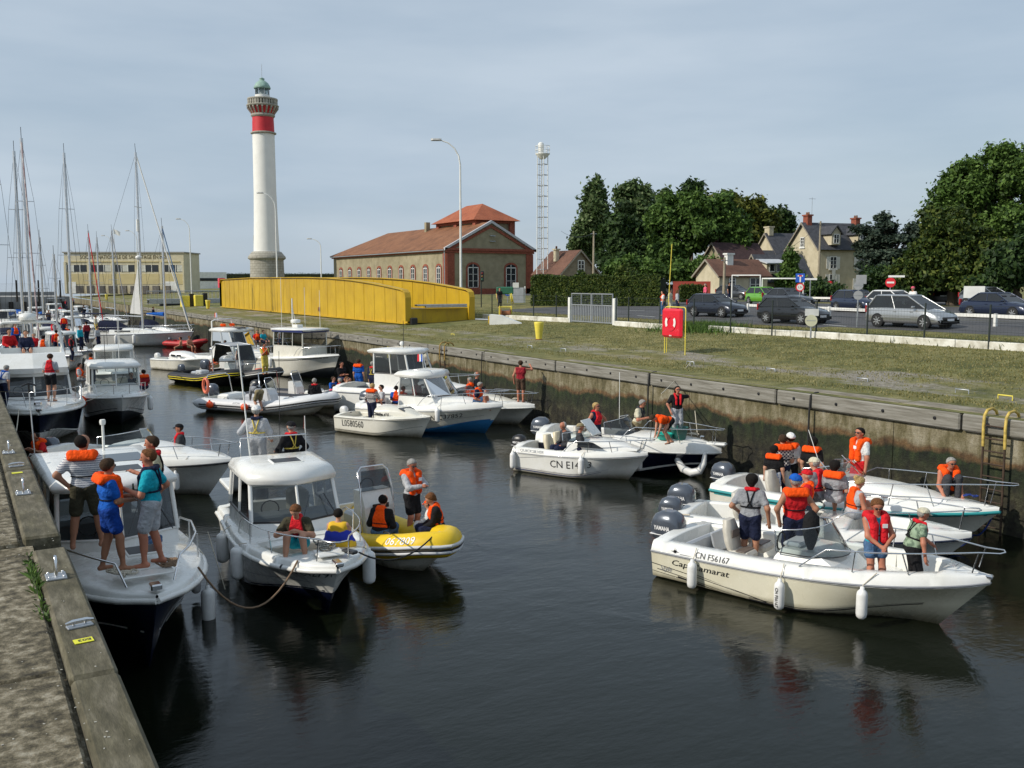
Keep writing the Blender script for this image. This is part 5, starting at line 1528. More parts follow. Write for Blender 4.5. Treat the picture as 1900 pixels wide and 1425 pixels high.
o = MB().box((0, 0, 1.0), (1.3, .06, .8)).build('notice_board', whitep, loc=gp(1806, 572) + Vector((0, 0, .1)), rz=R(-53)); tag(o, 'white notice panel on the grass left of the silver hatchback', 'panel')
# ------------------------------------------------------------------ boats: shared building blocks
def sm_(t, a, b):
 u = min(1, max(0, (t - a) / (b - a))); return u * u * (3 - 2 * u)
class Boat:
 def __init__(s, name, label, stem, head, L, B, z0, z1, hull_m, rake=.7, draft=.35, ts=.86, tm=.42, p=2.3, q=.8, cr=.93, group='boats in the lock', cat='boat', zc0=.06, rz_off=0):
  s.L, s.B, s.z0, s.z1, s.rake, s.draft, s.ts, s.tm, s.p, s.q, s.cr, s.zc0 = L, B, z0, z1, rake, draft, ts, tm, p, q, cr, zc0
  s.a = R(head)
  stem = Vector(stem)
  loc = stem - Vector((math.cos(s.a), math.sin(s.a), 0)) * (L - rake)
  s.root = empty(name, (loc.x, loc.y, 0), s.a); tag(s.root, label, cat, group)
  s.M = Matrix.Translation((loc.x, loc.y, 0)) @ Matrix.Rotation(s.a, 4, 'Z')
  s.hull_m = hull_m; s.dh = .1; s.tum = .05; s.gw = .16
 def W(s, *p): return s.M @ Vector(p)
 def plan(s, t):
  if t < s.tm: return s.B / 2 * (s.ts + (1 - s.ts) * sm_(t, 0, s.tm))
  return s.B / 2 * max(0, 1 - ((t - s.tm) / (1 - s.tm)) ** s.p) ** s.q
 def sheer(s, t): return s.z0 + (s.z1 - s.z0) * t ** 1.8
 def xof(s, t, z): return t * s.L - s.rake * (1 - z / s.sheer(t)) * sm_(t, .45, 1)
 def side(s, t, v, sg=1, off=0.0):
  bs, zs = s.plan(t), s.sheer(t)
  bc = bs * (s.cr - (s.cr - .45) * sm_(t, .5, 1)); zc = s.zc0 + (zs * .5 - s.zc0) * sm_(t, .45, 1)
  y = bc + (bs - bc) * max(v, 0) ** (1 + .5 * sm_(t, .5, 1)); z = zc + (zs - zc) * v
  return Vector((s.xof(t, z), sg * (y + off), z))
 def keel(s, t): return -s.draft * (1 - .7 * sm_(t, .7, 1) ** 2)
 def hull(s, m=None, n=26, bottom=None):
  ts_ = [1 - (1 - i / n) ** 1.35 for i in range(n + 1)]
  vv = [1, .8, .6, .4, .2, 0]
  rings = []
  for t in ts_:
   zk = s.keel(t)
   r_ = [s.side(t, v, 1) for v in vv] + [Vector((s.xof(t, zk), 0, zk))] + [s.side(t, v, -1) for v in vv[::-1]]
   rings.append(r_)
  mb = MB(); k = len(rings[0])
  vs = [p for r_ in rings for p in r_]
  for i in range(n):
   for j in range(k - 1):
    mi = 1 if (bottom and j in (5, 6)) else 0
    mb.f.append((i * k + j, (i + 1) * k + j, (i + 1) * k + j + 1, i * k + j + 1)); mb.m.append(mi); mb.s.append(True)
  mb.v = [tuple(p) for p in vs]
  mb.f.append(tuple(range(k))); mb.m.append(0); mb.s.append(False)
  return mb.build('hull', [m or s.hull_m] + ([bottom] if bottom else []), s.root)
 def gun(s, t, sg=1, inset=.08, dz=0.0):
  return Vector((s.xof(t, s.sheer(t)), sg * max(0, s.plan(t) - inset), s.sheer(t) + s.dh + dz))
 def deck(s, m, pits=(), dh=.1, tum=.05, gw=.16, camber=.06, floor_m=None):
  """gunwale moulding, decks and cockpit wells; pits = (t0, t1, floor z)"""
  s.dh, s.tum, s.gw = dh, tum, gw
  s.pits = pits
  cuts = []
  for a, b, z in pits: cuts += [a, b]
  ts_ = sorted(set([i / 30 for i in range(31)] + cuts))
  seq = []
  for t in ts_:
   here = [None] + [z for a, b, z in pits if a - 1e-6 <= t <= b + 1e-6]
   st = []
   left = [z for a, b, z in pits if a < t - 1e-6 and t <= b + 1e-6]
   right = [z for a, b, z in pits if a <= t + 1e-6 and t < b - 1e-6]
   l_ = left[0] if left else None; r_ = right[0] if right else None
   if t == 0: seq.append((t, r_))
   elif l_ == r_: seq.append((t, l_))
   else: seq += [(t, l_), (t, r_)]
  rings = []; mats_ = []
  for t, zf in seq:
   bs, zs = s.plan(t), s.sheer(t); x = s.xof(t, zs)
   tap = 1 - sm_(t, .85, 1) * .35
   y1 = max(0.0, bs - tum); y2 = max(0.0, bs - tum - gw); zt = zs + dh * tap
   half = [(bs + .012, zs - .03), (bs + .012, zs + .01), (y1 + .02, zt - .03), (y1 - .015 if y1 > .02 else y1, zt)]
   if zf is None:
    cb = camber * min(1, bs / (s.B / 2))
    half += [(y2, zt + .01), (y2 * .96, zt + cb * .4), (y2 * .5, zt + cb * .9), (0, zt + cb)]
   else:
    zc_ = s.side(t, 0).z; fl_ = s.side(min(1, t + .06), max(0, (zf - zc_) / (zs - zc_))).y - .06
    half += [(y2, zt + .008), (max(0, y2 - .025), zt - .03), (max(0, min(y2 - .03, fl_)), zf), (0, zf)]
   rings.append([Vector((x, y, z)) for y, z in half] + [Vector((x, -y, z)) for y, z in half[-2::-1]])
  mb = MB(); k = len(rings[0]); mb.v = [tuple(p) for r_ in rings for p in r_]
  for i in range(len(rings) - 1):
   for j in range(k - 1):
    fl = seq[i][1] is not None and seq[i + 1][1] is not None and j in (6, 7)
    mb.f.append((i * k + j, i * k + j + 1, (i + 1) * k + j + 1, (i + 1) * k + j)); mb.m.append(1 if fl else 0); mb.s.append(j in (0, 1, 2, 3, 10, 11, 12) or (seq[i][1] is None and seq[i + 1][1] is None))
  r0 = rings[0]
  mb.add(r0, [tuple(range(k))], 0)
  return mb.build('deck', [m, floor_m or m], s.root)
 def rub(s, m, r=.03, t0=0.0):
  for sg in (1, -1):
   MB().tube([s.side(t, 1, sg, .012) for t in np.linspace(t0, 1, 24)], r, 6).build('rubbing_strake', m, s.root)
 def stripe(s, t0, t1, v0, v1, m, name='stripe', n=16, sides=(1, -1), v0b=None, v1b=None):
  for sg in sides:
   mb = MB(); vs = []
   for i in range(n + 1):
    t = t0 + (t1 - t0) * i / n; f = i / n
    a = v0 + ((v0b if v0b is not None else v0) - v0) * f; b = v1 + ((v1b if v1b is not None else v1) - v1) * f
    vs += [s.side(t, a, sg, .006), s.side(t, b, sg, .006)]
   mb.add(vs, [(2 * i, 2 * i + 1, 2 * i + 3, 2 * i + 2) for i in range(n)], 0, True)
   mb.build(name, m, s.root)
 def text(s, st, t0, v0, h, sg, m=None, shear=0.0, bold=0, name='registration_lettering', stretch=1.0, off=.008):
  """lettering laid on the curve of the topside; reads bow-wards on starboard, stern-wards on port"""
  vs, fs = text_shape(st, 1.0, shear, bold)
  zs = s.sheer(t0); zc = s.side(t0, 0).z; k = h / .7
  mb = MB(); out = []
  for x, y, _ in vs:
   t = t0 + (x * k * stretch / s.L) * (1 if sg < 0 else -1); v = v0 + y * k / (zs - zc)
   out.append(s.side(min(.995, max(0, t)), v, sg, off))
  mb.add(out, fs)
  return mb.build(name, m or letk, s.root)
 def rail(s, t0, h, r=.014, inset=.07, sg=(1, -1), t1=1.0, posts=4, mid=False, rise=.12, over=.12, m=None):
  m = m or steel
  for g_ in sg:
   pts = []
   for i in range(13):
    t = t0 + (t1 - t0) * i / 12
    hh = h * min(1, (i / 12) / rise) if rise else h
    p = s.gun(t, g_, inset, hh)
    if t > .9: p.x += over * (t - .9) / .1; p.y = g_ * max(abs(p.y), .14 + .5 * (1 - t))
    pts.append(p)
   if len(sg) == 2 and t1 >= .995: pts.append(Vector((pts[-1].x + .05, 0, pts[-1].z)))
   MB().tube(pts, r, 6).build('bow_rail', m, s.root)
   if mid: MB().tube([Vector((p.x, p.y, p.z - h * .5)) for p in pts[2:]], r * .7, 5).build('rail_wire', m, s.root)
   for k in range(posts):
    t = t0 + (t1 - t0) * (k + 1) / (posts + .35); i = (t - t0) / (t1 - t0) * 12; a = pts[min(12, int(i + .5))]
    b = s.gun(min(.97, t + .03 - .02), g_, inset, 0)
    MB().tube([a, b], r * .9, 5).build('stanchion', m, s.root)
 def outboard(s, x, y=0.0, k=1.0, m=None, txt=None, z=None):
  m = m or cowl; z = s.z0 + .12 if z is None else z
  o = empty('outboard_motor', (x, y, z), 0, s.root)
  rings = []
  for zz, x0, x1, w in ((0, -.2, .22, .13), (.06, -.29, .25, .19), (.2, -.33, .26, .21), (.36, -.3, .25, .2), (.46, -.24, .2, .17), (.52, -.12, .1, .1)):
   r_ = []
   for i in range(14):
    a = 2 * math.pi * i / 14; c, sn = math.cos(a), math.sin(a)
    e = .62
    cx = (x0 + x1) / 2 + (x1 - x0) / 2 * math.copysign(abs(c) ** e, c); cy = w * math.copysign(abs(sn) ** e, sn)
    r_.append(Vector((cx, cy, zz)) * k)
   rings.append(r_)
  MB().loft(rings).build('cowling', m, o)
  MB().loft([[Vector((xx * k + sx, sy, zz * k)) for sx, sy in ((-.12 * k, -.07 * k), (.1 * k, -.07 * k), (.1 * k, .07 * k), (-.12 * k, .07 * k))] for xx, zz in ((-.02, .02), (-.04, -.35), (-.02, -.8))], sm=False).build('leg', m, o)
  MB().box((.16 * k, 0, -.12 * k), (.2 * k, .26 * k, .3 * k), bev=.03).build('bracket', black, o)
  MB().tube([(.2 * k, 0, .05 * k), (.55 * k, .05, .16 * k)], .02, 5).build('tiller', black, o) if k < .8 else None
  MB().loft([[Vector((-.345 * k, sg * .2 * k, zz * k)) for sg in (-1, 1)] + [Vector((-.33 * k, sg * .2 * k, (zz + .03) * k)) for sg in (1, -1)] for zz in (.1, .11)], sm=False)
  if txt:
   for sg in (1, -1):
    lettering('brand_lettering', txt, .1 * k, letw, o, (sg * .17 * k - .02, sg * .213 * k, .22 * k), (-sg, 0, 0), (0, 0, 1), bold=.003, stretch=.8 * .9)
   MB().box((-.02 * k, 0, .135 * k), (.5 * k, .408 * k, .012 * k)).build('pinstripe', letw, o)
  return o
 def windscreen(s, base, top, frame=steel, gm=None, r=.013):
  gm = gm or glass
  mb = MB(); n = len(base)
  th = Vector((-.006, 0, .002))
  vs = [Vector(p) for p in base] + [Vector(p) for p in top]
  mb.add(vs, [(i, i + 1, n + i + 1, n + i) for i in range(n - 1)], 0, True)
  w_ = mb.build('windscreen', gm, s.root)
  MB().tube(top, r, 6).build('screen_frame', frame, w_)
  MB().tube(base, r * .8, 6).build('screen_base', black, w_)
  MB().tube([base[0], top[0]], r, 6).build('screen_frame', frame, w_); MB().tube([base[-1], top[-1]], r, 6).build('screen_frame', frame, w_)
  return w_
 def arc_screen(s, xf, xa, hw, z, h, lean=.35, frame=steel, gm=None, n=11, zdrop=.0, e=.6):
  """screen that wraps round from one side to the other: xf front, xa aft ends"""
  base, top = [], []
  for i in range(n):
   a = -math.pi / 2 + math.pi * i / (n - 1)
   c = max(0, math.cos(a)) ** e; y = hw * math.sin(a)
   base.append(Vector((xa + (xf - xa) * c, y, z + zdrop * c)))
   top.append(Vector((xa - .05 + (xf - xa - lean) * c, y * .93, z + h * (.75 + .25 * c))))
  return s.windscreen(base, top, frame, gm)
 def trunk(s, x0, x1, w0, w1, z, h, m, name='cabin_trunk', n=12, k=11, zf=None, pw=2.2, e=.55):
  """low moulded cabin top running down to the foredeck; z may change towards the bow (zf)"""
  rings = []
  zf = z if zf is None else zf
  for i in range(n + 1):
   f = i / n; x = x0 + (x1 - x0) * f
   hh = h * max(.02, 1 - f ** pw); w = w0 + (w1 - w0) * f
   zz = z + (zf - z) * f; r_ = []
   for j in range(k):
    a = math.pi * j / (k - 1); c, sn = math.cos(a), math.sin(a)
    r_.append(Vector((x, w * math.copysign(abs(c) ** e, c), zz - .04 + (hh + .04) * abs(sn) ** e)))
   rings.append(r_)
  mb = MB(); mb.loft(rings, closed=False, cap=False)
  mb.add(rings[0], [tuple(range(k))]); mb.add(rings[-1], [tuple(range(k))[::-1]])
  return mb.build(name, m, s.root)
 def cabin(s, x0, x1, hw, z0, zw, zt, rf=.35, rb=.1, m=None, roof_m=None, over=(.15, .25, .08), gm=None, front=3, side=3, top=.86, roof_h=.1, noses=.35, back_open=True, fz=0.0, band=None):
  """wheelhouse: solid lower walls, a band of separate panes between posts, moulded roof"""
  m = m or white; roof_m = roof_m or m; gm = gm or glass_d
  o = empty('wheelhouse', (0, 0, 0), 0, s.root)
  def outline(z):
   f = (z - z0) / (zt - z0); w = hw * (1 - (1 - top) * f); xa = x0 + rb * f; xb = x1 - rf * f
   pts = [Vector((xa + (xb - noses - xa) * i / side, w * (1 - .05 * (i / side) ** 3), z)) for i in range(side + 1)]
   fr = []
   for i in range(1, front):
    u = i / front
    fr.append(Vector((xb - noses * (2 * u - 1) ** 2 + (fz * 0), w * .95 * (1 - 2 * u), z)))
   return pts + fr + [Vector((p.x, -p.y, p.z)) for p in pts[::-1]]
  A, B_, C_ = outline(z0), outline(zw), outline(zt - .05)
  n = len(A)
  lw_ = MB(); th = .04
  lw_.add(A + B_, [(i, i + 1, n + i + 1, n + i) for i in range(n - 1)], 0, False)
  inner = [Vector((p.x * .995, p.y * .96, p.z)) for p in A + B_]
  lw_.add(inner, [(n + i, n + i + 1, i + 1, i) for i in range(n - 1)], 0, False)
  wall_ = lw_.build('cabin_wall', m, o)
  for i in range(n - 1):
   a, b, c, d = B_[i], B_[i + 1], C_[i + 1], C_[i]
   MB().add([a, b, c, d], [(0, 1, 2, 3)]).build('window_pane', gm, o)
  for i in range(n):
   cor = i in (0, side, n - 1 - side, n - 1)
   MB().tube([B_[i] - Vector((0, 0, .02)), C_[i]], .045 if cor else .028, 6).build('window_post', band or m, o)
  MB().tube(B_, .025, 5).build('window_sill', band or black, o)
  MB().tube(C_, .05, 6).build('window_head', band or m, o)
  # roof
  T = outline(zt); cx = (x0 + x1) / 2
  def grow(p, k):
   q = p.copy()
   q.x = cx + (p.x - cx) * 1.0 + (over[0] if p.x > x1 - rf - noses - .1 else (-over[1] if p.x < x0 + rb + .1 else 0)) * k
   q.y = p.y + math.copysign(over[2] * k, p.y) if abs(p.y) > .02 else p.y
   return q
  def lvl(k, dz, sh=1.0):
   return [Vector((cx + (grow(p, k).x - cx) * sh, grow(p, k).y * sh, p.z + dz)) for p in T]
  rf_ = MB(); rf_.loft([lvl(.8, -.06), lvl(1, 0), lvl(1, .04), lvl(.7, roof_h * .75, .95), lvl(.2, roof_h, .78), lvl(0, roof_h * 1.05, .3)])
  rf_.build('cabin_roof', roof_m, o)
  d_ = MB(); d_.box(((x0 + x1) / 2 + .35, 0, z0 + (zw - z0) * .5), (.5, hw * 1.7, zw - z0 + .1), bev=.04); d_.build('dashboard', grey_in, o)
  MB().box((x0 + .55, hw * .42, z0 + .35), (.42, .42, .7), bev=.06).build('helm_seat', cushion, o)
  MB().tube([(x1 - rf - .62 + .12 * math.cos(a) * .3, -hw * .4 + .17 * math.cos(a), zw + .1 + .17 * math.sin(a)) for a in np.linspace(0, 2 * math.pi, 13)[:-1]], .014, 5, closed=True).build('steering_wheel', black, o)
  for k in (-1, 1):
   a = (B_[n // 2] + B_[n // 2 - 1]) / 2; b_ = (C_[n // 2] + C_[n // 2 - 1]) / 2
   p0 = a.lerp(b_, .05) + Vector((.03, k * hw * .35, 0)); p1 = a.lerp(b_, .62) + Vector((.03, k * hw * .15, 0))
   MB().tube([p0, p1], .01, 4).build('wiper', black, o)
  return o
 def seat(s, x, y, z, w=.5, back=True, m=None, m2=None, h=.42):
  o = empty('helm_seat', (x, y, z), 0, s.root); m = m or cushion
  MB().box((0, 0, h - .06), (.46, w, .16), bev=.05).build('cushion', m, o)
  if back: MB().loft([[Vector((xx - .03, yy, zz)) for yy in (-w / 2 * kk, w / 2 * kk)] + [Vector((xx + .08, yy, zz)) for yy in (w / 2 * kk, -w / 2 * kk)] for xx, zz, kk in ((-.2, h, .8), (-.24, h + .15, 1), (-.3, h + .4, .95), (-.34, h + .58, .6))], sm=True).build('backrest', m, o)
  if m2: MB().box((.05, 0, h + .03), (.2, w * .96, .02), bev=.008).build('cushion_panel', m2, o); MB().box((-.16, 0, h + .32), (.02, w * .6, .16), bev=.006).build('cushion_panel', m2, o)
  MB().lathe([(.16, 0), (.1, .05), (.08, h - .14)], 12).build('pedestal', grey_in, o)
 def box(s, name, c, sz, m, bev=.04, M=None, rz=0): return MB().box(c, sz, bev=bev, M=M, rz=rz).build(name, m, s.root)
 def tube(s, name, pts, r, m=None, n=6): return MB().tube(pts, r, n).build(name, m or steel, s.root)
 def hatch(s, x, y, z, sx, sy, tilt=0.0):
  h_ = MB().box((x, y, z), (sx, sy, .035), bev=.012, M=Matrix.Rotation(tilt, 4, 'Y')).build('deck_hatch', whitep, s.root)
  MB().box((x, y, z + .014), (sx * .86, sy * .88, .02), bev=.006, M=Matrix.Rotation(tilt, 4, 'Y')).build('hatch_pane', black, h_)
 def flag(s, x, y, z, h=.6):
  p = MB().tube([(x, y, z), (x - .06, y, z + h)], .01, 5).build('flag_staff', whitep, s.root)
  for k, m in enumerate((blue_s, whitep, red_s)):
   f = MB(); f.add([(x - .05 - .1 * k, y + .02 * k, z + h), (x - .15 - .1 * k, y + .03 + .02 * k, z + h - .03), (x - .13 - .1 * k, y + .03, z + h - .33), (x - .03 - .1 * k, y + .01, z + h - .3)], [(0, 1, 2, 3)]); f.build('flag_band', m, p)
 def fender(s, label, t, sg, ztop=None, length=.55, r=.1, m=None, ball=False, drop=.12):
  g_ = s.gun(t, sg, .05, .02); zt_ = (s.sheer(t) - drop) if ztop is None else ztop
  zc = s.side(t, 0).z; zs = s.sheer(t)
  v = min(1, max(0, (zt_ - length / 2 - zc) / (zs - zc))); sd = s.side(t, v, sg); sd1 = s.side(t, 1, sg)
  y = max(abs(sd.y), abs(sd1.y)) + r + .012
  loc = s.W(sd.x, sg * y, 0)
  o = empty('fender', (loc.x, loc.y, zt_), s.a); tag(o, label, 'fender', 'fenders hanging from the boats')
  if ball:
   MB().ball((0, 0, -r * .9), r, 16).build('buoy', m or buoy_o, o); MB().lathe([(.04, -.02), (.035, .05)], 8).build('eye', black, o)
  else:
   L_ = length
   MB().lathe([(.012, .05), (.035, .045), (.04, .0), (r * .55, -.012), (r * .88, -.045), (r, -.1), (r, -L_ + .1), (r * .88, -L_ + .04), (r * .5, -L_ + .005), (.03, -L_)], 14).build('body', m or fend_m, o)
  iv = Matrix.Rotation(-s.a, 4, 'Z') @ Matrix.Translation((-loc.x, -loc.y, -zt_))
  top = iv @ s.W(g_.x, g_.y, g_.z)
  MB().tube([(0, 0, .02), (0, -sg * r * .4, max(.05, (s.sheer(t) - zt_))), tuple(top)], .009, 5).build('line', rope_m, o)
  return o
def rope(label, pts, m, r=.012, sag=0.0, name='mooring_rope', n=14):
 P = []
 for a, b in zip(pts[:-1], pts[1:]):
  a, b = Vector(a), Vector(b)
  for i in range(n):
   t = i / n; q = a.lerp(b, t); q.z -= sag * 4 * t * (1 - t); P.append(q)
 P.append(Vector(pts[-1]))
 return tag(MB().tube(P, r, 5).build(name, m), label, 'rope')
def coil(label, c, rx, ry, m, n=140, r=.011, seed=1):
 g = np.random.default_rng(seed); pts = []
 a = 0; ex, ey, er, el = 0, 0, .6, .6
 for i in range(n):
  if i % 14 == 0: ex, ey, er, el = g.normal(0, .35), g.normal(0, .35), g.uniform(.3, .75), g.uniform(.3, .9)
  a += .45 + g.normal(0, .1)
  q = (c[0] + rx * (ex + er * math.cos(a)), c[1] + ry * (ey + er * el * math.sin(a)), c[2] + .012 + .03 * g.random())
  pts.append(q if not pts else tuple(.5 * u + .5 * w for u, w in zip(q, pts[-1])))
 return tag(MB().tube(pts, r, 5).build('rope_coil', m), label, 'rope coil')
class Rib(Boat):
 """inflatable: buoyancy tube on a moulded V hull"""
 def make(s, tube_m, hull_m, r=.24, stripes=(), floor_m=None, tip=.35):
  L_, hb = s.L, s.B / 2 - r
  def path(t):                       # half outline from stern to bow
   y = hb if t < .5 else hb * max(0, 1 - ((t - .5) / .5) ** 2.4) ** .62
   return Vector((t * L_ - r * sm_(t, .8, 1), y, .34 + (s.z1 - .5) * sm_(t, .45, 1)))
  s.path, s.r, s.hb = path, r, hb
  T = [1 - (1 - i / 26) ** 1.5 for i in range(27)]
  P = [path(t) for t in T]
  full = [Vector((-tip, P[0].y, P[0].z)), Vector((-tip * .5, P[0].y, P[0].z))] + P + [Vector((p.x, -p.y, p.z)) for p in P[-2::-1]] + [Vector((-tip * .5, -P[0].y, P[0].z)), Vector((-tip, -P[0].y, P[0].z))]
  rs = [r * .3, r * .8] + [r] * (len(full) - 4) + [r * .8, r * .3]
  tb = MB().tube(full, rs, 14).build('inflatable_tube', tube_m, s.root)
  for dz, k, m in stripes:
   for sg in (1, -1):
    an = math.asin(max(-1, min(1, dz / r)))
    pts = []
    for i, p in enumerate(P):
     a = P[min(i + 1, len(P) - 1)] - P[max(i - 1, 0)]; a = Vector((a.x, a.y, 0)).normalized(); nrm = Vector((-a.y, a.x, 0))
     if nrm.y < 0 and i < len(P) - 1: nrm = -nrm
     if i == len(P) - 1: nrm = Vector((1, 0, 0))
     q = p + nrm * (r * math.cos(an) + .004) + Vector((0, 0, dz)); pts.append(Vector((q.x, sg * q.y, q.z)))
    MB().tube(pts, k, 5).build('rubbing_strake', m, tb)
  rings = []
  for t in np.linspace(0, 1, 16):
   p = path(t); zk = -.3 + (p.z + .05) * sm_(t, .6, 1) ** 1.3; y = max(.0, p.y * .96)
   x = p.x - (0.0 if t < .6 else .12 * sm_(t, .6, 1))
   rings.append([Vector((x, y, p.z - r * .55)), Vector((x, y * .75, .5 * (zk + p.z - r * .5) - .03)), Vector((x, 0, zk)), Vector((x, -y * .75, .5 * (zk + p.z - r * .5) - .03)), Vector((x, -y, p.z - r * .55))])
  mb = MB(); mb.loft(rings, closed=False, cap=False); mb.add(rings[0], [(0, 1, 2, 3, 4)]); mb.build('hull', hull_m, s.root)
  fl = MB(); F_ = [path(t) for t in np.linspace(0.02, .9, 12)]
  vs = [(p.x, p.y, .22 + .3 * sm_(p.x / L_, .6, 1)) for p in F_] + [(p.x, -p.y, .22 + .3 * sm_(p.x / L_, .6, 1)) for p in F_]
  n = len(F_); fl.add(vs, [(i, n + i, n + i + 1, i + 1) for i in range(n - 1)]); fl.build('floor', floor_m or grey_in, s.root)
  MB().box((.04, 0, .35), (.08, hb * 2 - .1, .55), bev=.02).build('transom', hull_m, s.root)
  for t in (.2, .5, .72):
   for sg in (1, -1):
    p = path(t); MB().tube([(p.x - .14, sg * p.y, p.z + r), (p.x - .1, sg * p.y, p.z + r + .05), (p.x + .1, sg * p.y, p.z + r + .05), (p.x + .14, sg * p.y, p.z + r)], .014, 5).build('grab_handle', black, tb)
  return tb
 def tube_text(s, st, t0, h, sg, m, stretch=1.0):
  vs, fs = text_shape(st, 1.0, 0, .006); k = h / .7; out = []
  for x, y, _ in vs:
   t = t0 + (x * k * stretch / s.L) * (1 if sg < 0 else -1); p = s.path(min(.98, max(0, t))); p2 = s.path(min(.99, t + .01)); d = (p2 - p); d.z = 0; d.normalize(); nr = Vector((-d.y, d.x, 0))
   an = .35 + (y * k) / s.r
   q = p + nr * ((s.r + .006) * math.cos(an)) + Vector((0, 0, (s.r + .006) * math.sin(an))); out.append(Vector((q.x, sg * q.y, q.z)))
  mb = MB(); mb.add(out, fs); mb.build('registration_lettering', m, s.root)
 def console(s, x, z=.22, w=.6, h=.95, m=None, screen=True, gm=None, d=.45, rail=True):
  o = empty('console', (x, 0, z), 0, s.root); m = m or white
  MB().loft([[Vector((-d / 2, -w / 2, zz)), Vector((d / 2 + .12 - .22 * f, -w / 2 * .96, zz)), Vector((d / 2 + .12 - .22 * f, w / 2 * .96, zz)), Vector((-d / 2, w / 2, zz))] for zz, f in ((0, 0), (h * .7, .5), (h, 1.2))], sm=False).build('pod', m, o)
  if screen:
   MB().add([(d / 2 - .1, -w / 2, h), (d / 2 - .1, w / 2, h), (d / 2 - .25, w / 2 * .8, h + .42), (d / 2 - .25, -w / 2 * .8, h + .42)], [(0, 1, 2, 3)]).build('windscreen', gm or glass_d, o)
  if rail: MB().tube([(d / 2, -w / 2 - .03, .1), (d / 2 - .1, -w / 2 - .03, h), (d / 2 - .26, -w / 2, h + .4), (d / 2 - .3, -w / 2 + .1, h + .5), (d / 2 - .3, w / 2 - .1, h + .5), (d / 2 - .26, w / 2, h + .4), (d / 2 - .1, w / 2 + .03, h), (d / 2, w / 2 + .03, .1)], .018, 6).build('grab_rail', steel, o)
  MB().tube([(-d / 2 - .08, .17 * math.cos(a), h + .02 + .17 * math.sin(a)) for a in np.linspace(0, 2 * math.pi, 13)[:-1]], .014, 5, closed=True).build('steering_wheel', black, o)
  return o
# ------------------------------------------------------------------ the boats in the lock
BT = {}
anti = mat('antifouling_dark', (.02, .025, .03), .6, var=.2)
anti_b = mat('antifouling_blue', (.02, .16, .38), .5, var=.1)
stripe_k = mat('stripe_black', (.012, .012, .014), .35, var=.1)
stripe_n = mat('stripe_navy', (.02, .03, .12), .35, var=.1)
stripe_g = mat('stripe_grey', (.25, .26, .28), .4, var=.08)

# E: open boat with cream hull in the right foreground
b = BT['E'] = Boat('open_boat', 'cream-hulled open motorboat with white deck and grey outboard in the right foreground', on(1742, 1158), -71, 5.95, 2.4, .58, .9, cream, rake=.78, ts=.9, tm=.45, p=2.5, q=.82)
b.hull()
b.deck(white, ((.05, .55, .32), (.55, .7, .4), (.7, .88, .56)), dh=.2, tum=.08, gw=.2)
b.rub(stripe_g, .02)
b.stripe(.0, .36, .50, .53, stripe_k, v0b=.12, v1b=.14, sides=(-1,)); b.stripe(.02, .3, .3, .33, stripe_k, v0b=.02, v1b=.03, sides=(-1,)); b.stripe(.0, .26, .2, .22, stripe_k, v0b=.0, v1b=.01, sides=(-1,)); b.stripe(.16, .42, .42, .45, stripe_k, v0b=.06, v1b=.02, sides=(-1,)); b.stripe(.1, .26, .13, .2, stripe_k, v0b=.0, v1b=.0, sides=(-1,))
b.stripe(.36, .9, -.01, .03, stripe_k, sides=(-1,)); b.stripe(.36, .9, .06, .075, stripe_k, sides=(-1,))
b.text('Cap Camarat', .075, .6, .115, -1, shear=.25, bold=.004, name='model_lettering', stretch=1.45)
b.text('Style', .03, .3, .1, -1, m=stripe_g, shear=.4, bold=0, name='model_lettering')
def side_text(b, st, x0, z0, h, sg, m=letk, bold=0, stretch=1.0, yo=.0, name='registration_lettering'):
 vs, fs = text_shape(st, 1.0, 0, bold); k = h / .7; out = []
 for x, y, _ in vs:
  xx = x0 + x * k * stretch * (1 if sg < 0 else -1); t = xx / b.L
  zz = z0 + y * k + (b.sheer(t) - b.sheer(x0 / b.L)); f = (zz - b.sheer(t)) / b.dh
  out.append(Vector((xx, sg * (b.plan(t) + .016 - b.tum * max(0, f) + .012 + yo), zz)))
 mb = MB(); mb.add(out, fs); return mb.build(name, m, b.root)
side_text(b, 'CN F56167', 1.0, .635, .11, -1)
st_ = MB()
for k in range(8):
 a = k * math.pi / 4; rr = .1 if k % 2 == 0 else .05
 c, s2 = math.cos(a), math.sin(a); yy = -(b.plan(.09) + .0 - .02)
 st_.add([(.55 + rr * c, yy - .02, .66 + rr * s2), (.55 - .016 * s2, yy - .02, .66 + .016 * c), (.55 + .016 * s2, yy - .02, .66 - .016 * c)], [(0, 1, 2)])
st_.build('star_emblem', letk, b.root)
MB().box((.83, -(b.plan(.13) + .003), .63), (.32, .006, .012)).build('emblem_line', stripe_g, b.root)
b.outboard(-.22, 0, 1.25, txt='YAMAHA', z=.5)
b.box('transom_well', (.12, 0, .72), (.3, 1.0, .12), white)
b.box('engine_well_wall', (.6, 0, .5), (.1, 1.7, .55), grey_in)
b.seat(1.62, -.36, .3, .46, m=cushion, m2=cushion2); b.seat(1.62, .36, .3, .46, m=cushion, m2=cushion2)
con = MB(); con.loft([[Vector((xa, -w, z)), Vector((xb, -w, z)), Vector((xb, w, z)), Vector((xa, w, z))] for z, xa, xb, w in ((.2, 2.35, 3.75, .72), (.62, 2.35, 3.7, .7), (.82, 2.4, 3.5, .62), (.98, 2.5, 3.15, .52))], sm=False); con.build('console', white, b.root)
b.box('dashboard', (2.62, 0, 1.02), (.35, .8, .1), grey_in); b.box('console_panel', (3.0, -.72, .62), (.9, .02, .1), stripe_g, bev=.005)
b.arc_screen(3.55, 2.45, .68, .93, .52, .32)
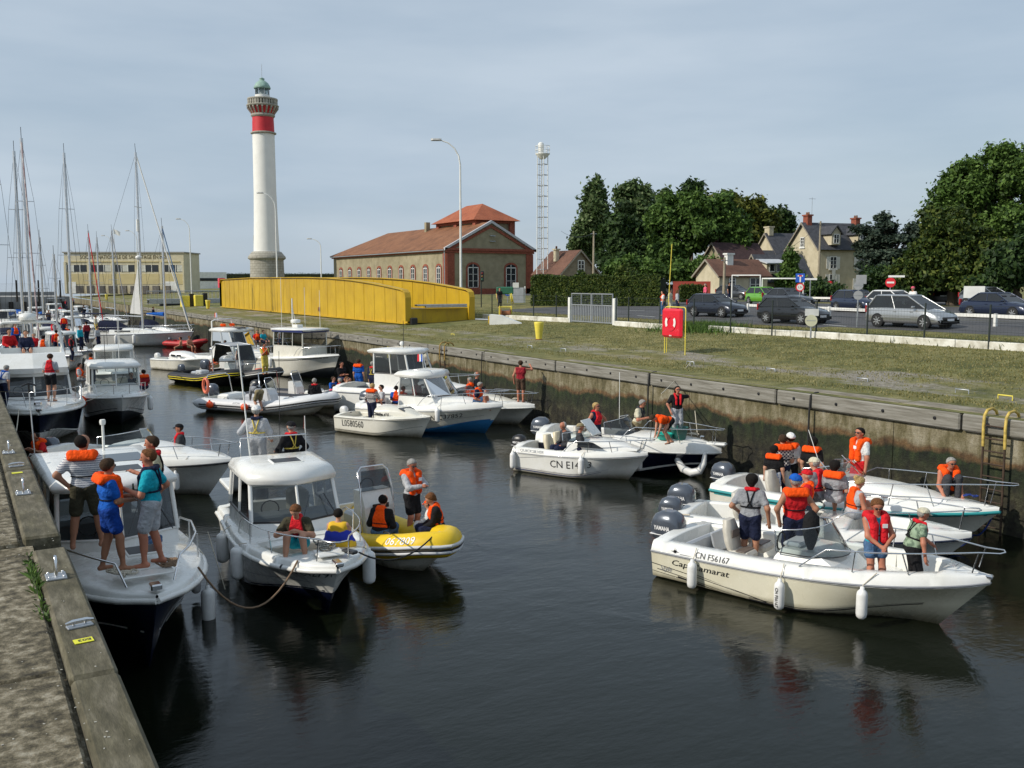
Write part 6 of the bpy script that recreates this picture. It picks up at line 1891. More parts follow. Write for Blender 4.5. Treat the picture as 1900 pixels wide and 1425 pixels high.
b.tube('steering_wheel', [(2.35, -.25 + .17 * math.cos(a), 1.02 + .17 * math.sin(a)) for a in np.linspace(0, 2 * math.pi, 14)], .016, black)
cov = MB().loft([[Vector((2.95 + r_ * math.cos(a), -.3 + r_ * 1.1 * math.sin(a), z)) for a in np.linspace(0, 2 * math.pi, 11)[:-1]] for z, r_ in ((.98, .05), (1.1, .1), (1.35, .16), (1.6, .14), (1.72, .03))]); cov.build('console_cover', cloth('cover_black', (.012, .012, .013)), b.root)
b.box('bow_cushion', (4.45, 0, .6), (.5, 1.1, .08), white, bev=.03); b.box('bow_locker', (4.05, .45, .5), (.55, .7, .3), white)
b.rail(.52, .36, posts=3, rise=.16, over=.15)
b.tube('bow_cleat', [(5.4, -.1, 1.1), (5.4, .1, 1.1)], .016); b.box('anchor_roller', (5.86, 0, 1.0), (.26, .12, .07), steel, bev=.02)
b.box('folded_panel', (.75, .5, .62), (.04, .9, .42), grey_in, M=Matrix.Rotation(-.25, 4, 'Y'))
for k, (t, lb) in enumerate(((.17, 'white fender hanging near the stern of the cream open boat'), (.475, 'white fender with lettering at the middle of the cream open boat'), (.74, 'white fender hanging near the bow of the cream open boat'))):
 f_ = b.fender(lb, t, -1, b.sheer(t) - .02 if k == 0 else b.sheer(t) - .07, .52, .095)
 if k == 1: lettering('lettering', 'CN F56167', .075, letk, f_, (-.035, -.099, -.1), (0, 0, -1), (1, 0, 0), bold=.002)
coil('pale rope heap in the stern of the cream open boat', b.W(.95, .1, .34), .16, .2, rope_m, 90, .01, 3)

# F: open boat behind E
b = BT['F'] = Boat('open_boat', 'white open motorboat squeezed between the cream boat and the teal-striped one', (17.1, 12.0, 0), -60, 6.0, 2.15, .5, .75, white, rake=.75)
b.hull(bottom=anti); b.deck(white, ((.05, .5, .2), (.62, .85, .4)), dh=.2, tum=.06, gw=.2); b.rub(navy, .025)
b.outboard(-.22, .35, 1.15, txt='YAMAHA', z=.55); b.outboard(-.2, -.45, .95, m=cowl, txt='YAMAHA', z=.5)
b.box('console', (2.5, 0, .65), (.7, .9, .9), white, bev=.1); b.arc_screen(3.1, 2.5, .55, 1.05, .35, .2)
b.rail(.55, .4, posts=3, over=.1); b.seat(1.5, 0, .2, .9)
b.tube('stern_cleat_rope', [(.1, -.9, .72), (.4, -.95, .75)], .02, rope_m)
# G: cuddy boat with teal stripe at the wall
b = BT['G'] = Boat('cabin_boat', 'white cuddy boat with teal sheer stripe lying against the lock wall at right', (18.75, 12.65, 0), -76, 6.6, 2.35, .62, 1.02, offwh, rake=.95)
b.hull(bottom=anti); b.deck(white, ((.05, .44, .25),), dh=.16, tum=.05, gw=.2, camber=.12); b.rub(teal, .04)
b.stripe(.02, .98, .84, .94, teal); b.trunk(2.95, 5.6, .86, .3, 1.0, .28, white, zf=1.15)
b.arc_screen(3.75, 2.5, .86, 1.12, .5, .55, gm=glass); b.tube('screen_mullion', [(3.3, -.62, 1.2), (2.75, -.55, 1.68)], .014); b.tube('screen_mullion', [(3.3, .62, 1.2), (2.75, .55, 1.68)], .014)
b.rail(.42, .48, posts=4, over=.3); b.text('LA ROCHELLE', .50, .35, .16, -1); b.seat(1.7, -.45, .25); b.seat(1.7, .45, .25); b.tube('aerial', [(2.6, -.3, 1.6), (2.3, -.3, 2.35)], .008, whitep)
b.outboard(-.22, 0, 1.1, txt='YAMAHA', z=.6)
rope('blue mooring line hanging from the bow of the teal-striped boat', [b.W(6.5, .1, 1.1), b.W(6.0, .3, .35), b.W(5.6, -.3, .25)], mat('rope_blue', (.02, .05, .25), .8), .02, .2)
MB()
# H: small white cuddy
b = BT['H'] = Boat('cabin_boat', 'small white cuddy boat marked CN E147 with grey pinstripe', on(1166, 890), -62, 4.25, 1.8, .62, .8, white, rake=.62, tm=.4)
b.hull(); b.deck(white, ((.06, .42, .2),), dh=.16, tum=.06, gw=.16, camber=.1); b.rub(stripe_g, .014)
b.stripe(.02, .75, .05, .1, stripe_n, v0b=.0, v1b=.02); b.stripe(.02, .8, .16, .175, stripe_n, v0b=.1, v1b=.11); b.stripe(.05, .35, .72, .745, stripe_g, v0b=.98, v1b=1.0)
b.text('CN E147 3', .33, .42, .22, -1); side_text(b, 'QUICKSILVER', .28, .68, .075, -1, m=stripe_g, bold=.01, stretch=1.4)
b.trunk(1.9, 4.0, .72, .25, .86, .32, white, zf=.98); tw = MB().prism([(2.25, -.715, .98), (3.1, -.62, .98), (2.75, -.64, 1.14), (2.3, -.69, 1.17)], (0, -.012, 0)).build('cabin_window', pane_m, b.root)
b.arc_screen(2.5, 1.75, .68, 1.12, .28, .35); b.box('open_hatch', (2.35, 0, 1.5), (.03, .6, .6), white, M=Matrix.Rotation(-.75, 4, 'Y'))
b.seat(1.3, -.3, .2, .45, m=mat('seat_cream', (.65, .58, .42), .5)); b.seat(1.3, .3, .2, .45, m=mat('seat_cream', (.65, .58, .42), .5)); b.rail(.44, .32, posts=3, over=.16)
b.outboard(-.18, 0, .85, m=black, txt='MERCURY', z=.6)
for t, lb in ((.02, 'white fender at the stern corner of the CN E147 boat'), (.60, 'white fender amidships on the CN E147 boat')): b.fender(lb, t, -1, b.sheer(t) + .02, .52, .09)
# I: navy-hulled cuddy behind H
b = BT['I'] = Boat('cabin_boat', 'white-decked boat with dark navy hull and white fenders at the lock wall', on(1288, 873) + Vector((-.35, -.3, 0)), -56, 5.8, 2.3, .8, .72, navy, rake=.9, cr=.9)
b.hull(); b.deck(white, ((.05, .45, .3),), dh=.3, tum=.1, gw=.22, camber=.16); b.rub(white, .02); b.stripe(.3, 1, -.02, .1, white, v0b=-.1, v1b=.05)
b.trunk(2.6, 5.2, .8, .3, 1.02, .2, white, zf=1.0); b.arc_screen(3.3, 2.3, .8, 1.15, .5, .5, gm=glass_d); b.rail(.5, .42, posts=3, over=.05); b.box('bow_sprit', (5.65, 0, .98), (.6, .3, .1), white); b.box('anchor_winch', (5.2, 0, 1.14), (.14, .12, .14), steel, bev=.03)
b.outboard(-.2, 0, 1.15, txt='YAMAHA', z=.85); b.tube('aerial', [(2.3, .6, 1.3), (2.28, .62, 3.0)], .01, whitep); b.seat(1.5, -.4, .3)
b.fender('white fender amidships on the navy-hulled boat', .63, -1, .72, .55, .1)
uf = b.W(5.0, -.5, 0); o = empty('bow_fender', (uf.x, uf.y, .35), b.a); tag(o, 'white U-shaped bow fender under the navy-hulled boat', 'fender')
MB().tube([(.42, -.02, .42), (.4, -.05, .1), (.28, -.06, -.14), (.02, -.06, -.22), (-.24, -.05, -.12), (-.42, -.02, .12), (-.5, 0, .42)], [.06, .09, .12, .13, .12, .09, .05], 12).build('body', fend_m, o)
for nm, m_, cx, cy, r0, r1, h in (('green_tub', mat('tub_green', (.0, .36, .28), .4), 4.15, -.52, .2, .26, .16), ('green_bucket', mat('bucket_green', (.01, .12, .1), .4), 4.55, -.3, .2, .26, .36)):
 p = b.W(cx, cy, 1.11 if nm == 'green_tub' else 1.1); o = MB().lathe([(r0, 0), (r1, h), (r1 + .025, h), (r1 + .025, h + .02), (r1 - .02, h + .01), (r0 - .02, .02), (0, .02)], 20).build(nm, m_, loc=p); tag(o, 'wide bright green tub on the foredeck by the standing woman' if nm == 'green_tub' else 'tall dark green bucket beside the green tub on the foredeck', 'bucket')
# J: little day boat with lettering L0580560
b = BT['J'] = Boat('day_boat', 'little ivory day boat lettered L0580560 with a low cuddy', on(782, 812), -63, 4.25, 1.75, .6, .82, offwh, rake=.45, draft=.25, tm=.45)
b.hull(); b.deck(offwh, ((.04, .5, .2),), dh=.06, tum=.03, gw=.12, camber=.08); b.rub(stripe_k, .012); b.stripe(0, .97, .1, .13, stripe_k)
b.text('L0580560', .1, .42, .25, -1, stretch=.85, bold=.004)
tr_ = b.trunk(2.0, 3.75, .66, .25, .72, .42, offwh, zf=.86); b.box('trunk_window', (3.1, 0, 1.06), (.28, .7, .02), pane_m, bev=.004, M=Matrix.Rotation(.33, 4, 'Y'))
lettering('model_lettering', 'Cristina 410', .15, letk, b.root, (1.95, -.66, .82), (1, .05, 0), (0, .12, 1), shear=.3, bold=.008)
b.outboard(-.12, 0, .62, m=mat('engine_white', (.7, .7, .68), .3), z=.62); b.box('thwart', (.5, 0, .5), (.3, 1.3, .06), offwh)
# K: cabin boat CN C37852
b = BT['K'] = Boat('cabin_boat', 'white cabin boat lettered CN C37852 with blue antifouling', on(902, 803) + Vector((-.1, -.1, 0)), -60, 6.4, 2.5, .75, 1.12, offwh, rake=.8)
b.hull(bottom=anti_b); b.deck(white, ((.04, .34, .25),), dh=.22, tum=.06, gw=.2, camber=.12); b.rub(stripe_g, .014); b.stripe(0, .98, .0, .1, anti_b)
b.stripe(.02, .93, .42, .44, stripe_g); b.text('CN C37852', .56, .5, .21, -1, stretch=1.05)
b.trunk(3.7, 5.7, .8, .3, 1.1, .25, white, zf=1.25)
b.cabin(2.1, 4.3, .98, .9, 1.42, 2.2, rf=.75, rb=.05, over=(.1, .25, .1), front=2, side=2, roof_h=.2, noses=.3, gm=glass_d)
b.rail(.5, .4, posts=3, over=.2); b.flag(2.2, .7, 2.35); b.tube('roof_rail', [(2.3, -.6, 2.3), (2.4, -.6, 2.42), (3.4, -.55, 2.42), (3.5, -.55, 2.3)], .014)
b.outboard(-.2, 0, 1.1, txt='YAMAHA', z=.8)
for t, lb in ((.42, 'white fender hanging by the letters CN on the cabin boat'), (.66, 'white fender hanging after the letters CN C37852')): b.fender(lb, t, -1, b.sheer(t) + .1, .55, .1)
# L: pilot-house boat behind K
b = BT['L'] = Boat('pilot_boat', 'white pilot-house boat numbered 06851 behind the CN C37852 boat', (18.7, 36.2, 0), -60, 7.0, 2.6, .95, 1.3, white, rake=.8)
b.hull(bottom=anti); b.deck(white, ((.04, .34, .3),), dh=.22, camber=.14); b.rub(stripe_g); b.trunk(4.2, 6.2, .8, .3, 1.25, .35, white, zf=1.45)
b.cabin(2.3, 4.7, 1.0, 1.05, 1.9, 2.85, rf=.5, rb=-.1, over=(.12, .3, .1), front=2, side=2, roof_h=.15, gm=glass_d)
b.text('CN 06851', .42, .35, .24, -1); b.rail(.5, .45, posts=3); b.tube('aerial', [(3.2, 0, 3.0), (3.2, 0, 4.2)], .012, black); MB().ball((2.6, .7, 3.12), .11).build('satellite_dome', white, b.root); b.tube('dome_post', [(2.6, .7, 2.9), (2.6, .7, 3.05)], .02)
# M: open boat at the wall with the man in red
b = BT['M'] = Boat('open_boat', 'white open boat at the lock wall with a rounded bow rail', on(966, 783) + Vector((-.5, -.6, 0)), -60, 5.9, 2.2, .68, .78, offwh, rake=.8)
b.hull(); b.deck(white, ((.05, .5, .25),), dh=.2, camber=.1); b.rub(whitep, .03); b.trunk(3.0, 4.9, .7, .25, .95, .25, offwh, zf=.98); b.arc_screen(3.2, 2.5, .7, 1.1, .42, .4, gm=glass_d); b.rail(.5, .4, posts=3); b.outboard(-.2, 0, 1.0, m=black, z=.7); b.box('motor_cover', (.4, 0, 1.25), (.7, .9, .5), black, bev=.12)
rb_ = b.W(3.4, -.75, 1.25); o = MB().tube([(.27 * math.cos(a), .27 * math.sin(a), 0) for a in np.linspace(0, 2 * math.pi, 19)[:-1]], .075, 8, closed=True).build('lifebuoy', buoy_o, loc=rb_); o.rotation_euler = (.5, 0, .4); tag(o, 'orange lifebuoy lying behind the seated man on the cabin boat', 'lifebuoy')
# N: grey inflatable with orange buoys
b = BT['N'] = Rib('inflatable_boat', 'long pale grey inflatable with black strakes and orange buoys', on(612, 772), -55, 6.9, 2.4, .5, .95, hypg, rake=.5)
b.make(hypg, offwh, .27, ((.0, .03, rubber), (-.1, .02, rubber)), tip=.55); b.console(3.1, m=mat('console_grey', (.6, .61, .62), .4), h=.85, gm=glass); b.box('jockey_seat', (2.2, 0, .5), (.9, .42, .55), mat('seat_grey', (.45, .46, .48), .5), bev=.1); b.box('jockey_seat', (4.3, .35, .5), (.6, .5, .4), mat('seat_grey', (.45, .46, .48), .5), bev=.1); b.box('stern_locker', (.9, 0, .62), (.7, 1.3, .3), whitep, bev=.08)
b.tube('radar_arch', [(.25, -.8, .6), (.1, -.75, 1.5), (.05, -.6, 1.62), (.05, .6, 1.62), (.1, .75, 1.5), (.25, .8, .6)], .03); b.outboard(-.25, 0, 1.15, txt=None, z=.55)
b.tube_text('AVON', .28, .1, -1, stripe_g)
p = b.W(.1, -.82, 1.15); o = MB().tube([(.05 * 0, .24 * math.cos(a), .32 * math.sin(a)) for a in np.linspace(0, 2 * math.pi, 19)[:-1]], .07, 8, closed=True).build('lifebuoy', mat('lifebuoy_coral', (.75, .18, .1), .5), loc=p); o.rotation_euler = (0, 0, b.a + 1.2); tag(o, 'coral lifebuoy on the arch of the grey inflatable', 'lifebuoy')
for t, lb in ((.11, 'orange buoy near the stern of the grey inflatable'), (.4, 'orange buoy amidships on the grey inflatable')):
 q = b.path(t); p = b.W(q.x, -(q.y + .27 + .13), .36); o = MB().ball((0, 0, 0), .17, 16).lathe([(.04, .15), (.04, .22)], 8, mi=0).build('buoy', buoy_o, loc=p); tag(o, lb, 'buoy', 'orange buoys of the grey inflatable')
# O: white and navy inflatable full of passengers
b = BT['O'] = Rib('inflatable_boat', 'navy and white inflatable crowded with passengers behind the grey one', on(668, 757), -55, 6.4, 2.3, .5, .95, hypg, rake=.5)
b.make(mat('tube_navy', (.02, .022, .03), .5), offwh, .27, ((.05, .025, whitep), (-.04, .025, whitep)), floor_m=mat('deck_red', (.4, .03, .03), .6)); b.console(2.2, m=white, h=.9); b.box('bow_locker', (4.3, 0, .62), (.8, .9, .3), white, bev=.1); b.box('bench', (3.3, 0, .5), (.4, 1.2, .5), white, bev=.08); b.tube('arch', [(.6, -.7, .6), (.5, -.7, 1.5), (.5, .7, 1.5), (.6, .7, .6)], .025); b.outboard(-.22, 0, 1.0, m=black, z=.55)
# P: black inflatable with yellow lines
b = BT['P'] = Rib('inflatable_boat', 'black inflatable with yellow piping on the open water', on(432, 716), -68, 5.3, 2.1, .5, .9, hypk, rake=.5)
b.make(hypk, hypk, .25, ((.02, .022, mat('piping_yellow', (.8, .65, .02), .5)), (-.1, .022, mat('piping_yellow', (.8, .65, .02), .5)))); b.box('seat_box', (1.9, 0, .5), (.6, .6, .5), grey_in, bev=.06); b.outboard(-.2, 0, .85, z=.55); b.box('fuel_tank', (.9, .2, .45), (.5, .35, .3), alu, bev=.06); b.box('seat_box', (3.2, 0, .48), (.5, .6, .45), grey_in, bev=.06)
# P2: dark inflatable with a clear canopy, R: cabin boat with targa behind it
b = BT['P2'] = Rib('inflatable_boat', 'dark workboat inflatable with clear plastic spray canopy', (15.6, 53.4, 0), -66, 6.6, 2.5, .5, .95, hypk, rake=.5)
b.make(hypk, mat('hull_black', (.02, .02, .022), .4), .27, ((.0, .03, whitep),)); b.console(2.2, h=.9, rail=False)
can = MB()
for sy in (-.8, .8): can.tube([(1.6, sy, .6), (1.5, sy, 1.9), (1.9, sy, 2.3), (3.2, sy * .95, 2.2), (3.6, sy * .9, 1.3), (3.5, sy * .9, .6)], .03, 6)
for x_, z_ in ((1.9, 2.3), (3.2, 2.2)): can.tube([(x_, -.8, z_), (x_, .8, z_)], .025, 6)
can.build('canopy_frame', galv, b.root)
MB().add([(1.9, -.8, 2.3), (3.2, -.76, 2.2), (3.2, .76, 2.2), (1.9, .8, 2.3)], [(0, 1, 2, 3)]).build('canopy_top', mat('canvas_grey', (.35, .36, .37), .8), b.root)
MB().add([(3.2, -.76, 2.2), (3.6, -.72, 1.3), (3.6, .72, 1.3), (3.2, .76, 2.2)], [(0, 1, 2, 3)]).build('canopy_screen', glass, b.root)
for sy in (-.8, .8): MB().add([(1.9, sy, 2.3), (3.2, sy * .95, 2.2), (3.6, sy * .9, 1.3), (1.6, sy, 1.2)], [(0, 1, 2, 3)]).build('canopy_screen', glass, b.root)
b.rail(.05, .45, t1=.3, posts=2, rise=.01, over=0) if False else None
b.outboard(-.2, 0, 1.2, z=.6); b.tube('stern_rail', [(4.2, -.9, .7), (4.2, -.9, 1.2), (5.6, -.6, 1.3), (5.6, -.6, .9)], .02)
o = MB().tube([(.35 * math.cos(a), .2 * math.sin(a), 0) for a in np.linspace(0, 2 * math.pi, 17)[:-1]], .07, 8, closed=True).build('lifebuoy', mat('lifebuoy_coral', (.75, .18, .1), .5), loc=b.W(5.4, -.3, .92)); tag(o, 'coral lifebuoy lying on the bow of the dark workboat inflatable', 'lifebuoy')
b = BT['R'] = Boat('cabin_boat', 'white cabin boat with roof arch, orange vests on top and solar panel', (17.3, 60.5, 0), -62, 7.2, 2.6, .85, 1.2, white, rake=.8)
b.hull(); b.deck(white, ((.04, .3, .3),), dh=.2); b.trunk(4.3, 6.3, .9, .3, 1.2, .35, white, zf=1.35); b.cabin(2.2, 4.9, 1.05, .95, 1.75, 2.75, rf=.8, rb=.05, front=2, side=2, roof_h=.2, gm=glass_d)
b.box('solar_panel', (3.6, 0, 2.96), (1.2, .9, .03), mat('solar', (.02, .03, .06), .2), bev=.005); b.tube('roof_arch', [(2.2, -.9, 2.7), (2.15, -.85, 3.35), (2.3, -.7, 3.45), (2.3, .7, 3.45), (2.15, .85, 3.35), (2.2, .9, 2.7)], .05, whitep); b.flag(2.1, -.3, 3.3); b.rail(.5, .45, posts=3)
b.text('A', .3, .4, .1, -1) if False else None
for k in (0, 1): o = MB().box((0, 0, .08), (.35, .45, .18), bev=.08).build('life_vest', orange, loc=b.W(2.5, -.2 + k * .75, 3.0)); tag(o, ('left', 'right')[k] + ' orange life vest lying on the roof of the arched cabin boat', 'life vest')
# Q: ivory wheelhouse boat with dark band
b = BT['Q'] = Boat('wheelhouse_boat', 'ivory wheelhouse boat with dark roof band and many aerials', on(612, 703) + Vector((.2, .2, 0)), -68, 7.4, 2.7, 1.05, 1.45, offwh, rake=.7, cr=.9)
b.hull(bottom=anti); b.deck(white, ((.04, .3, .4),), dh=.12); b.rub(whitep, .03); b.stripe(0, .98, .86, .9, stripe_k)
b.cabin(2.4, 5.2, 1.05, 1.2, 1.95, 2.95, rf=.0, rb=.1, m=offwh, roof_m=white, over=(.25, .2, .12), front=1, side=3, top=.95, roof_h=.12, noses=.02, gm=glass_d, band=offwh)
b.box('roof_band', (3.85, 0, 2.88), (2.95, 2.2, .16), stripe_n, bev=.02); b.box('radar_base', (3.6, 0, 3.15), (.5, .5, .2), white)
MB().lathe([(.3, 0), (.32, .08), (.3, .2), (.1, .24)], 16, (3.4, 0, 3.35)).build('radar_dome', white, b.root)
b.tube('signal_mast', [(3.1, 0, 3.1), (3.1, 0, 4.9)], .04, whitep); b.tube('mast_stay', [(3.1, .3, 3.1), (3.1, 0, 4.4)], .02, whitep)
for x_, y_, z_ in ((2.9, -.7, 6.2), (3.6, .6, 5.6), (4.8, .8, 5.4)): b.tube('aerial', [(x_, y_, 3.0), (x_, y_, z_)], .014, whitep)
b.rail(.62, .5, posts=3); b.tube('stern_rail', [(.2, -1.1, 1.2), (.2, -1.1, 1.7), (2.0, -1.15, 1.75), (2.0, -1.15, 1.25)], .02)
b.fender('white fender on the side of the ivory wheelhouse boat', .36, -1, b.sheer(.36) + .05, .6, .12)
# S: small white boat, T: red inflatable
b = BT['S'] = Boat('day_boat', 'small white cuddy dinghy moored left of the black inflatable', on(378, 690) + Vector((0, .5, 0)), -62, 4.8, 1.8, .65, .85, offwh, rake=.5)
b.hull(); b.deck(white, ((.04, .4, .25),), dh=.08); b.rub(stripe_k, .014); b.trunk(1.9, 4.0, .7, .3, .78, .5, white, zf=.9)
for x_ in (2.3, 2.9): b.box('cabin_window', (x_, -.69, 1.03), (.42, .03, .14), pane_m, bev=.01)
b.outboard(-.15, 0, .8, m=mat('engine_white', (.7, .7, .68), .3), z=.65)
b = BT['T'] = Rib('inflatable_boat', 'red inflatable dinghy beside the big white yacht', on(378, 646) + Vector((0, 0, 0)), -60, 4.6, 1.8, .5, .8, hypr, rake=.4)
b.make(hypr, hypr, .22, ((0, .02, rubber),)); b.outboard(-.2, 0, .7, z=.5)
# B: white cabin boat with people on the bow, centre foreground
b = BT['B'] = Boat('cabin_boat', 'white cabin boat with rounded roof and two young people on its bow', on(607, 1138), -94, 6.3, 2.28, .72, .98, white, rake=.75, cr=.9, tm=.5, p=2.6, q=.72)
b.hull(bottom=navy); b.deck(white, ((.04, .2, .25), (.64, .84, .78)), dh=.16, tum=.04, gw=.16, camber=.06); b.rub(white, .05)
b.stripe(.05, .98, .02, .08, navy); b.stripe(.05, .98, .38, .4, stripe_g); b.text('CN C42796', .86, .72, .13, -1, bold=.004)
b.trunk(3.5, 4.3, .85, .7, .9, .1, white, zf=1.0)
b.cabin(1.3, 3.9, .95, .82, 1.25, 2.02, rf=.5, rb=.1, over=(.12, .1, .07), front=2, side=2, roof_h=.24, noses=.35, gm=glass_m, top=.9)
b.hatch(2.6, 0, 2.27, .5, .62); b.box('roof_grip', (2.2, -.62, 2.2), (1.0, .04, .04), black, bev=.01)
b.rail(.44, .4, posts=3, over=.14, inset=.12); b.box('anchor_locker', (5.75, 0, 1.17), (.4, .5, .05), white); b.box('bow_roller', (6.3, 0, 1.13), (.3, .14, .08), steel, bev=.02); b.box('anchor', (5.95, .32, 1.2), (.3, .14, .06), black, bev=.02, rz=.5)
b.tube('aerial', [(1.5, -.5, 2.2), (1.15, -.62, 4.6)], .016, whitep); b.tube('roof_rail', [(1.5, -.7, 2.2), (1.5, -.7, 2.62), (1.5, .7, 2.62), (1.5, .7, 2.2)], .014); b.tube('fishing_rod', [(1.2, .2, 2.2), (.9, .3, 4.4)], .006, black); b.flag(1.1, .8, 2.2, .75)
b.outboard(-.2, 0, 1.0, z=.8)
fb = MB(); fb.box((.75, 0, 1.5), (1.1, 1.9, .1), bev=.03); fb.build('aft_platform', white, b.root)
for t, lb, zt in ((.62, 'white fender on the left bow of the central cabin boat', .95), (.34, 'white fender on the left side near the stern of the central cabin boat', .8)): b.fender(lb, t, -1, zt, .62, .12)
b.fender('white fender between the central cabin boat and the yellow inflatable', .86, 1, .95, .62, .12)
ck = cloth('rope_checker', (.3, .28, .22)); coil('black and white rope lying on the bow of the central cabin boat', b.W(5.35, 0, 1.19), .2, .6, mat('rope_fleck', (.45, .42, .36), .9, c2=(.01, .01, .01), sc=28), 110, .016, 5)
# C: yellow inflatable
b = BT['C'] = Rib('inflatable_boat', 'yellow inflatable with grey strakes and white console carrying four people', on(812, 1070), -82, 5.0, 1.9, .5, .88, hypy, rake=.5)
gs = mat('strake_grey', (.55, .56, .57), .5); b.make(hypy, offwh, .26, ((.02, .04, gs), (-.05, .02, rubber), (-.1, .04, gs)), floor_m=mat('deck_tan', (.4, .36, .28), .6))
b.console(2.0, h=1.15, w=.75, gm=glass_d); b.tube_text('067809', .76, .16, -1, letw, 1.1); b.outboard(-.25, 0, 1.0, z=.6); b.box('bow_step', (4.55, 0, .78), (.5, .5, .2), white, bev=.05); b.box('seat_box', (1.5, 0, .5), (.6, .7, .6), grey_in, bev=.06)
lettering('brand_lettering', 'AVI-MER', .1, letw, BT['C'].root, (2.8, -.2, 1.05), (0, 1, 0), (-.15, 0, 1)) if False else None
MB().box((2.3, 0, 1.05), (.02, .4, .1)).build('console_plate', black, b.root)
# A: navy-hulled cabin boat at the near quay
b = BT['A'] = Boat('cabin_boat', 'navy-hulled cabin boat at the near quay with four people on its white foredeck', (2.28, 14.9, 0), -89, 8.2, 2.55, .98, 1.3, navy, rake=.85, cr=.88, tm=.5, p=2.8, q=.68)
b.hull(); b.deck(white, ((.03, .2, .5),), dh=.16, tum=.05, gw=.2, camber=.1); b.rub(white, .05); b.stripe(.1, .985, .05, .1, whitep)
b.cabin(1.6, 5.5, 1.05, 1.2, 1.55, 2.42, rf=.35, rb=.0, over=(.22, .1, .1), front=2, side=3, roof_h=.16, noses=.4, gm=glass_d, top=.92, band=white)
b.hatch(6.5, .12, 1.62, .52, .55); b.hatch(4.4, .15, 2.58, .6, .8); b.box('roof_window', (3.2, .1, 2.58), (.9, 1.3, .025), pane_m, bev=.01); b.tube('roof_light', [(2.2, .2, 2.5), (2.2, .2, 3.1)], .025, whitep); MB().lathe([(.05, 0), (.06, .05), (.05, .1)], 10, (2.2, .2, 3.1)).build('light_lens', whitep, b.root)
for sg in (1, -1):
 b.tube('bow_rail', [b.gun(.5, sg, .12, 0), b.gun(.52, sg, .1, .3), b.gun(.65, sg, .1, .42), b.gun(.78, sg, .12, .42), b.gun(.88, sg, .14, .4), b.gun(.93, sg, .16, .36), b.gun(.945, sg, .2, .0)], .018)
 for t in (.62, .78): b.tube('stanchion', [b.gun(t, sg, .1, .4), b.gun(t, sg, .1, 0)], .014)
b.box('bow_roller', (8.12, 0, 1.5), (.2, .16, .1), steel, bev=.02); b.box('anchor_hatch', (7.55, 0, 1.545), (.3, .75, .03), white); b.box('mooring_eye', (7.72, 0, .72), (.05, .08, .08), steel)
b.box('wiper_arm', (4.95, .35, 1.9), (.03, .05, .7), black, bev=.01)
coil('grey rope heap on the bow of the navy cabin boat', b.W(7.35, -.32, 1.57), .2, .34, rope_m, 120, .016, 7); coil('brown rope heap on the bow of the navy cabin boat', b.W(7.35, .38, 1.57), .18, .34, rope_b, 120, .016, 9)
rope('brown mooring rope hanging from the navy boat bow to the white cabin boat', [b.W(7.5, .75, 1.5), BT['B'].W(5.75, -.55, 1.1)], rope_b, .018, .75)
rope('thin white line hanging from the navy boat rail', [b.W(6.2, 1.22, 1.7), b.W(6.1, 1.5, .62)], rope_m, .008)
b.fender('white fender hung on a line right of the navy cabin boat', .73, 1, .55, .62, .12); b.fender('small grey fender behind the white one of the navy cabin boat', .55, 1, .6, .5, .09, m=mat('fender_grey', (.4, .4, .4), .5))
# D: white cuddy boat behind A
b = BT['D'] = Boat('cabin_boat', 'white cuddy boat with black rub rail behind the navy cabin boat', on(388, 918), -52, 6.4, 2.35, .75, .98, white, rake=.8)
b.hull(); b.deck(white, ((.05, .42, .3),), dh=.2, camber=.14); b.rub(black, .03); b.trunk(2.7, 5.3, .9, .3, 1.0, .35, white, zf=1.15); b.arc_screen(3.5, 2.5, .88, 1.3, .35, .4, gm=glass); b.rail(.5, .35, posts=3); b.text('MTB', .8, .5, .1, -1) if False else None
b.box('side_window', (3.6, -.82, 1.2), (.7, .03, .16), pane_m, bev=.01); b.outboard(-.2, 0, 1.0, z=.75)
for t, lb in ((.85, 'white fender at the bow of the black-railed cuddy boat'),): b.fender(lb, t, -1, .75, .5, .1)
# V, X: small cabin boats with front windows
def fisher(key, label, stem, head, L_, B_, ball=None, rail=True):
 b = BT[key] = Boat('cabin_boat', label, stem, head, L_, B_, .85, 1.2, white, rake=.7, cr=.88, p=2.6, q=.7)
 b.hull(bottom=anti); b.deck(white, ((.04, .34, .4),), dh=.15, camber=.1); b.rub(white, .05); b.stripe(.02, .97, .16, .2, stripe_k); b.trunk(L_ * .62, L_ * .8, .8, .6, 1.05, .25, white, zf=1.2)
 b.cabin(L_ * .34, L_ * .68, B_ * .37, 1.0, 1.45, 2.3, rf=.1, rb=.0, over=(.25, .2, .1), front=2, side=2, roof_h=.2, noses=.1, gm=glass, top=.96, band=white)
 b.rail(.55, .4, posts=3); b.tube('aerial', [(L_ * .45, .3, 2.4), (L_ * .45, .3, 4.4)], .012, whitep); b.tube('aerial', [(L_ * .5, -.3, 2.4), (L_ * .5, -.3, 3.6)], .012, black); b.box('cabin_back', (L_ * .345, 0, 1.2), (.06, B_ * .5, .6), white); b.tube('rear_frame', [(L_ * .1, B_ * .35, 1.1), (L_ * .1, B_ * .35, 2.1), (L_ * .34, B_ * .33, 2.2)], .025, black)
 return b
b = fisher('V', 'white cabin boat with twin front windows facing the camera in the middle distance at left', on(226, 787), -92, 6.6, 2.7)
b.fender('big orange ball fender left of the white cabin boat', .72, -1, 1.15, .5, .28, ball=True); b.fender('white fender on the right side of the twin-windowed cabin boat', .7, 1, .95, .6, .12)
b = fisher('X', 'second white cabin boat hidden behind the twin-windowed one', (6.9, 53, 0), -100, 6.6, 2.6); b.fender('white fender on the left bow of the hidden cabin boat', .75, -1, 1.05, .6, .14)
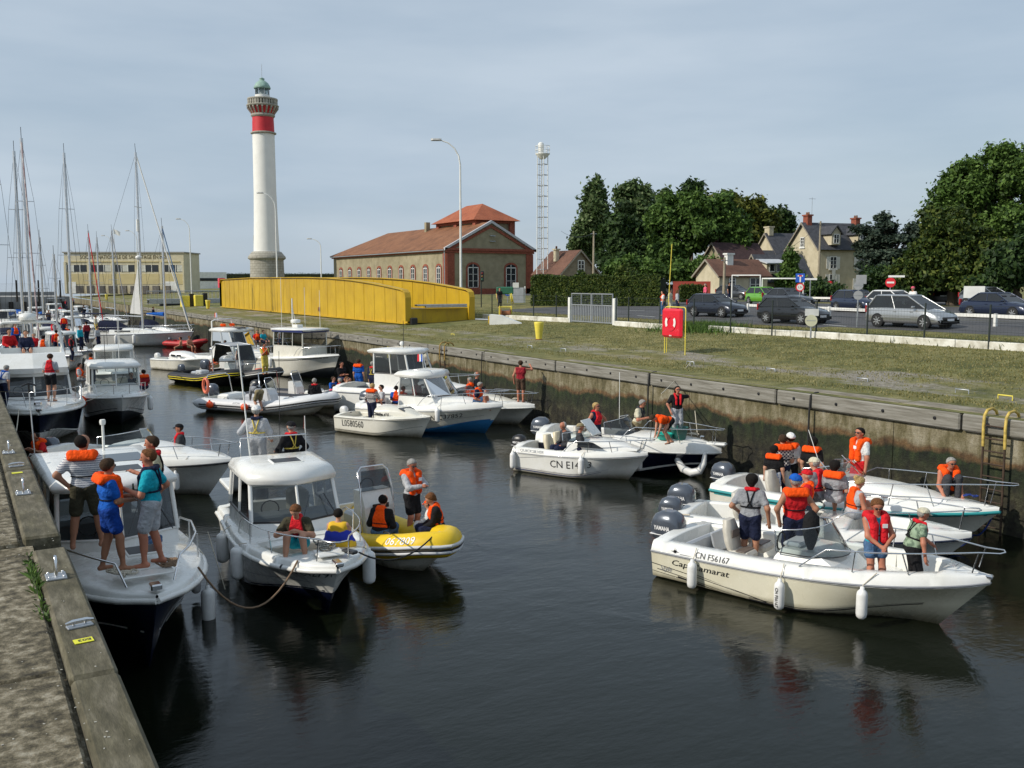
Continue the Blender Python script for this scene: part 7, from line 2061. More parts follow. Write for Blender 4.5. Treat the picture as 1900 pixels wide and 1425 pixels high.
# W: large navy motor cruiser at far left
b = BT['W'] = Boat('motor_cruiser', 'large navy-hulled motor cruiser with white flybridge at the left edge', (2.3, 36.6, 0), -92, 10.5, 3.5, 1.1, 1.45, navy, rake=1.0, cr=.86, p=2.6, q=.68)
b.hull(bottom=white); b.deck(white, ((.03, .2, .7),), dh=.2, camber=.15); b.rub(white, .06); b.stripe(.1, .98, .02, .08, whitep)
b.cabin(2.6, 7.2, 1.35, 1.3, 1.68, 2.45, rf=.75, rb=.0, over=(.1, .1, .05), front=2, side=3, roof_h=.12, noses=.35, gm=glass_d, top=.92)
fly = MB(); fly.loft([[Vector((xa, -w, z)), Vector((xb, -w * .9, z)), Vector((xb + .2, 0, z)), Vector((xb, w * .9, z)), Vector((xa, w, z))] for z, xa, xb, w in ((2.5, 2.3, 6.5, 1.3), (2.7, 2.2, 6.6, 1.32), (3.2, 2.2, 5.9, 1.25), (3.22, 2.3, 5.75, 1.15), (2.75, 2.35, 5.75, 1.1))], cap=True, sm=False); fly.build('flybridge', white, b.root)
for sg in (-1, 1): b.tube('arch', [(2.6, sg * 1.25, 3.0), (2.2, sg * 1.15, 4.1), (2.3, sg * .9, 4.25), (2.3, 0, 4.28)], .06, whitep)
MB().lathe([(.3, 0), (.34, .1), (.3, .25), (.1, .3)], 16, (2.3, 0, 4.35)).build('radar_dome', white, b.root); b.rail(.5, .55, posts=5, mid=True); b.hatch(7.9, .1, 1.62, .5, .7); b.box('windlass', (9.7, 0, 1.72), (.3, .25, .2), steel, bev=.05); b.box('anchor', (10.35, 0, 1.6), (.5, .2, .1), steel, bev=.03); b.box('front_step', (6.95, -.2, 1.62), (.9, .3, .04), black)
rope('mooring line from the navy cruiser bow to the quay', [b.W(10.0, -.6, 1.6), (WALL_L - .2, 20.2, 2.8)], rope_m, .016, .25)

# ------------------------------------------------------------------ yachts and other boats further down the lock
def yacht(key, label, stem, head, L_, B_, mast_h, mx=.55, furl=None, boom=None, dodger=None, hull_m=None, spread=(.45, .7), mastm=None, fine=True):
 b = BT[key] = Boat('sailing_yacht', label, stem, head, L_, B_, L_ * .095, L_ * .12, hull_m or white, rake=L_ * .07, ts=.78, tm=.45, draft=.5, cr=.8, cat='yacht', group='yachts in the lock')
 b.hull(); b.deck(white, ((.05, .3, L_ * .05),), dh=.06, gw=.3, camber=.1); b.rub(stripe_n, .02)
 zd = b.sheer(.5) + .1; b.trunk(L_ * .3, L_ * .72, B_ * .32, B_ * .14, zd - .05, .45, white, zf=zd + .1)
 for sg in (-1, 1): b.box('coachroof_window', (L_ * .42, sg * B_ * .315, zd + .16), (L_ * .14, .03, .14), pane_m, bev=.02)
 m = mastm or alu; x = L_ * mx
 b.tube('mast', [(x, 0, zd + .3), (x, 0, zd + mast_h)], .11, m, 8); b.tube('masthead_aerial', [(x, 0, zd + mast_h), (x - .05, 0, zd + mast_h + .8)], .02, black)
 b.tube('boom', [(x - .1, 0, zd + 1.5), (x - L_ * .33, 0, zd + 1.6)], .06, m)
 for s_ in spread: b.tube('spreader', [(x, -B_ * .33 * (1.25 - s_), zd + mast_h * s_), (x, B_ * .33 * (1.25 - s_), zd + mast_h * s_)], .03, m)
 top = (x, 0, zd + mast_h - .1); hb = b.gun(.97, 1, .2)
 b.tube('forestay', [top, (L_ * .97, 0, zd + .2)], .055 if furl else .014, furl or black); b.tube('backstay', [top, (.05, 0, b.z0 + .2)], .01, black)
 for sg in (-1, 1):
  pts = [top]
  for s_ in spread[::-1]: pts.append((x, sg * B_ * .33 * (1.25 - s_), zd + mast_h * s_))
  b.tube('shroud', pts + [(x - .1, sg * B_ * .45, zd)], .01, black, 4)
 if boom: MB().loft([[Vector((x - .15 - f * L_ * .3, w * math.cos(a), zd + 1.72 + w * math.sin(a))) for a in np.linspace(0, 2 * math.pi, 9)[:-1]] for f, w in ((0, .22), (.4, .17), (1, .09))]).build('sail_cover', boom, b.root)
 if dodger: b.trunk(L_ * .2, L_ * .42, B_ * .3, B_ * .26, zd + .2, .95, dodger, name='spray_hood', pw=2.5); MB().box((L_ * .1, 0, zd + 1.75), (L_ * .2, B_ * .6, .06), bev=.02).build('bimini', dodger, b.root); b.tube('bimini_frame', [(L_ * .05, B_ * .3, zd), (L_ * .08, B_ * .3, zd + 1.7)], .02); b.tube('bimini_frame', [(L_ * .05, -B_ * .3, zd), (L_ * .08, -B_ * .3, zd + 1.7)], .02)
 b.rail(.06, .6, posts=7, rise=.02, over=.05, mid=fine, r=.014)
 return b
canv = cloth('canvas_navy', (.012, .016, .04)); burg = cloth('sail_burgundy', (.16, .012, .03)); bluec = cloth('sailcover_blue', (.01, .1, .42)); sailw = mat('sail_white', (.75, .74, .7), .8, var=.06)
b = yacht('U', 'large white cruising yacht with navy spray hood across the middle of the lock', on(358, 641) + Vector((-.6, 0, 0)), -36, 11.0, 3.6, 16.6, furl=sailw, dodger=canv)
for t, lb in ((.4, 'left white fender on the large cruising yacht'), (.56, 'right white fender on the large cruising yacht')): b.fender(lb, t, -1, b.sheer(t) - .05, .8, .16)
MB().ball((b.L * .55, -.25, 8.2), (.3, .3, .22), 10).build('radar_dome', white, b.root); MB().lathe([(.12, 0), (.12, 1.1)], 8, (b.L * .55, -.2, 10.6)).build('radar_reflector', whitep, b.root)
fl = MB(); x_ = b.L * .55; fl.add([(x_ - .2, .1, 2.9), (x_ - 1.3, .15, 3.0), (x_ - .35, .12, 7.2)], [(0, 1, 2)]); fl.build('storm_sail', sailw, b.root)
b = yacht('U2', 'yacht with blue sail cover between the big yacht and the wall', (20.0, 98, 0), -60, 8.5, 2.8, 10.6, boom=bluec, furl=mat('furl_blue', (.2, .3, .4), .8, c2=(.02, .08, .2), sc=1.5), dodger=canv)
def yacht_at(key, label, px, py, ytop, head, L_, B_, **k):
 M_ = on(px, py); ppm = FOCAL / (M_ - Vector((0, 0, EYE))).dot(_fw); d = Vector((math.cos(R(head)), math.sin(R(head)), 0)); mx = k.pop('mx', .55)
 yacht(key, label, M_ + d * (L_ * (.93 - mx)), head, L_, B_, EYE + (524 - ytop) / ppm - .102 * L_ - .2, mx=mx, **k)
yacht_at('Y1', 'yacht with burgundy and white furled sail at left', 62, 672, 262, -88, 11.5, 3.4, furl=mat('furl_burgundy', (.65, .63, .6), .8, c2=(.16, .012, .03), sc=.9))
yacht_at('Y2', 'yacht with tall grey mast left of the burgundy sail', 47, 664, 285, -89, 10.5, 3.2)
yacht_at('Y3', 'yacht with slim tapering mast before the left end of the lifeboat station', 137, 652, 288, -84, 11, 3.3)
yacht_at('Y4', 'small yacht whose mast stands before the third window of the lifeboat station', 172, 610, 428, -75, 8, 2.6, furl=red)
yacht_at('Y5', 'small yacht with short mast near the gangway', 187, 606, 440, -75, 7.8, 2.5)
yacht_at('Y8', 'small yacht with dark mast top beside the flag pole', 215, 606, 428, -72, 8, 2.6, furl=cloth('furl_grey', (.3, .3, .32)))
yacht_at('Y6', 'distant small yacht with short mast at left', 83, 628, 440, -85, 8, 2.6, boom=bluec)
yacht_at('Y7', 'tall-masted yacht cut by the left edge of the picture', 1, 690, 212, -89, 12, 3.6)
yacht_at('Y9', 'grey-covered yacht between the burgundy sail and the black canopy', 108, 640, 470, -86, 9, 2.9, boom=cloth('furl_grey', (.3, .3, .32)), dodger=canv)
def launch(label, stem, head, L_, cov=None):
 b = Boat('motor_launch', label, stem, head, L_, L_ * .37, L_ * .12, L_ * .16, white, rake=.7, group='motorboats further down the lock'); b.hull(); b.deck(white, ((.04, .36, .35),), dh=.14); b.rub(stripe_n, .03); b.trunk(L_ * .6, L_ * .86, L_ * .13, L_ * .05, L_ * .15, .3, white, zf=L_ * .17)
 if cov is None: b.cabin(L_ * .33, L_ * .64, L_ * .14, L_ * .15, L_ * .15 + .5, L_ * .15 + 1.4, rf=.4, front=2, side=2, roof_h=.15)
 else: b.trunk(L_ * .2, L_ * .62, L_ * .15, L_ * .13, L_ * .15, .85, cov, name='canopy', pw=3)
 b.rail(.5, .45, posts=3)
 return b
BT['Z1'] = launch('white launch with a black canopy in front of the big yacht', on(158, 676), -80, 6.2, cloth('canvas_black', (.012, .012, .014)))
BT['Z2'] = launch('white launch with cabin below the left end of the lifeboat station', on(112, 596), -82, 7.5)
BT['Z3'] = launch('distant white launch at the left edge before the pier', on(20, 618), -88, 7.5)
BT['Z4'] = launch('white launch with cabin behind the black-canopied one', on(145, 618), -80, 7.0)
BT['Z5'] = launch('small launch far behind the big yacht', on(165, 600), -78, 6.5)
BT['Z6'] = launch('white launch with cabin behind the burgundy sail', on(75, 606), -86, 7.0)
BT['Z7'] = launch('white launch at the lock wall beyond the arched cabin boat', (19.2, 69, 0), -75, 6.5)

# lines and a boat hook
st = gp(1281, 677); st.x = max(st.x, WALL_R + .35); st.z = 2.9
bI = BT['I']
for k, (q, lb) in enumerate(((bI.W(5.0, .2, 1.15), 'right rope from the handle down to the bow of the navy-hulled boat'), (bI.W(3.9, -.1, 2.45), 'left rope from the handle to the hand of the standing woman'), (bI.W(4.3, .5, 1.15), 'middle rope from the handle down to the foredeck'))):
 rope(lb, [st, q], rope_m, .014, .06)
rope('black line from the yellow inflatable to the central cabin boat', [BT['C'].W(4.7, -.2, .95), BT['B'].W(5.9, .5, 1.15)], rope_k, .016, .3)
rope('pale mooring line running from the near quay to the navy cabin boat', [(WALL_L - .1, 17.9, 2.85), BT['A'].W(4.6, -1.2, 1.3)], rope_m, .014, .15)
rope('mooring line between the large cruiser and the twin-windowed cabin boat', [BT['W'].W(9.6, .9, 1.6), BT['V'].W(6.0, -.5, 1.4)], rope_m, .012, .1)
hk = on(72, 930, 1.3); o = empty('boat_hook', (hk.x, hk.y, 1.3)); tag(o, 'long boat hook held upright beside the near quay', 'boat hook')
MB().tube([(0, 0, 0), (-.06, .15, 2.3)], .014, 6).build('pole', alu, o)
MB().tube([(-.06, .15, 2.3), (-.064, .16, 2.5)], .022, 6).tube([(-.2, .16, 2.44), (-.064, .16, 2.5), (.08, .16, 2.44)], .022, 6).build('hook', black, o)
BT['Z8'] = launch('white launch moored behind the large navy cruiser', on(128, 690), -88, 6.8)
BT['Z9'] = launch('white launch with blue canopy far down the left row', on(40, 600), -86, 7.0, bluec)
coil('pale rope heap on the foredeck of the navy-hulled boat', BT['I'].W(4.9, .1, 1.2), .2, .25, rope_m, 90, .012, 11)
coil('pale rope heap on the bow of the boat below the man in maroon', BT['M'].W(5.0, 0, 1.08), .2, .25, rope_m, 90, .012, 12)
coil('blue rope heap on the bow of the teal-striped boat', BT['G'].W(5.9, 0, 1.25), .14, .16, mat('rope_blue', (.02, .05, .25), .8), 80, .012, 13)
for k, (px, py, hd, L_, cv, lb) in enumerate(((58, 652, -87, 6.5, None, 'white launch under the burgundy sail'), (98, 668, -86, 6.0, None, 'white launch right behind the navy cruiser cabin'), (22, 650, -89, 6.5, canv, 'launch with navy canopy behind the navy cruiser flybridge'), (150, 632, -80, 6.0, None, 'white launch between the slim mast and the big yacht'), (172, 622, -78, 6.0, canv, 'launch with navy canopy at the stern of the big yacht'), (60, 620, -86, 6.5, None, 'white launch far back between two masts'), (120, 612, -82, 6.5, None, 'white launch far back below the station door'))):
 BT['Z%d' % (10 + k)] = launch(lb, on(px, py), hd, L_, cv)
# ------------------------------------------------------------------ people: one continuous surface grown round a posed skeleton
def grow_surface(prims, res, clips=(), cuts=()):
 """prims: (a, b, ra, rb, k) tapered capsules blended with radius k; clips: (point, normal) keep the side below; returns verts, quads"""
 lo = np.min([np.minimum(p[0], p[1]) - max(p[2], p[3]) for p in prims], 0) - 2.5 * res
 hi = np.max([np.maximum(p[0], p[1]) + max(p[2], p[3]) for p in prims], 0) + 2.5 * res
 n = np.ceil((hi - lo) / res).astype(int) + 1
 ax = [lo[i] + res * np.arange(n[i]) for i in range(3)]
 F_ = np.full(n, 9.0)
 for a, b, ra, rb, k in prims:
  m = max(ra, rb) + max(k, .02) + 2 * res
  l_ = np.clip(np.floor((np.minimum(a, b) - m - lo) / res).astype(int), 0, n - 1); h_ = np.clip(np.ceil((np.maximum(a, b) + m - lo) / res).astype(int) + 1, 1, n)
  sl = tuple(slice(l_[i], h_[i]) for i in range(3))
  X, Y, Z = ax[0][sl[0]][:, None, None], ax[1][sl[1]][None, :, None], ax[2][sl[2]][None, None, :]
  d = b - a; L2 = max(float(d @ d), 1e-9)
  t = np.clip(((X - a[0]) * d[0] + (Y - a[1]) * d[1] + (Z - a[2]) * d[2]) / L2, 0, 1)
  dist = np.sqrt((X - a[0] - t * d[0]) ** 2 + (Y - a[1] - t * d[1]) ** 2 + (Z - a[2] - t * d[2]) ** 2) - (ra + (rb - ra) * t)
  f = F_[sl]
  hh = np.clip(.5 + .5 * (f - dist) / k, 0, 1)
  F_[sl] = f * (1 - hh) + dist * hh - k * hh * (1 - hh)
 G = None
 for p, nr in clips:
  F_ = np.maximum(F_, (ax[0][:, None, None] - p[0]) * nr[0] + (ax[1][None, :, None] - p[1]) * nr[1] + (ax[2][None, None, :] - p[2]) * nr[2])
 S = F_ < 0
 c = [F_[i:n[0] - 1 + i, j:n[1] - 1 + j, k:n[2] - 1 + k] for i in (0, 1) for j in (0, 1) for k in (0, 1)]
 cs = sum((x < 0).astype(np.int8) for x in c)
 act = (cs > 0) & (cs < 8)
 idx = np.full(act.shape, -1); ids = np.argwhere(act); idx[act] = np.arange(len(ids))
 cv = np.stack([x[act] for x in c], 1)
 off = np.array([(i, j, k) for i in (0, 1) for j in (0, 1) for k in (0, 1)], float)
 sm = np.zeros((len(ids), 3)); cn = np.zeros(len(ids))
 for p in range(8):
  for q in range(p + 1, 8):
   if abs(off[p] - off[q]).sum() != 1: continue
   x = (cv[:, p] < 0) != (cv[:, q] < 0)
   t = cv[:, p] / (cv[:, p] - cv[:, q] + 1e-12)
   pt = off[p] + t[:, None] * (off[q] - off[p])
   sm += np.where(x[:, None], pt, 0); cn += x
 V = lo + res * (ids + sm / np.maximum(cn, 1)[:, None])
 quads = []
 for a in range(3):
  u, w = (a + 1) % 3, (a + 2) % 3
  s0 = [slice(0, n[i]) for i in range(3)]; s1 = s0[:]
  s0[a] = slice(0, n[a] - 1); s1[a] = slice(1, n[a])
  ch = S[tuple(s0)] != S[tuple(s1)]
  e = np.argwhere(ch)
  e = e[(e[:, u] > 0) & (e[:, w] > 0) & (e[:, u] < n[u] - 1) & (e[:, w] < n[w] - 1)]
  if not len(e): continue
  inside = S[tuple(e.T)]
  def g(du, dw):
   q = e.copy(); q[:, u] -= du; q[:, w] -= dw; return idx[tuple(q.T)]
  Q = np.stack([g(1, 1), g(0, 1), g(0, 0), g(1, 0)], 1)
  Q[~inside] = Q[~inside][:, ::-1]
  quads.append(Q[(Q >= 0).all(1)])
 return V, (np.concatenate(quads) if quads else np.zeros((0, 4), int))
def surf_mesh(name, VQ, m, extra=None):
 V, Q = VQ
 me = bpy.data.meshes.new(name)
 if extra:
  fs = [tuple(q) for q in Q] + [tuple(i + len(V) for i in f) for f in extra.f]
  me.from_pydata([tuple(v) for v in V] + list(extra.v), [], fs)
 else:
  me.vertices.add(len(V)); me.vertices.foreach_set('co', V.ravel())
  me.loops.add(len(Q) * 4); me.loops.foreach_set('vertex_index', Q.ravel())
  me.polygons.add(len(Q)); me.polygons.foreach_set('loop_start', np.arange(0, len(Q) * 4, 4)); me.polygons.foreach_set('loop_total', np.full(len(Q), 4))
 me.materials.append(m); me.update()
 me.polygons.foreach_set('use_smooth', [True] * len(me.polygons))
 return me
def rotx(a): c, s = math.cos(a), math.sin(a); return np.array([[1, 0, 0], [0, c, -s], [0, s, c]])
def roty(a): c, s = math.cos(a), math.sin(a); return np.array([[c, 0, s], [0, 1, 0], [-s, 0, c]])
def rotz(a): c, s = math.cos(a), math.sin(a); return np.array([[c, -s, 0], [s, c, 0], [0, 0, 1]])
def ik(root, tgt, l1, l2, pole):
 d = tgt - root; L_ = np.linalg.norm(d)
 if L_ > (l1 + l2) * .995: d = d * ((l1 + l2) * .995 / L_); tgt = root + d; L_ = np.linalg.norm(d)
 L_ = max(L_, abs(l1 - l2) + .02); u = d / np.linalg.norm(d)
 a = (l1 * l1 - l2 * l2 + L_ * L_) / (2 * L_); h = math.sqrt(max(0, l1 * l1 - a * a))
 p = pole - u * (pole @ u); p = p / (np.linalg.norm(p) + 1e-9)
 return root + u * a + p * h, tgt
A_ = lambda *p: np.array(p, float)
skin_f = mat('skin_fair', (.5, .26, .17), .55, var=.08, sc=6, spec=.3); skin_t = mat('skin_tanned', (.36, .17, .1), .55, var=.08, sc=6, spec=.3); skin_d = mat('skin_sunburnt', (.45, .18, .11), .55, var=.1, sc=6, spec=.3)
HAIR = dict(brown=mat('hair_brown', (.05, .03, .018), .85, var=.45, sc=45, bmp=.9, bsc=70, spec=.15), dark=mat('hair_dark', (.012, .01, .009), .85, var=.45, sc=45, bmp=.9, bsc=70, spec=.15), grey=mat('hair_grey', (.28, .27, .25), .85, var=.45, sc=45, bmp=.9, bsc=70, spec=.15), blonde=mat('hair_blonde', (.4, .28, .12), .85, var=.45, sc=45, bmp=.9, bsc=70, spec=.15), auburn=mat('hair_auburn', (.14, .06, .025), .85, var=.45, sc=45, bmp=.9, bsc=70, spec=.15))
CL = {}
def C(name, c=None):
 if name not in CL: CL[name] = cloth('cloth_' + name, c)
 return CL[name]
for n_, c_ in dict(grey=(.28, .29, .31), lightgrey=(.42, .43, .45), navy=(.015, .02, .05), black=(.012, .012, .014), white=(.72, .72, .7), teal=(.01, .36, .46), blue=(.01, .1, .45), olive=(.055, .05, .03), tan=(.5, .45, .3), khaki=(.28, .23, .13), red=(.55, .015, .02), denim=(.07, .14, .26), yellow=(.65, .5, .1), cream=(.6, .56, .42), charcoal=(.05, .05, .055), maroon=(.3, .02, .03), brown=(.1, .06, .04), pink=(.75, .12, .2)).items(): C(n_, c_)
def pattern(name, kind, a, b, sc):
 m, n, l, bs = nodes_of(name); bs.inputs['Roughness'].default_value = .85
 v = objco(n, l)
 if kind == 'check':
  t = n.new('ShaderNodeTexChecker'); t.inputs['Scale'].default_value = sc; l.new(v, t.inputs['Vector']); f = t.outputs['Fac']
 elif kind == 'stripe':
  t = n.new('ShaderNodeTexWave'); t.bands_direction = 'Z'; t.inputs['Scale'].default_value = sc; t.inputs['Distortion'].default_value = 1.5; t.inputs['Detail Scale'].default_value = 6; l.new(v, t.inputs['Vector']); f = ramp(n, l, t.outputs['Fac'], [(.72, (0, 0, 0)), (.8, (1, 1, 1))])
 else:
  f = ramp(n, l, noise(n, l, v, sc, 3), [(.44, (0, 0, 0)), (.56, (1, 1, 1))])
 l.new(mixc(n, l, f, a, b), bs.inputs['Base Color']); CL[name] = m; return m
pattern('striped', 'stripe', (.62, .62, .62), (.14, .16, .22), 9); pattern('checked', 'check', (.6, .55, .5), (.03, .03, .06), 22); pattern('camo', 'blob', (.28, .38, .26), (.1, .15, .1), 11); pattern('boardshort', 'blob', (.02, .12, .4), (.65, .66, .66), 8)
pattern('towel', 'stripe', (.75, .45, .02), (.02, .04, .4), .62)
NP = 0
def person(label, pos, face, h=1.74, sit=False, lean=0.0, roll=0.0, twist=0.0, feet=None, hands=None, elbow=None, ph=None, look=(0, 0), skin=None, hair='brown', hstyle='short', cap=None, top=None, sleeve=.5, bottom=None, leg=.45, shoes=None, jacket=None, jm=None, res=.022, glasses=False, fat=1.0, extra=None, jback=False):
 """pos: point under the hips (floor, or seat when sitting); face: world heading in degrees; local x forward, y left"""
 global NP
 NP += 1
 s = h / 1.75
 skin = skin or skin_f
 hipz = (.1 if sit else .95) if ph is None else ph
 Rt = rotz(R(twist)) @ roty(R(lean)) @ rotx(R(roll))
 pel = A_(0, 0, hipz)
 T = lambda *p: pel + Rt @ A_(*p)
 prims = []; U = {}
 def cap_(key, a, b, ra, rb=None, k=.05): U.setdefault(key, []).append((a, b, ra, rb if rb is not None else ra, k))
 f_ = fat
 # torso
 cap_('pelvis', T(0, -.075, 0), T(0, .075, 0), .108 * f_)
 cap_('waist', T(.01 * f_, -.06 * f_, .15), T(.01 * f_, .06 * f_, .15), .1 * f_)
 cap_('chest', T(.005, -.095, .3), T(.005, .095, .3), .116 * (1 + (f_ - 1) * .6))
 cap_('chest', T(-.01, -.15, .425), T(-.01, .15, .425), .072)
 cap_('neck', T(-.005, 0, .46), T(.012, 0, .565), .056, .05)
 Rh = Rt @ rotz(R(look[0])) @ roty(R(look[1]))
 hc = T(.015, 0, .665); Hd = lambda *p: hc + Rh @ A_(*p)
 cap_('head', Hd(-.018, 0, .02), Hd(.015, 0, .03), .094, .088, .03); cap_('head', Hd(.04, 0, -.03), Hd(.05, 0, -.075), .06, .045, .03)
 cap_('face', Hd(.098, 0, .008), Hd(.118, 0, -.02), .012, .017, .012)
 for sg in (1, -1): cap_('face', Hd(-.005, sg * .09, .005), Hd(-.008, sg * .093, -.03), .018, .013, .01)
 # limbs
 J = {}
 for i, sg in enumerate((1, -1)):
  hip = pel + (rotz(R(twist * .5)) @ A_(0, sg * .09, -.02))
  ft = A_(*feet[i]) if feet else (A_(.42, sg * .13, -.36) if sit else A_(.0, sg * .1, .075))
  knee, ank = ik(hip, ft, .44, .43, A_(1, sg * .12, .6 if sit else 0))
  J['hip', i], J['knee', i], J['ank', i] = hip, knee, ank
  cap_('thigh', hip, knee, .088 * (1 + (f_ - 1) * .5), .057); cap_('shin', knee, ank, .054, .038); cap_('shin', knee * .8 + ank * .2 + A_(-.018, 0, 0), knee * .45 + ank * .55 + A_(-.01, 0, 0), .05, .04)
  fd = A_(1, sg * .22, 0); fd /= np.linalg.norm(fd)
  cap_('foot', ank + fd * -.04 + A_(0, 0, -.035), ank + fd * .15 + A_(0, 0, -.05), .04, .03, .03)
  sh = T(-.01, sg * .188, .42)
  hd = A_(*hands[i]) if hands and hands[i] is not None else (A_(.3, sg * .16, .16) if sit else A_(.06, sg * .27, .78))
  el = A_(*elbow[i]) if elbow and elbow[i] is not None else A_(-.6, sg * .5, -.5)
  elb, wr = ik(sh, hd, .29, .27, el)
  J['sh', i], J['elb', i], J['wr', i] = sh, elb, wr
  cap_('uarm', sh, elb, .056 * (1 + (f_ - 1) * .6), .044); cap_('farm', elb, wr, .046, .031)
  d = (wr - elb); d /= np.linalg.norm(d)
  cap_('hand', wr + d * .02, wr + d * .075, .03, .033, .03)
 order = ('pelvis', 'waist', 'chest', 'thigh', 'shin', 'foot', 'uarm', 'farm', 'hand', 'neck', 'head', 'face')
 S3 = lambda p: (p[0] * s, p[1] * s, p[2] * s, p[3] * s, p[4] * s)
 allp = [S3(p) for k in order for p in U[k]]
 fing = MB()
 if res < .026:
  for i, sg in enumerate((1, -1)):
   wr, elb = J['wr', i], J['elb', i]; d = (wr - elb); d /= np.linalg.norm(d)
   sd = np.cross(d, A_(0, 0, 1)); sd /= np.linalg.norm(sd) + 1e-9; up_ = np.cross(sd, d); curl = A_(0, 0, -1) if abs(d[2]) < .7 else A_(1, 0, 0)
   for k in range(4):
    b0 = wr + d * .085 + sd * (k - 1.5) * .017; ln = (.07, .08, .075, .058)[k]
    fing.tube([Vector((b0 - d * .03) * s), Vector((b0 + d * ln * .5 + curl * .008) * s), Vector((b0 + d * ln * .85 + curl * .03) * s)], [.0095 * s, .009 * s, .007 * s], 5)
   b0 = wr + d * .04 + sd * sg * .025
   fing.tube([Vector(b0 * s), Vector((b0 + sd * sg * .03 + d * .025) * s), Vector((b0 + sd * sg * .035 + d * .055 + curl * .01) * s)], [.011 * s, .01 * s, .008 * s], 5)
 o = bpy.data.objects.new('person', surf_mesh('person', grow_surface(allp, res), skin, fing if fing.v else None))
 o.location = pos; o.rotation_euler = (0, 0, R(face)); link(o); tag(o, label, 'person', 'people on and around the boats')
 def garment(name, ps, m, infl, clips=(), r=None, k=None):
  q = [(a * s, b * s, (ra + infl) * s, (rb + infl) * s, (k or kk) * s) for a, b, ra, rb, kk in ps]
  cl = [(p * s, nr / np.linalg.norm(nr)) for p, nr in clips]
  V, Q = grow_surface(q, r or res, cl)
  if len(Q): link(bpy.data.objects.new(name, surf_mesh(name, (V, Q), m)), o)
 up = Rt @ A_(0, 0, 1); fwd = Rt @ A_(1, 0, 0)
 fr = lambda a, b, t: a + (b - a) * t
 if top is not None:
  ps = U['chest'] + U['waist'] + [(T(0, -.07, .02), T(0, .07, .02), .112 * f_, .112 * f_, .05)]
  for i in (0, 1):
   sh, elb, wr = J['sh', i], J['elb', i], J['wr', i]
   if sleeve > 0: ps.append((sh, fr(sh, elb, min(1, sleeve * 1.3)), .058 * (1 + (f_ - 1) * .5), .054, .05))
   if sleeve > .8: ps.append((elb, fr(elb, wr, .95), .05, .036, .04))
  garment('shirt', ps, top, .014, [(T(0, 0, -.06), -up), (T(-.01, 0, .5), up)])
 if bottom is not None:
  ps = list(U['pelvis'])
  for i in (0, 1):
   hip, knee, ank = J['hip', i], J['knee', i], J['ank', i]
   t = min(1, leg * 1.6); ps.append((hip, fr(hip, knee, t), .092, .092 + (.066 - .092) * t + .012, .05))
   if leg > .7: ps.append((knee, fr(knee, ank, .92), .066, .052, .04))
  garment('trousers' if leg > .7 else 'shorts', ps, bottom, .016, () if sit else [(T(0, 0, .1), up)])
 if shoes is not None:
  for i in (0, 1): garment('shoe', [U['foot'][i]], shoes, .012, r=min(res, .02))
 if jacket is not None:
  jm_ = jm or orange
  if jacket == 'collar':                                     # foam jacket: thick collar and two front panels
   ps = []
   for sg in (1, -1):
    ps += [(T(.115, sg * .085, .36), T(.125 * f_, sg * .09, .1), .068, .072, .03), (T(.085, sg * .125, .47), T(.12, sg * .095, .34), .068, .068, .03), (T(-.05, sg * .155, .5), T(.085, sg * .125, .47), .066, .068, .03)]
   ps += [(T(-.1, -.145, .505), T(-.1, .145, .505), .062, .062, .03), (T(-.14, -.16, .46), T(-.14, .16, .46), .042, .042, .03)]
   garment('life_jacket', ps, jm_, .004)
   bp = [T(.125 * math.cos(a) * f_, .178 * math.sin(a) * f_, .17) for a in np.linspace(0, 2 * math.pi, 15)[:-1]]
   MB().tube([Vector(p * s) for p in bp], .012 * s, 5, closed=True).build('jacket_belt', C('black'), o)
   if not jback: MB().box(Vector(T(.2, .07, .36) * s), (.012, .09 * s, .07 * s)).build('jacket_patch', letw, o)
  elif jacket == 'vest':
   ps = [(a, b, ra, rb, k) for a, b, ra, rb, k in U['chest'][:1] + U['waist']] + [(T(0, -.1, .4), T(0, .1, .4), .085, .085, .05), (T(.08, -.07, .3), T(.08, .07, .3), .07, .07, .04)]
   ps += [(T(-.06, -.1, .48), T(-.06, .1, .48), .045, .045, .03)]
   garment('life_jacket', ps, jm_, .034, [(T(0, 0, .06), -up), (T(0, .2, 0), Rt @ A_(0, 1, .22)), (T(0, -.2, 0), Rt @ A_(0, -1, .22))])
   bp = [T(.15 * math.cos(a), .19 * math.sin(a), .17) for a in np.linspace(0, 2 * math.pi, 15)[:-1]]
   MB().tube([Vector(p * s) for p in bp], .01 * s, 5, closed=True).build('jacket_belt', C('black'), o)
  else:                                                      # slim inflatable yoke and harness
   ps = []
   for sg in (1, -1): ps += [(T(.13, sg * .07, .18), T(.125, sg * .075, .38), .036, .036, .02), (T(.125, sg * .075, .38), T(.05, sg * .1, .5), .036, .036, .02), (T(.05, sg * .1, .5), T(-.08, sg * .07, .51), .036, .034, .02)]
   ps.append((T(-.08, -.07, .51), T(-.08, .07, .51), .034, .034, .02)); garment('life_jacket', ps, jm_, .004, r=min(res, .02))
   hb_ = MB(); bp = [T(.13 * math.cos(a) * f_, .178 * math.sin(a) * f_, .18) for a in np.linspace(0, 2 * math.pi, 15)[:-1]]
   hb_.tube([Vector(p * s) for p in bp], .016 * s, 5, closed=True)
   for sg in (1, -1): hb_.tube([Vector(p * s) for p in (T(-.085, sg * .08, .5), T(-.135, sg * .03, .34), T(-.14 * f_, sg * .02, .28), T(-.125 * f_, -sg * .06, .17))], .014 * s, 5)
   hb_.build('harness', C('black') if jback is False else jback, o)
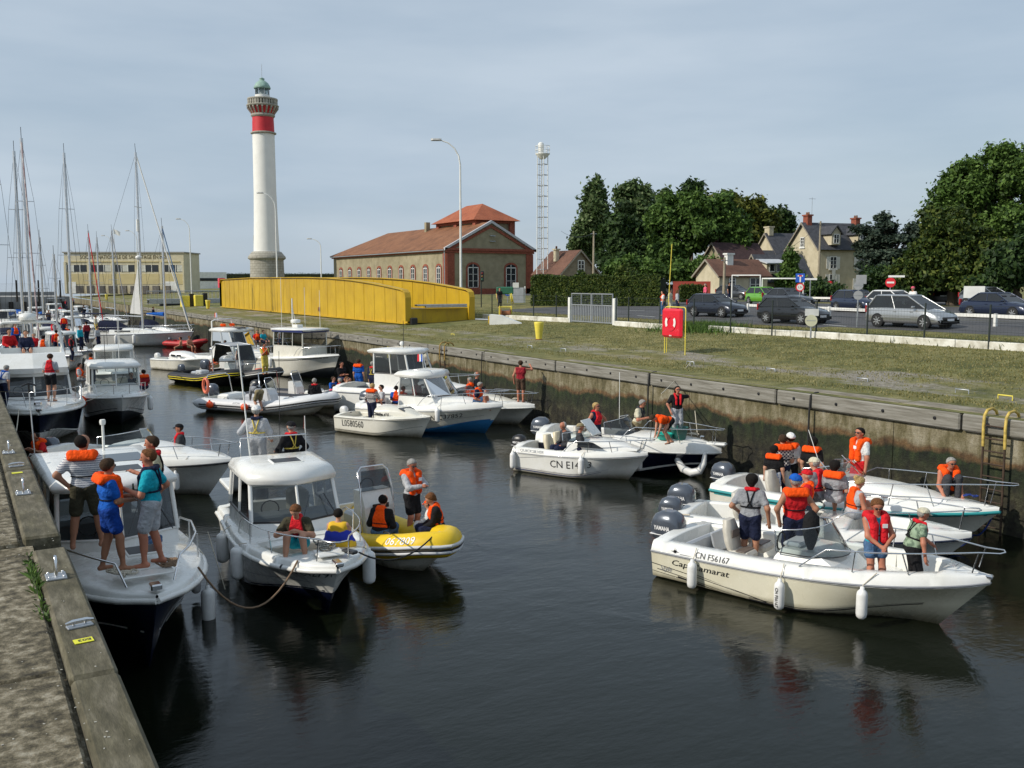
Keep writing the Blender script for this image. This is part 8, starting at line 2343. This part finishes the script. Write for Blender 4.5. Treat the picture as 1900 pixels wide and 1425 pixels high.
 if hair and not cap:
  ps = [U['head'][0]]
  cl = [(Hd(.045, 0, .045), Rh @ A_(1, 0, -.75))] if hstyle != 'bald' else [(Hd(-.0, 0, .02), Rh @ A_(1, 0, .35))]
  if hstyle == 'long': ps = ps + [(Hd(-.05, 0, .0), Hd(-.07, 0, -.16), .075, .07, .04), (Hd(-.01, .06, .0), Hd(-.03, .07, -.16), .04, .035, .03), (Hd(-.01, -.06, .0), Hd(-.03, -.07, -.16), .04, .035, .03)]
  if hstyle == 'bun': ps = ps + [(Hd(-.11, 0, .05), Hd(-.12, 0, .06), .045, .045, .02)]
  if hstyle == 'full': ps = ps + [(Hd(-.04, -.015, .035), Hd(-.04, .015, .035), .087, .087, .03), (Hd(-.05, 0, -.02), Hd(-.05, 0, -.06), .07, .06, .03)]
  garment('hair', ps, HAIR[hair], .011, cl, r=min(res, .018))
 if cap:
  if hair: garment('hair', [U['head'][0]], HAIR[hair], .01, [(Hd(-.02, 0, .0), Rh @ A_(1, 0, 0))], r=min(res, .018))
  garment('cap', [U['head'][0]], cap, .02, [(Hd(0, 0, .035), Rh @ A_(.12, 0, -1))], r=min(res, .018))
  garment('cap_visor', [(Hd(.08, -.045, .045), Hd(.08, .045, .045), .012, .012, .02), (Hd(.15, -.03, .03), Hd(.15, .03, .03), .01, .01, .03), (Hd(.08, 0, .045), Hd(.15, 0, .03), .03, .03, .02)], cap, .004, [(Hd(0, 0, .052), Rh @ A_(.15, 0, 1))], r=.014)
 if res < .026:
  ey = MB()
  for sg in (1, -1):
   p = Hd(.094, sg * .034, .018) * s
   if glasses: pass
   else: ey.ball(tuple(p), .011 * s, 6)
  if not glasses: ey.build('eyes', letk, o)
  MB().tube([Vector(Hd(.094, -.022, -.058) * s), Vector(Hd(.102, 0, -.06) * s), Vector(Hd(.094, .022, -.058) * s)], .006 * s, 5).build('mouth', mat('lips', (.25, .08, .07), .5), o)
 if glasses:
  gm_ = MB()
  for sg in (1, -1): gm_.ball(tuple(Hd(.1, sg * .034, .016) * s), (.02 * s, .027 * s, .022 * s), 8)
  gm_.tube([Vector(Hd(-.02, sg_, .02) * s) for sg_ in (.1,)] + [Vector(Hd(.09, .06, .02) * s), Vector(Hd(.11, 0, .02) * s), Vector(Hd(.09, -.06, .02) * s), Vector(Hd(-.02, -.1, .02) * s)], .006 * s, 4)
  gm_.build('sunglasses', black, o)
 if extra == 'towel':
  ps = [(T(0, -.1, .4), T(0, .1, .4), .12, .12, .05), (T(.02, -.13, .2), T(.02, .13, .2), .16, .16, .06), (T(.05, -.17, .0), T(.05, .17, .0), .19, .19, .06)]
  garment('towel', ps, CL['towel'], .01, [(T(0, 0, .5), up), (T(0, 0, -.1), -up)])
 return o
def stand(label, px, py, z, face, h=1.74, **k):
 """px, py: top of the head in the photograph; z: height of the floor the person stands on"""
 p = on(px, py, z + h * .995); return person(label, (p.x, p.y, z), face, h, **k)
def seated(label, px, py, z, face, h=1.74, **k):
 hh = h * (.89 / 1.75 + .1 / 1.75) - .06
 p = on(px, py, z + hh * math.cos(R(k.get('lean', 0)) * .6)); return person(label, (p.x, p.y, z), face, h, sit=True, **k)
# ------------------------------------------------------------------ the people (heading 0 = away to the right wall, -90 = towards the near end of the lock)
HIPS = dict(hands=((.02, .2, 1.0), (.02, -.2, 1.0)), elbow=((-.7, 1, 0), (-.7, -1, 0)))
PHONE = dict(hands=((.32, .05, 1.16), (.32, -.05, 1.16)), elbow=((-.3, .8, -1), (-.3, -.8, -1)))
near = dict(res=.018)
# on the navy cabin boat at the near quay
zA = 1.6
stand('tall man in pale striped T-shirt and olive shorts seen from behind on the navy boat', 152, 806, zA, 75, 1.88, hair='dark', hstyle='bald', skin=skin_t, top=CL['striped'], bottom=C('olive'), leg=.52, jacket='collar', jback=True, hands=((-.02, .2, .95), (.05, -.3, .85)), elbow=((-.5, 1.2, 0), (-.6, -.4, 0)), feet=((-.02, .2, .075), (.06, -.2, .075)), look=(-35, 5), **near)
stand('boy in blue T-shirt and blue shorts with orange jacket on the navy boat', 197, 850, zA, 10, 1.72, hair='brown', skin=skin_t, top=C('blue'), bottom=C('deepblue', (.006, .045, .26)), leg=.38, jacket='collar', jback=True, glasses=True, look=(20, 8), hands=((.3, .1, 1.1), (.32, -.04, 1.06)), feet=((-.1, .1, .075), (.14, -.12, .075)), **near)
stand('man in turquoise T-shirt holding a green bottle on the navy boat', 277, 832, zA, 155, 1.82, hair='auburn', skin=skin_d, top=C('teal'), bottom=C('lightgrey'), leg=.5, jacket='slim', jm=C('navy'), jback=C('navy'), look=(15, 8), hands=((.3, .12, 1.16), (.05, -.27, .95)), feet=((.1, .12, .075), (-.08, -.12, .075)), **near)
p_ = on(247, 905, 2.8); o = MB().lathe([(.03, 0), (.032, .02), (.032, .13), (.014, .18), (.012, .24), (.015, .245)], 12).build('beer_bottle', make_glass('bottle_green', (.05, .3, .05), .4), loc=(p_.x, p_.y, 2.62)); tag(o, 'green glass bottle held by the man in the turquoise T-shirt', 'bottle')
stand('older man in sand-coloured shirt and red yoke behind the turquoise man', 283, 808, zA, 170, 1.8, hair='brown', skin=skin_d, top=C('tan'), bottom=C('khaki'), leg=.5, shoes=C('denim'), jacket='slim', jm=red, hands=((.28, .2, 1.2), (.05, -.27, .9)), look=(0, 5), **near)
seated('man in orange jacket bending at the quay side behind the navy boat cabin', 80, 797, .8, 200, 1.7, hair='dark', hstyle='bald', skin=skin_t, top=C('red'), bottom=C('black'), jacket='collar', lean=20, hands=((.45, .2, .4), (.45, -.1, .35)), res=.022)
seated('man in black cap and dark jacket at the helm of the black-railed boat', 333, 784, 0.95, 170, 1.75, cap=C('black'), skin=skin_d, top=C('charcoal'), sleeve=1, bottom=C('navy'), leg=1, jacket='slim', jm=red, res=.022)
# on the central cabin boat
seated('young man in olive T-shirt and red vest looking at his phone on the bow', 552, 924, 1.12, -118, 1.74, hair='auburn', top=C('olive'), bottom=C('teal'), jacket='vest', jm=red, lean=18, look=(-10, 25), hands=((.34, .06, .38), (.34, -.1, .36)), feet=((.4, .2, -.14), (.46, -.16, -.14)), shoes=C('charcoal'), elbow=((0, 1, -.6), (0, -1, -.6)), **near)
seated('child wrapped in a yellow and blue towel sitting on the bow', 627, 941, 1.02, 55, 1.5, hair='dark', top=None, extra='towel', bottom=C('blue'), feet=((.35, .15, -.05), (.4, -.1, -.05)), hands=((.25, .1, .3), (.25, -.1, .3)), look=(10, 12), **near)
stand('man in pale grey jacket and white cap standing behind the cabin roof', 475, 752, 1.55, 62, 1.7, cap=C('white'), hair='grey', top=C('lightgrey'), sleeve=1, bottom=C('grey'), leg=1, jacket='slim', jm=C('navy'), jback=C('yellow'), hands=((.2, .3, 1.1), (.3, -.25, .95)), res=.02)
seated('man in black jacket with yellow belt standing behind the cabin roof', 540, 779, 1.92, 100, 1.7, cap=C('black'), hair='grey', top=C('black'), sleeve=1, bottom=C('charcoal'), leg=1, jacket='slim', jm=red, jback=C('yellow'), hands=((.28, .25, .2), (.15, -.3, .12)), res=.02)
# on the yellow inflatable
stand('man in grey sweater and orange jacket checking his phone by the console', 763, 851, .25, -70, 1.8, hair='grey', glasses=True, skin=skin_d, top=C('lightgrey'), sleeve=1, bottom=C('black'), leg=.45, shoes=C('black'), jacket='collar', look=(-5, 28), hands=((.36, .03, 1.2), (.36, -.06, 1.2)), elbow=((0, 1, -1), (0, -1, -1)), **near)
seated('man in orange jacket with black sleeves seated with his back turned on the yellow inflatable', 704, 916, 0.58, 40, 1.74, hair='dark', hstyle='bald', top=C('black'), sleeve=1, bottom=C('denim'), leg=1, jacket='vest', jm=orange, lean=14, feet=((.45, .15, -.3), (.5, -.1, -.3)), **near)
seated('small child in white with orange hood on the yellow inflatable', 797, 928, .58, 150, 1.15, cap=orange, hair='brown', top=C('white'), sleeve=1, bottom=C('white'), leg=1, lean=5, **near)
seated('woman with auburn hair and orange jacket seated at the bow of the yellow inflatable', 815, 910, .62, 165, 1.68, hair='auburn', hstyle='full', top=C('black'), sleeve=1, bottom=C('navy'), leg=1, jacket='vest', jm=orange, lean=16, look=(0, 18), hands=((.4, .05, .1), (.35, -.1, .12)), **near)
# on the cream open boat
zE = .22
stand('man in grey T-shirt with black harness and red yoke steering the cream boat', 1394, 880, 0.33, 35, 1.86, hair='dark', hstyle='full', skin=skin_t, top=C('grey'), bottom=C('navy'), leg=.5, jacket='slim', jm=red, lean=8, hands=((.2, .28, 1.0), (.0, -.34, .88)), **near)
stand('man in blue cap and red vest with orange collar seen from behind', 1477, 880, 0.37, 60, 1.9, cap=C('blue'), hair='grey', skin=skin_t, top=C('red'), sleeve=0, bottom=C('navy'), leg=.9, jacket='collar', jback=True, hands=((.0, .27, .9), (.0, -.27, .9)), elbow=((-.8, 1, 0), (-.8, -1, 0)), look=(15, 0), **near)
stand('woman in turquoise swimsuit, denim shorts and red vest on the cream boat', 1628, 926, 0.42, -118, 1.74, hair='auburn', hstyle='full', glasses=True, skin=skin_d, top=C('teal'), sleeve=0, bottom=C('denim'), leg=.22, jacket='collar', jm=red, look=(-12, 22), hands=((.26, .08, .98), (.26, -.02, .96)), elbow=((-.2, 1, -.5), (-.2, -1, -.5)), **near)
stand('stout person in green camouflage shirt and beige hat leaning on the bow rail', 1697, 940, 0.57, -30, 1.54, cap=C('cream'), hair='grey', skin=skin_d, top=CL['camo'], sleeve=.35, bottom=C('black'), leg=1, jacket='slim', jm=red, lean=14, hands=((.45, .2, .95), (.1, -.34, .82)), elbow=((-.3, .6, -.6), (-.6, -.6, 0)), fat=1.25, **near)
# on the white boat behind
seated('man in red cap and orange jacket seated on the white boat behind the blue cap', 1499, 868, 0.95, 130, 1.8, cap=C('red'), hair='grey', top=C('red'), bottom=C('navy'), jacket='vest', jm=orange, res=.02)
seated('man in beige cap, grey shirt and red vest seated sideways', 1520, 846, 1.08, 100, 1.87, cap=C('cream'), hair='grey', top=C('grey'), bottom=C('grey'), jacket='vest', jm=red, lean=8, feet=((.5, .2, -.25), (.45, -.1, -.25)), res=.02)
seated('dark-haired person in orange jacket seated behind the red vest', 1550, 850, 1.12, 20, 1.8, hair='dark', hstyle='full', top=C('grey'), bottom=C('lightgrey'), jacket='collar', res=.022)
seated('woman with blonde bun and orange vest seated on the white boat', 1585, 880, 0.86, -20, 1.78, hair='blonde', hstyle='bun', skin=skin_d, top=C('lightgrey'), sleeve=0, bottom=C('grey'), leg=.25, jacket='vest', jm=orange, lean=10, look=(0, 15), feet=((.6, .12, -.12), (.62, -.1, -.2)), hands=((.42, .1, .15), (.36, -.12, .18)), **near)
# on the teal-striped boat
stand('boy in black T-shirt and patterned swim shorts with a wide orange collar', 1437, 826, 0.27, 30, 1.58, hair='dark', hstyle='full', top=C('black'), bottom=CL['boardshort'], leg=.45, jacket='collar', jback=True, look=(0, -8), res=.02)
stand('man in white cap and white T-shirt with orange collar looking up at the quay', 1467, 803, 0.27, 25, 1.82, cap=C('white'), hair='brown', top=C('white'), bottom=C('black'), leg=.5, jacket='collar', jback=True, look=(40, -12), res=.02)
stand('person in patterned shirt half hidden behind the white cap', 1453, 806, 0.27, 60, 1.8, hair='brown', top=CL['checked'], bottom=C('navy'), leg=1, jacket='collar', res=.024)
stand('dark-haired person in black T-shirt with orange collar right of the white cap', 1508, 810, 0.27, 20, 1.8, hair='dark', hstyle='full', top=C('black'), bottom=C('black'), leg=1, jacket='collar', jback=True, look=(35, -10), res=.022)
stand('man in white and navy shirt, red shorts and orange jacket at the windscreen', 1597, 793, .5, 170, 1.89, hair='dark', glasses=True, skin=skin_d, top=C('white'), bottom=C('red'), leg=.5, jacket='collar', look=(5, 0), res=.02)
seated('man in sunglasses and orange jacket squatting on the bow of the teal-striped boat', 1758, 841, 1.16, -118, 1.76, hair='grey', glasses=True, skin=skin_d, top=C('charcoal'), sleeve=0, bottom=C('charcoal'), leg=.75, jacket='collar', lean=15, feet=((.3, .12, -.02), (.28, -.14, -.02)), hands=((.3, .22, .05), (.32, -.2, .02)), **near)
# CN E147 boat and the navy-hulled one
seated('bald man in dark jacket at the stern of the CN E147 boat', 1053, 779, 0.78, 175, 1.74, hair='grey', hstyle='bald', skin=skin_d, top=C('charcoal'), sleeve=1, bottom=C('navy'), leg=1, lean=12, res=.022)
seated('person in a cap half hidden in the cockpit of the CN E147 boat', 1076, 783, 0.8, -30, 1.7, cap=C('khaki'), hair='grey', skin=skin_d, top=C('charcoal'), bottom=C('navy'), res=.024)
stand('blonde woman in red and navy vest with outstretched arms', 1106, 747, 0.46, -75, 1.68, hair='blonde', hstyle='full', glasses=True, skin=skin_d, top=C('navy'), sleeve=0, bottom=C('navy'), leg=1, jacket='vest', jm=red, hands=((.15, .48, .95), (.1, -.42, .92)), elbow=((-.5, 1, .2), (-.5, -1, .2)), res=.02)
stand('grey-haired man in beige shirt leaning on the windscreen of the navy-hulled boat', 1182, 739, .5, -60, 1.74, hair='grey', skin=skin_d, top=C('cream'), bottom=C('khaki'), leg=.5, jacket='slim', jm=C('charcoal'), lean=15, hands=((.36, .1, 1.12), (.38, -.15, 1.15)), res=.02)
p_ = on(1243, 818, 1.2); person('child in orange jacket bending over the foredeck of the navy-hulled boat', (p_.x, p_.y, 1.12), 165, 1.5, lean=80, hair='brown', top=orange, sleeve=.3, bottom=C('black'), leg=.4, jacket='vest', jm=orange, hands=((.5, .12, .35), (.5, -.12, .3)), ph=.82, feet=((.1, .12, .075), (-.12, -.1, .075)), res=.02)
stand('woman in black jacket and pale grey trousers standing on the foredeck holding ropes', 1257, 716, 1.14, -110, 1.6, hair='dark', hstyle='long', glasses=True, skin=skin_d, top=C('black'), sleeve=.6, bottom=C('lightgrey'), leg=1, jacket='slim', jm=red, hands=((-.05, .2, 1.42), (.15, -.28, .9)), elbow=((-.3, 1, -.3), (-.3, -1, -.5)), res=.02)
# day boat and cabin boats in the middle
stand('man in checked shirt and jeans with orange collar standing in the little day boat', 689, 711, .22, 40, 1.74, hair='blonde', skin=skin_d, top=CL['checked'], sleeve=.8, bottom=C('navy'), leg=1, jacket='collar', jback=True, lean=6, hands=((.2, .25, .9), (.4, -.2, .95)), res=.022)
md = dict(res=.026)
seated('child in bright orange jacket left of the red shirt in the middle group', 735, 714, .8, 60, 1.6, hair='dark', top=C('blue'), bottom=C('navy'), jacket='vest', jm=orange, **md)
seated('second child in orange jacket turned to the red shirt', 748, 715, .8, 20, 1.6, hair='brown', top=C('red'), bottom=C('navy'), jacket='vest', jm=orange, **md)
seated('person in white top and dark life vest left of the orange jackets', 708, 712, .8, 170, 1.7, hair='dark', glasses=True, top=C('lightgrey'), bottom=C('navy'), **md)
stand('man in red shirt and pale cap beside the cabin boat windscreen', 773, 701, .3, 190, 1.76, cap=C('cream'), hair='grey', top=C('red'), bottom=C('khaki'), leg=.5, hands=((.15, .25, .9), (.1, -.25, .9)), **md)
seated('man in orange jacket and navy shirt seated on the side of the CN C37852 boat', 884, 706, 1.18, -50, 1.74, hair='grey', skin=skin_d, top=C('navy'), bottom=C('denim'), jacket='vest', jm=orange, lean=12, feet=((.5, .1, -.15), (.5, -.12, -.15)), **md)
seated('bald man in sunglasses and dark jacket behind the cabin boat', 884, 688, 1.15, -45, 1.78, hair='grey', hstyle='bald', glasses=True, skin=skin_d, top=C('charcoal'), sleeve=1, bottom=C('navy'), **md)
seated('person in orange jacket hidden behind the roof of the cabin boat', 872, 698, 1.0, 120, 1.7, hair='grey', top=orange, bottom=C('navy'), jacket='vest', jm=orange, **md)
stand('man in maroon vest top and shorts holding the lock wall line', 966, 668, 0.97, 50, 1.76, hair='brown', hstyle='bald', skin=skin_d, top=C('maroon'), sleeve=0, bottom=C('brown'), leg=.5, hands=((.05, .28, .85), (.3, -.36, 1.5)), res=.022)
# inflatables in the middle
seated('grey-haired man in black jacket seen from behind at the bow of the grey inflatable', 583, 700, .75, 60, 1.76, hair='grey', top=C('black'), sleeve=1, bottom=C('navy'), jacket='slim', jm=red, **md)
seated('person in white sweater and red collar on the navy inflatable', 631, 700, 0.53, 130, 1.72, hair='grey', top=C('white'), sleeve=1, bottom=C('red'), jacket='slim', jm=red, **md)
seated('child with brown hair in pink top on the navy inflatable', 619, 712, 0.42, 70, 1.4, hair='brown', top=C('pink'), bottom=C('cream'), **md)
seated('person in blue top beside the white sweater', 618, 697, 0.6, -60, 1.7, hair='brown', top=C('blue'), bottom=C('navy'), **md)
seated('woman with sunglasses at the console of the navy inflatable', 643, 697, 0.7, -60, 1.68, hair='auburn', glasses=True, top=C('tan'), bottom=C('navy'), **md)
seated('man in black T-shirt with folded arms leaning on the inflatable console', 633, 669, 1.25, -70, 1.78, hair='dark', skin=skin_d, top=C('black'), bottom=C('navy'), hands=((.28, -.08, .3), (.28, .08, .28)), **md)
stand('man in orange jacket and blue trousers standing with his back to the wall', 665, 666, .5, 45, 1.78, hair='brown', top=C('blue'), bottom=C('blue'), leg=1, jacket='collar', jback=True, **md)
stand('man in navy jacket with yellow belt standing beside the pilot house', 691, 670, .55, 30, 1.74, hair='grey', top=C('navy'), sleeve=1, bottom=C('navy'), leg=1, jacket='slim', jm=red, jback=C('yellow'), **md)
p_ = on(482, 752, .5); person('man in grey sweater bending over in the grey inflatable', (p_.x, p_.y, .23), 100, 1.78, lean=70, hair='grey', top=C('grey'), sleeve=1, bottom=C('khaki'), leg=.5, jacket='slim', jm=C('navy'), hands=((.6, .15, .5), (.55, -.15, .5)), ph=.85, **md)
fr_ = dict(res=.032)
seated('man in orange jacket and khaki shorts on the black inflatable', 401, 653, .72, -150, 1.76, hair='grey', skin=skin_d, top=C('khaki'), bottom=C('khaki'), jacket='vest', jm=orange, hands=((.4, .1, .2), (.4, -.1, .2)), **md)
stand('woman in grey vest and sunglasses beside the clear canopy', 445, 641, .4, -100, 1.7, hair='dark', glasses=True, top=C('lightgrey'), sleeve=0, bottom=C('grey'), leg=1, **md)
stand('man in yellow shirt and orange jacket drinking behind the workboat', 490, 637, .8, -80, 1.74, hair='dark', skin=skin_d, top=C('yellow'), bottom=C('yellow'), leg=1, jacket='slim', jm=orange, hands=((.25, .05, 1.35), (.25, -.05, 1.3)), **md)
seated('person in blue top behind the arched cabin boat', 488, 611, 1.8, -60, 1.7, hair='brown', top=C('teal'), bottom=C('navy'), **fr_)
seated('person in orange top behind the arched cabin boat', 477, 611, 1.8, -100, 1.7, hair='brown', top=C('red'), bottom=C('navy'), jacket='vest', jm=orange, **fr_)
# left row
stand('child in red vest and black shorts on the bow of the navy cruiser', 91, 656, 1.63, 65, 1.74, hair='brown', top=C('lightgrey'), bottom=C('black'), leg=.35, jacket='vest', jm=red, lean=6, look=(0, 20), hands=((.3, .1, 1.1), (.3, -.1, 1.1)), **md)
stand('man in grey shirt and blue yoke at the left edge on the navy cruiser', 2, 676, 1.5, 40, 1.55, hair='grey', top=C('lightgrey'), bottom=C('navy'), leg=1, jacket='slim', jm=C('blue'), jback=C('blue'), lean=20, **md)
seated('person in red jacket on the flybridge of the navy cruiser', 16, 608, 3.1, -70, 1.74, hair='dark', top=C('red'), sleeve=1, bottom=C('navy'), **md)
seated('person in navy jacket on the flybridge of the navy cruiser', 47, 611, 3.05, -90, 1.72, hair='brown', top=C('navy'), sleeve=1, bottom=C('navy'), **md)
stand('girl in white vest and denim shorts standing on the row of boats at left', 113, 616, 1.2, 60, 1.62, hair='dark', top=C('white'), sleeve=0, bottom=C('denim'), leg=.28, jacket='slim', jm=C('white'), **md)
seated('person with a red vest sitting left of the twin-windowed cabin boat', 147, 672, 1.15, -20, 1.7, hair='dark', top=C('lightgrey'), bottom=C('grey'), jacket='vest', jm=orange, **md)
seated('person in dark jacket inside the twin-windowed cabin boat', 243, 689, 1.0, -80, 1.72, hair='dark', top=C('navy'), sleeve=1, bottom=C('navy'), leg=1, **md)
seated('person in red vest behind the twin-windowed cabin boat', 266, 684, 1.05, 100, 1.72, hair='dark', top=C('maroon'), bottom=C('navy'), leg=1, jacket='collar', **md)
for i, (px, py, z, fc, tp, jk, lb) in enumerate(((104, 612, 1.4, 80, 'red', orange, 'person in orange vest left of the girl in denim shorts'), (124, 603, 1.3, -60, 'navy', orange, 'person in orange vest behind the girl in denim shorts'), (131, 622, 1.0, 0, 'black', red, 'person in white cap and dark top by the black canopy'), (180, 605, 1.2, -40, 'lightgrey', None, 'person in pale grey jacket right of the black canopy'), (168, 655, 1.0, 90, 'grey', orange, 'child in orange vest below the black canopy'),
 (112, 567, 1.4, 60, 'red', red, 'person in bright red jacket further down the row'), (134, 568, 1.5, -80, 'navy', None, 'person in dark jacket on the far row of boats'), (155, 566, 1.5, 100, 'black', None, 'person in black standing beside the thin mast'), (122, 556, 1.6, 10, 'navy', red, 'distant person in navy with red collar'), (90, 575, 1.4, -100, 'brown', None, 'distant person in brown between the masts'), (177, 585, 1.5, -20, 'cream', None, 'person in cream top and yellow trousers by the yacht stern'), (135, 552, 1.6, 70, 'white', red, 'distant person in white and red below the station door'), (41, 575, 1.6, 0, 'tan', None, 'distant person in tan top at the left row'), (185, 552, 1.9, 0, 'navy', None, 'distant person in navy climbing at the lock wall'), (62, 618, 1.6, -90, 'red', red, 'person in red standing below the burgundy sail'), (80, 622, 1.6, 60, 'white', orange, 'person in white with orange vest behind the navy cruiser'), (148, 604, 1.5, -40, 'teal', None, 'person in turquoise top between slim mast and big yacht'), (98, 596, 1.6, 20, 'grey', red, 'person in grey with red vest among the left masts'), (160, 596, 1.5, 120, 'maroon', None, 'person in maroon top on the launch at the yacht stern'), (28, 600, 1.8, -70, 'blue', orange, 'person in blue with orange vest at the far left row'), (72, 592, 1.6, 10, 'cream', None, 'person in cream top far back between two masts'), (118, 585, 1.5, 90, 'red', orange, 'person in orange vest on the launch below the station door'))):
 stand(lb, px, py, z - .25, fc, 1.72, hair=('dark', 'brown', 'grey')[i % 3], top=C(tp), sleeve=.9, bottom=C('yellow' if 'yellow' in lb else 'navy'), leg=1, jacket='vest' if jk else None, jm=jk, **fr_)
stand('man in navy standing beside the mast of the big cruising yacht', 284, 569, 1.35, -30, 1.76, hair='dark', top=C('navy'), sleeve=1, bottom=C('navy'), leg=1, **fr_)
seated('sunbathing person at the stern of the dinghy below the big yacht', 335, 624, 1.0, 160, 1.7, hair='brown', skin=skin_d, bottom=C('olive'), **fr_)
seated('second sunbathing person on the bow of the big yacht', 351, 622, 1.2, -60, 1.7, hair='auburn', skin=skin_d, bottom=C('olive'), **fr_)
stand('person in black standing at the lock wall beyond the big yacht', 371, 572, 1.0, 10, 1.74, hair='dark', top=C('black'), sleeve=1, bottom=C('black'), leg=1, jacket='slim', jm=red, **fr_)
# on the quay and in the car park
def shore(label, px, foot, face, h, D=None, **k):
 p = gp(px, foot) if D is None else at_d(px, D); return person(label, (p.x, p.y, p.z), face, h, **k)
shore('person in dark clothes behind the fence by the bridge machinery', 927, 571, -100, 1.75, hair='dark', top=C('black'), bottom=C('charcoal'), leg=1, res=.03)
shore('person in white shirt and beige trousers at the red barrier', 989, 557, 180, 1.75, hair='dark', top=C('white'), sleeve=1, bottom=C('cream'), leg=1, res=.03)
shore('woman in cream jacket behind the lifebuoy case', 1243, 580, -60, 1.66, hair='dark', hstyle='long', top=C('cream'), sleeve=1, bottom=C('cream'), leg=1, glasses=True, res=.03)
shore('woman with dark hair right of the cream jacket behind the lifebuoy case', 1256, 581, -30, 1.64, hair='auburn', hstyle='long', top=C('lightgrey'), sleeve=1, bottom=C('navy'), leg=1, res=.03)
shore('person in orange vest near the posts left of the lifebuoy case', 1229, 586, 150, 1.68, hair='dark', top=C('white'), bottom=C('denim'), leg=1, jacket='vest', jm=orange, res=.03)
shore('man in black T-shirt standing behind the graphite hatchback', 1352, 560, -70, 1.76, hair='dark', top=C('black'), bottom=C('navy'), leg=1, res=.03)
shore('person in pink jacket at the silver grey estate', 1308, 562, 160, 1.7, hair='grey', top=C('pink'), sleeve=1, bottom=C('brown'), leg=1, res=.03)
shore('person in pink cap and white top behind the silver people carrier', 1692, 585, 180, 1.74, cap=C('pink'), hair='grey', top=C('white'), bottom=C('navy'), leg=1, res=.028)
p_ = gp(1700, 606); person('driver in green shirt leaning out of the silver people carrier', (p_.x + .55, p_.y + .4, 4.25), 215, 1.6, sit=True, hair='brown', top=C('teal'), bottom=C('navy'), hands=((.3, .1, .55), (.25, -.15, .5)), res=.03)
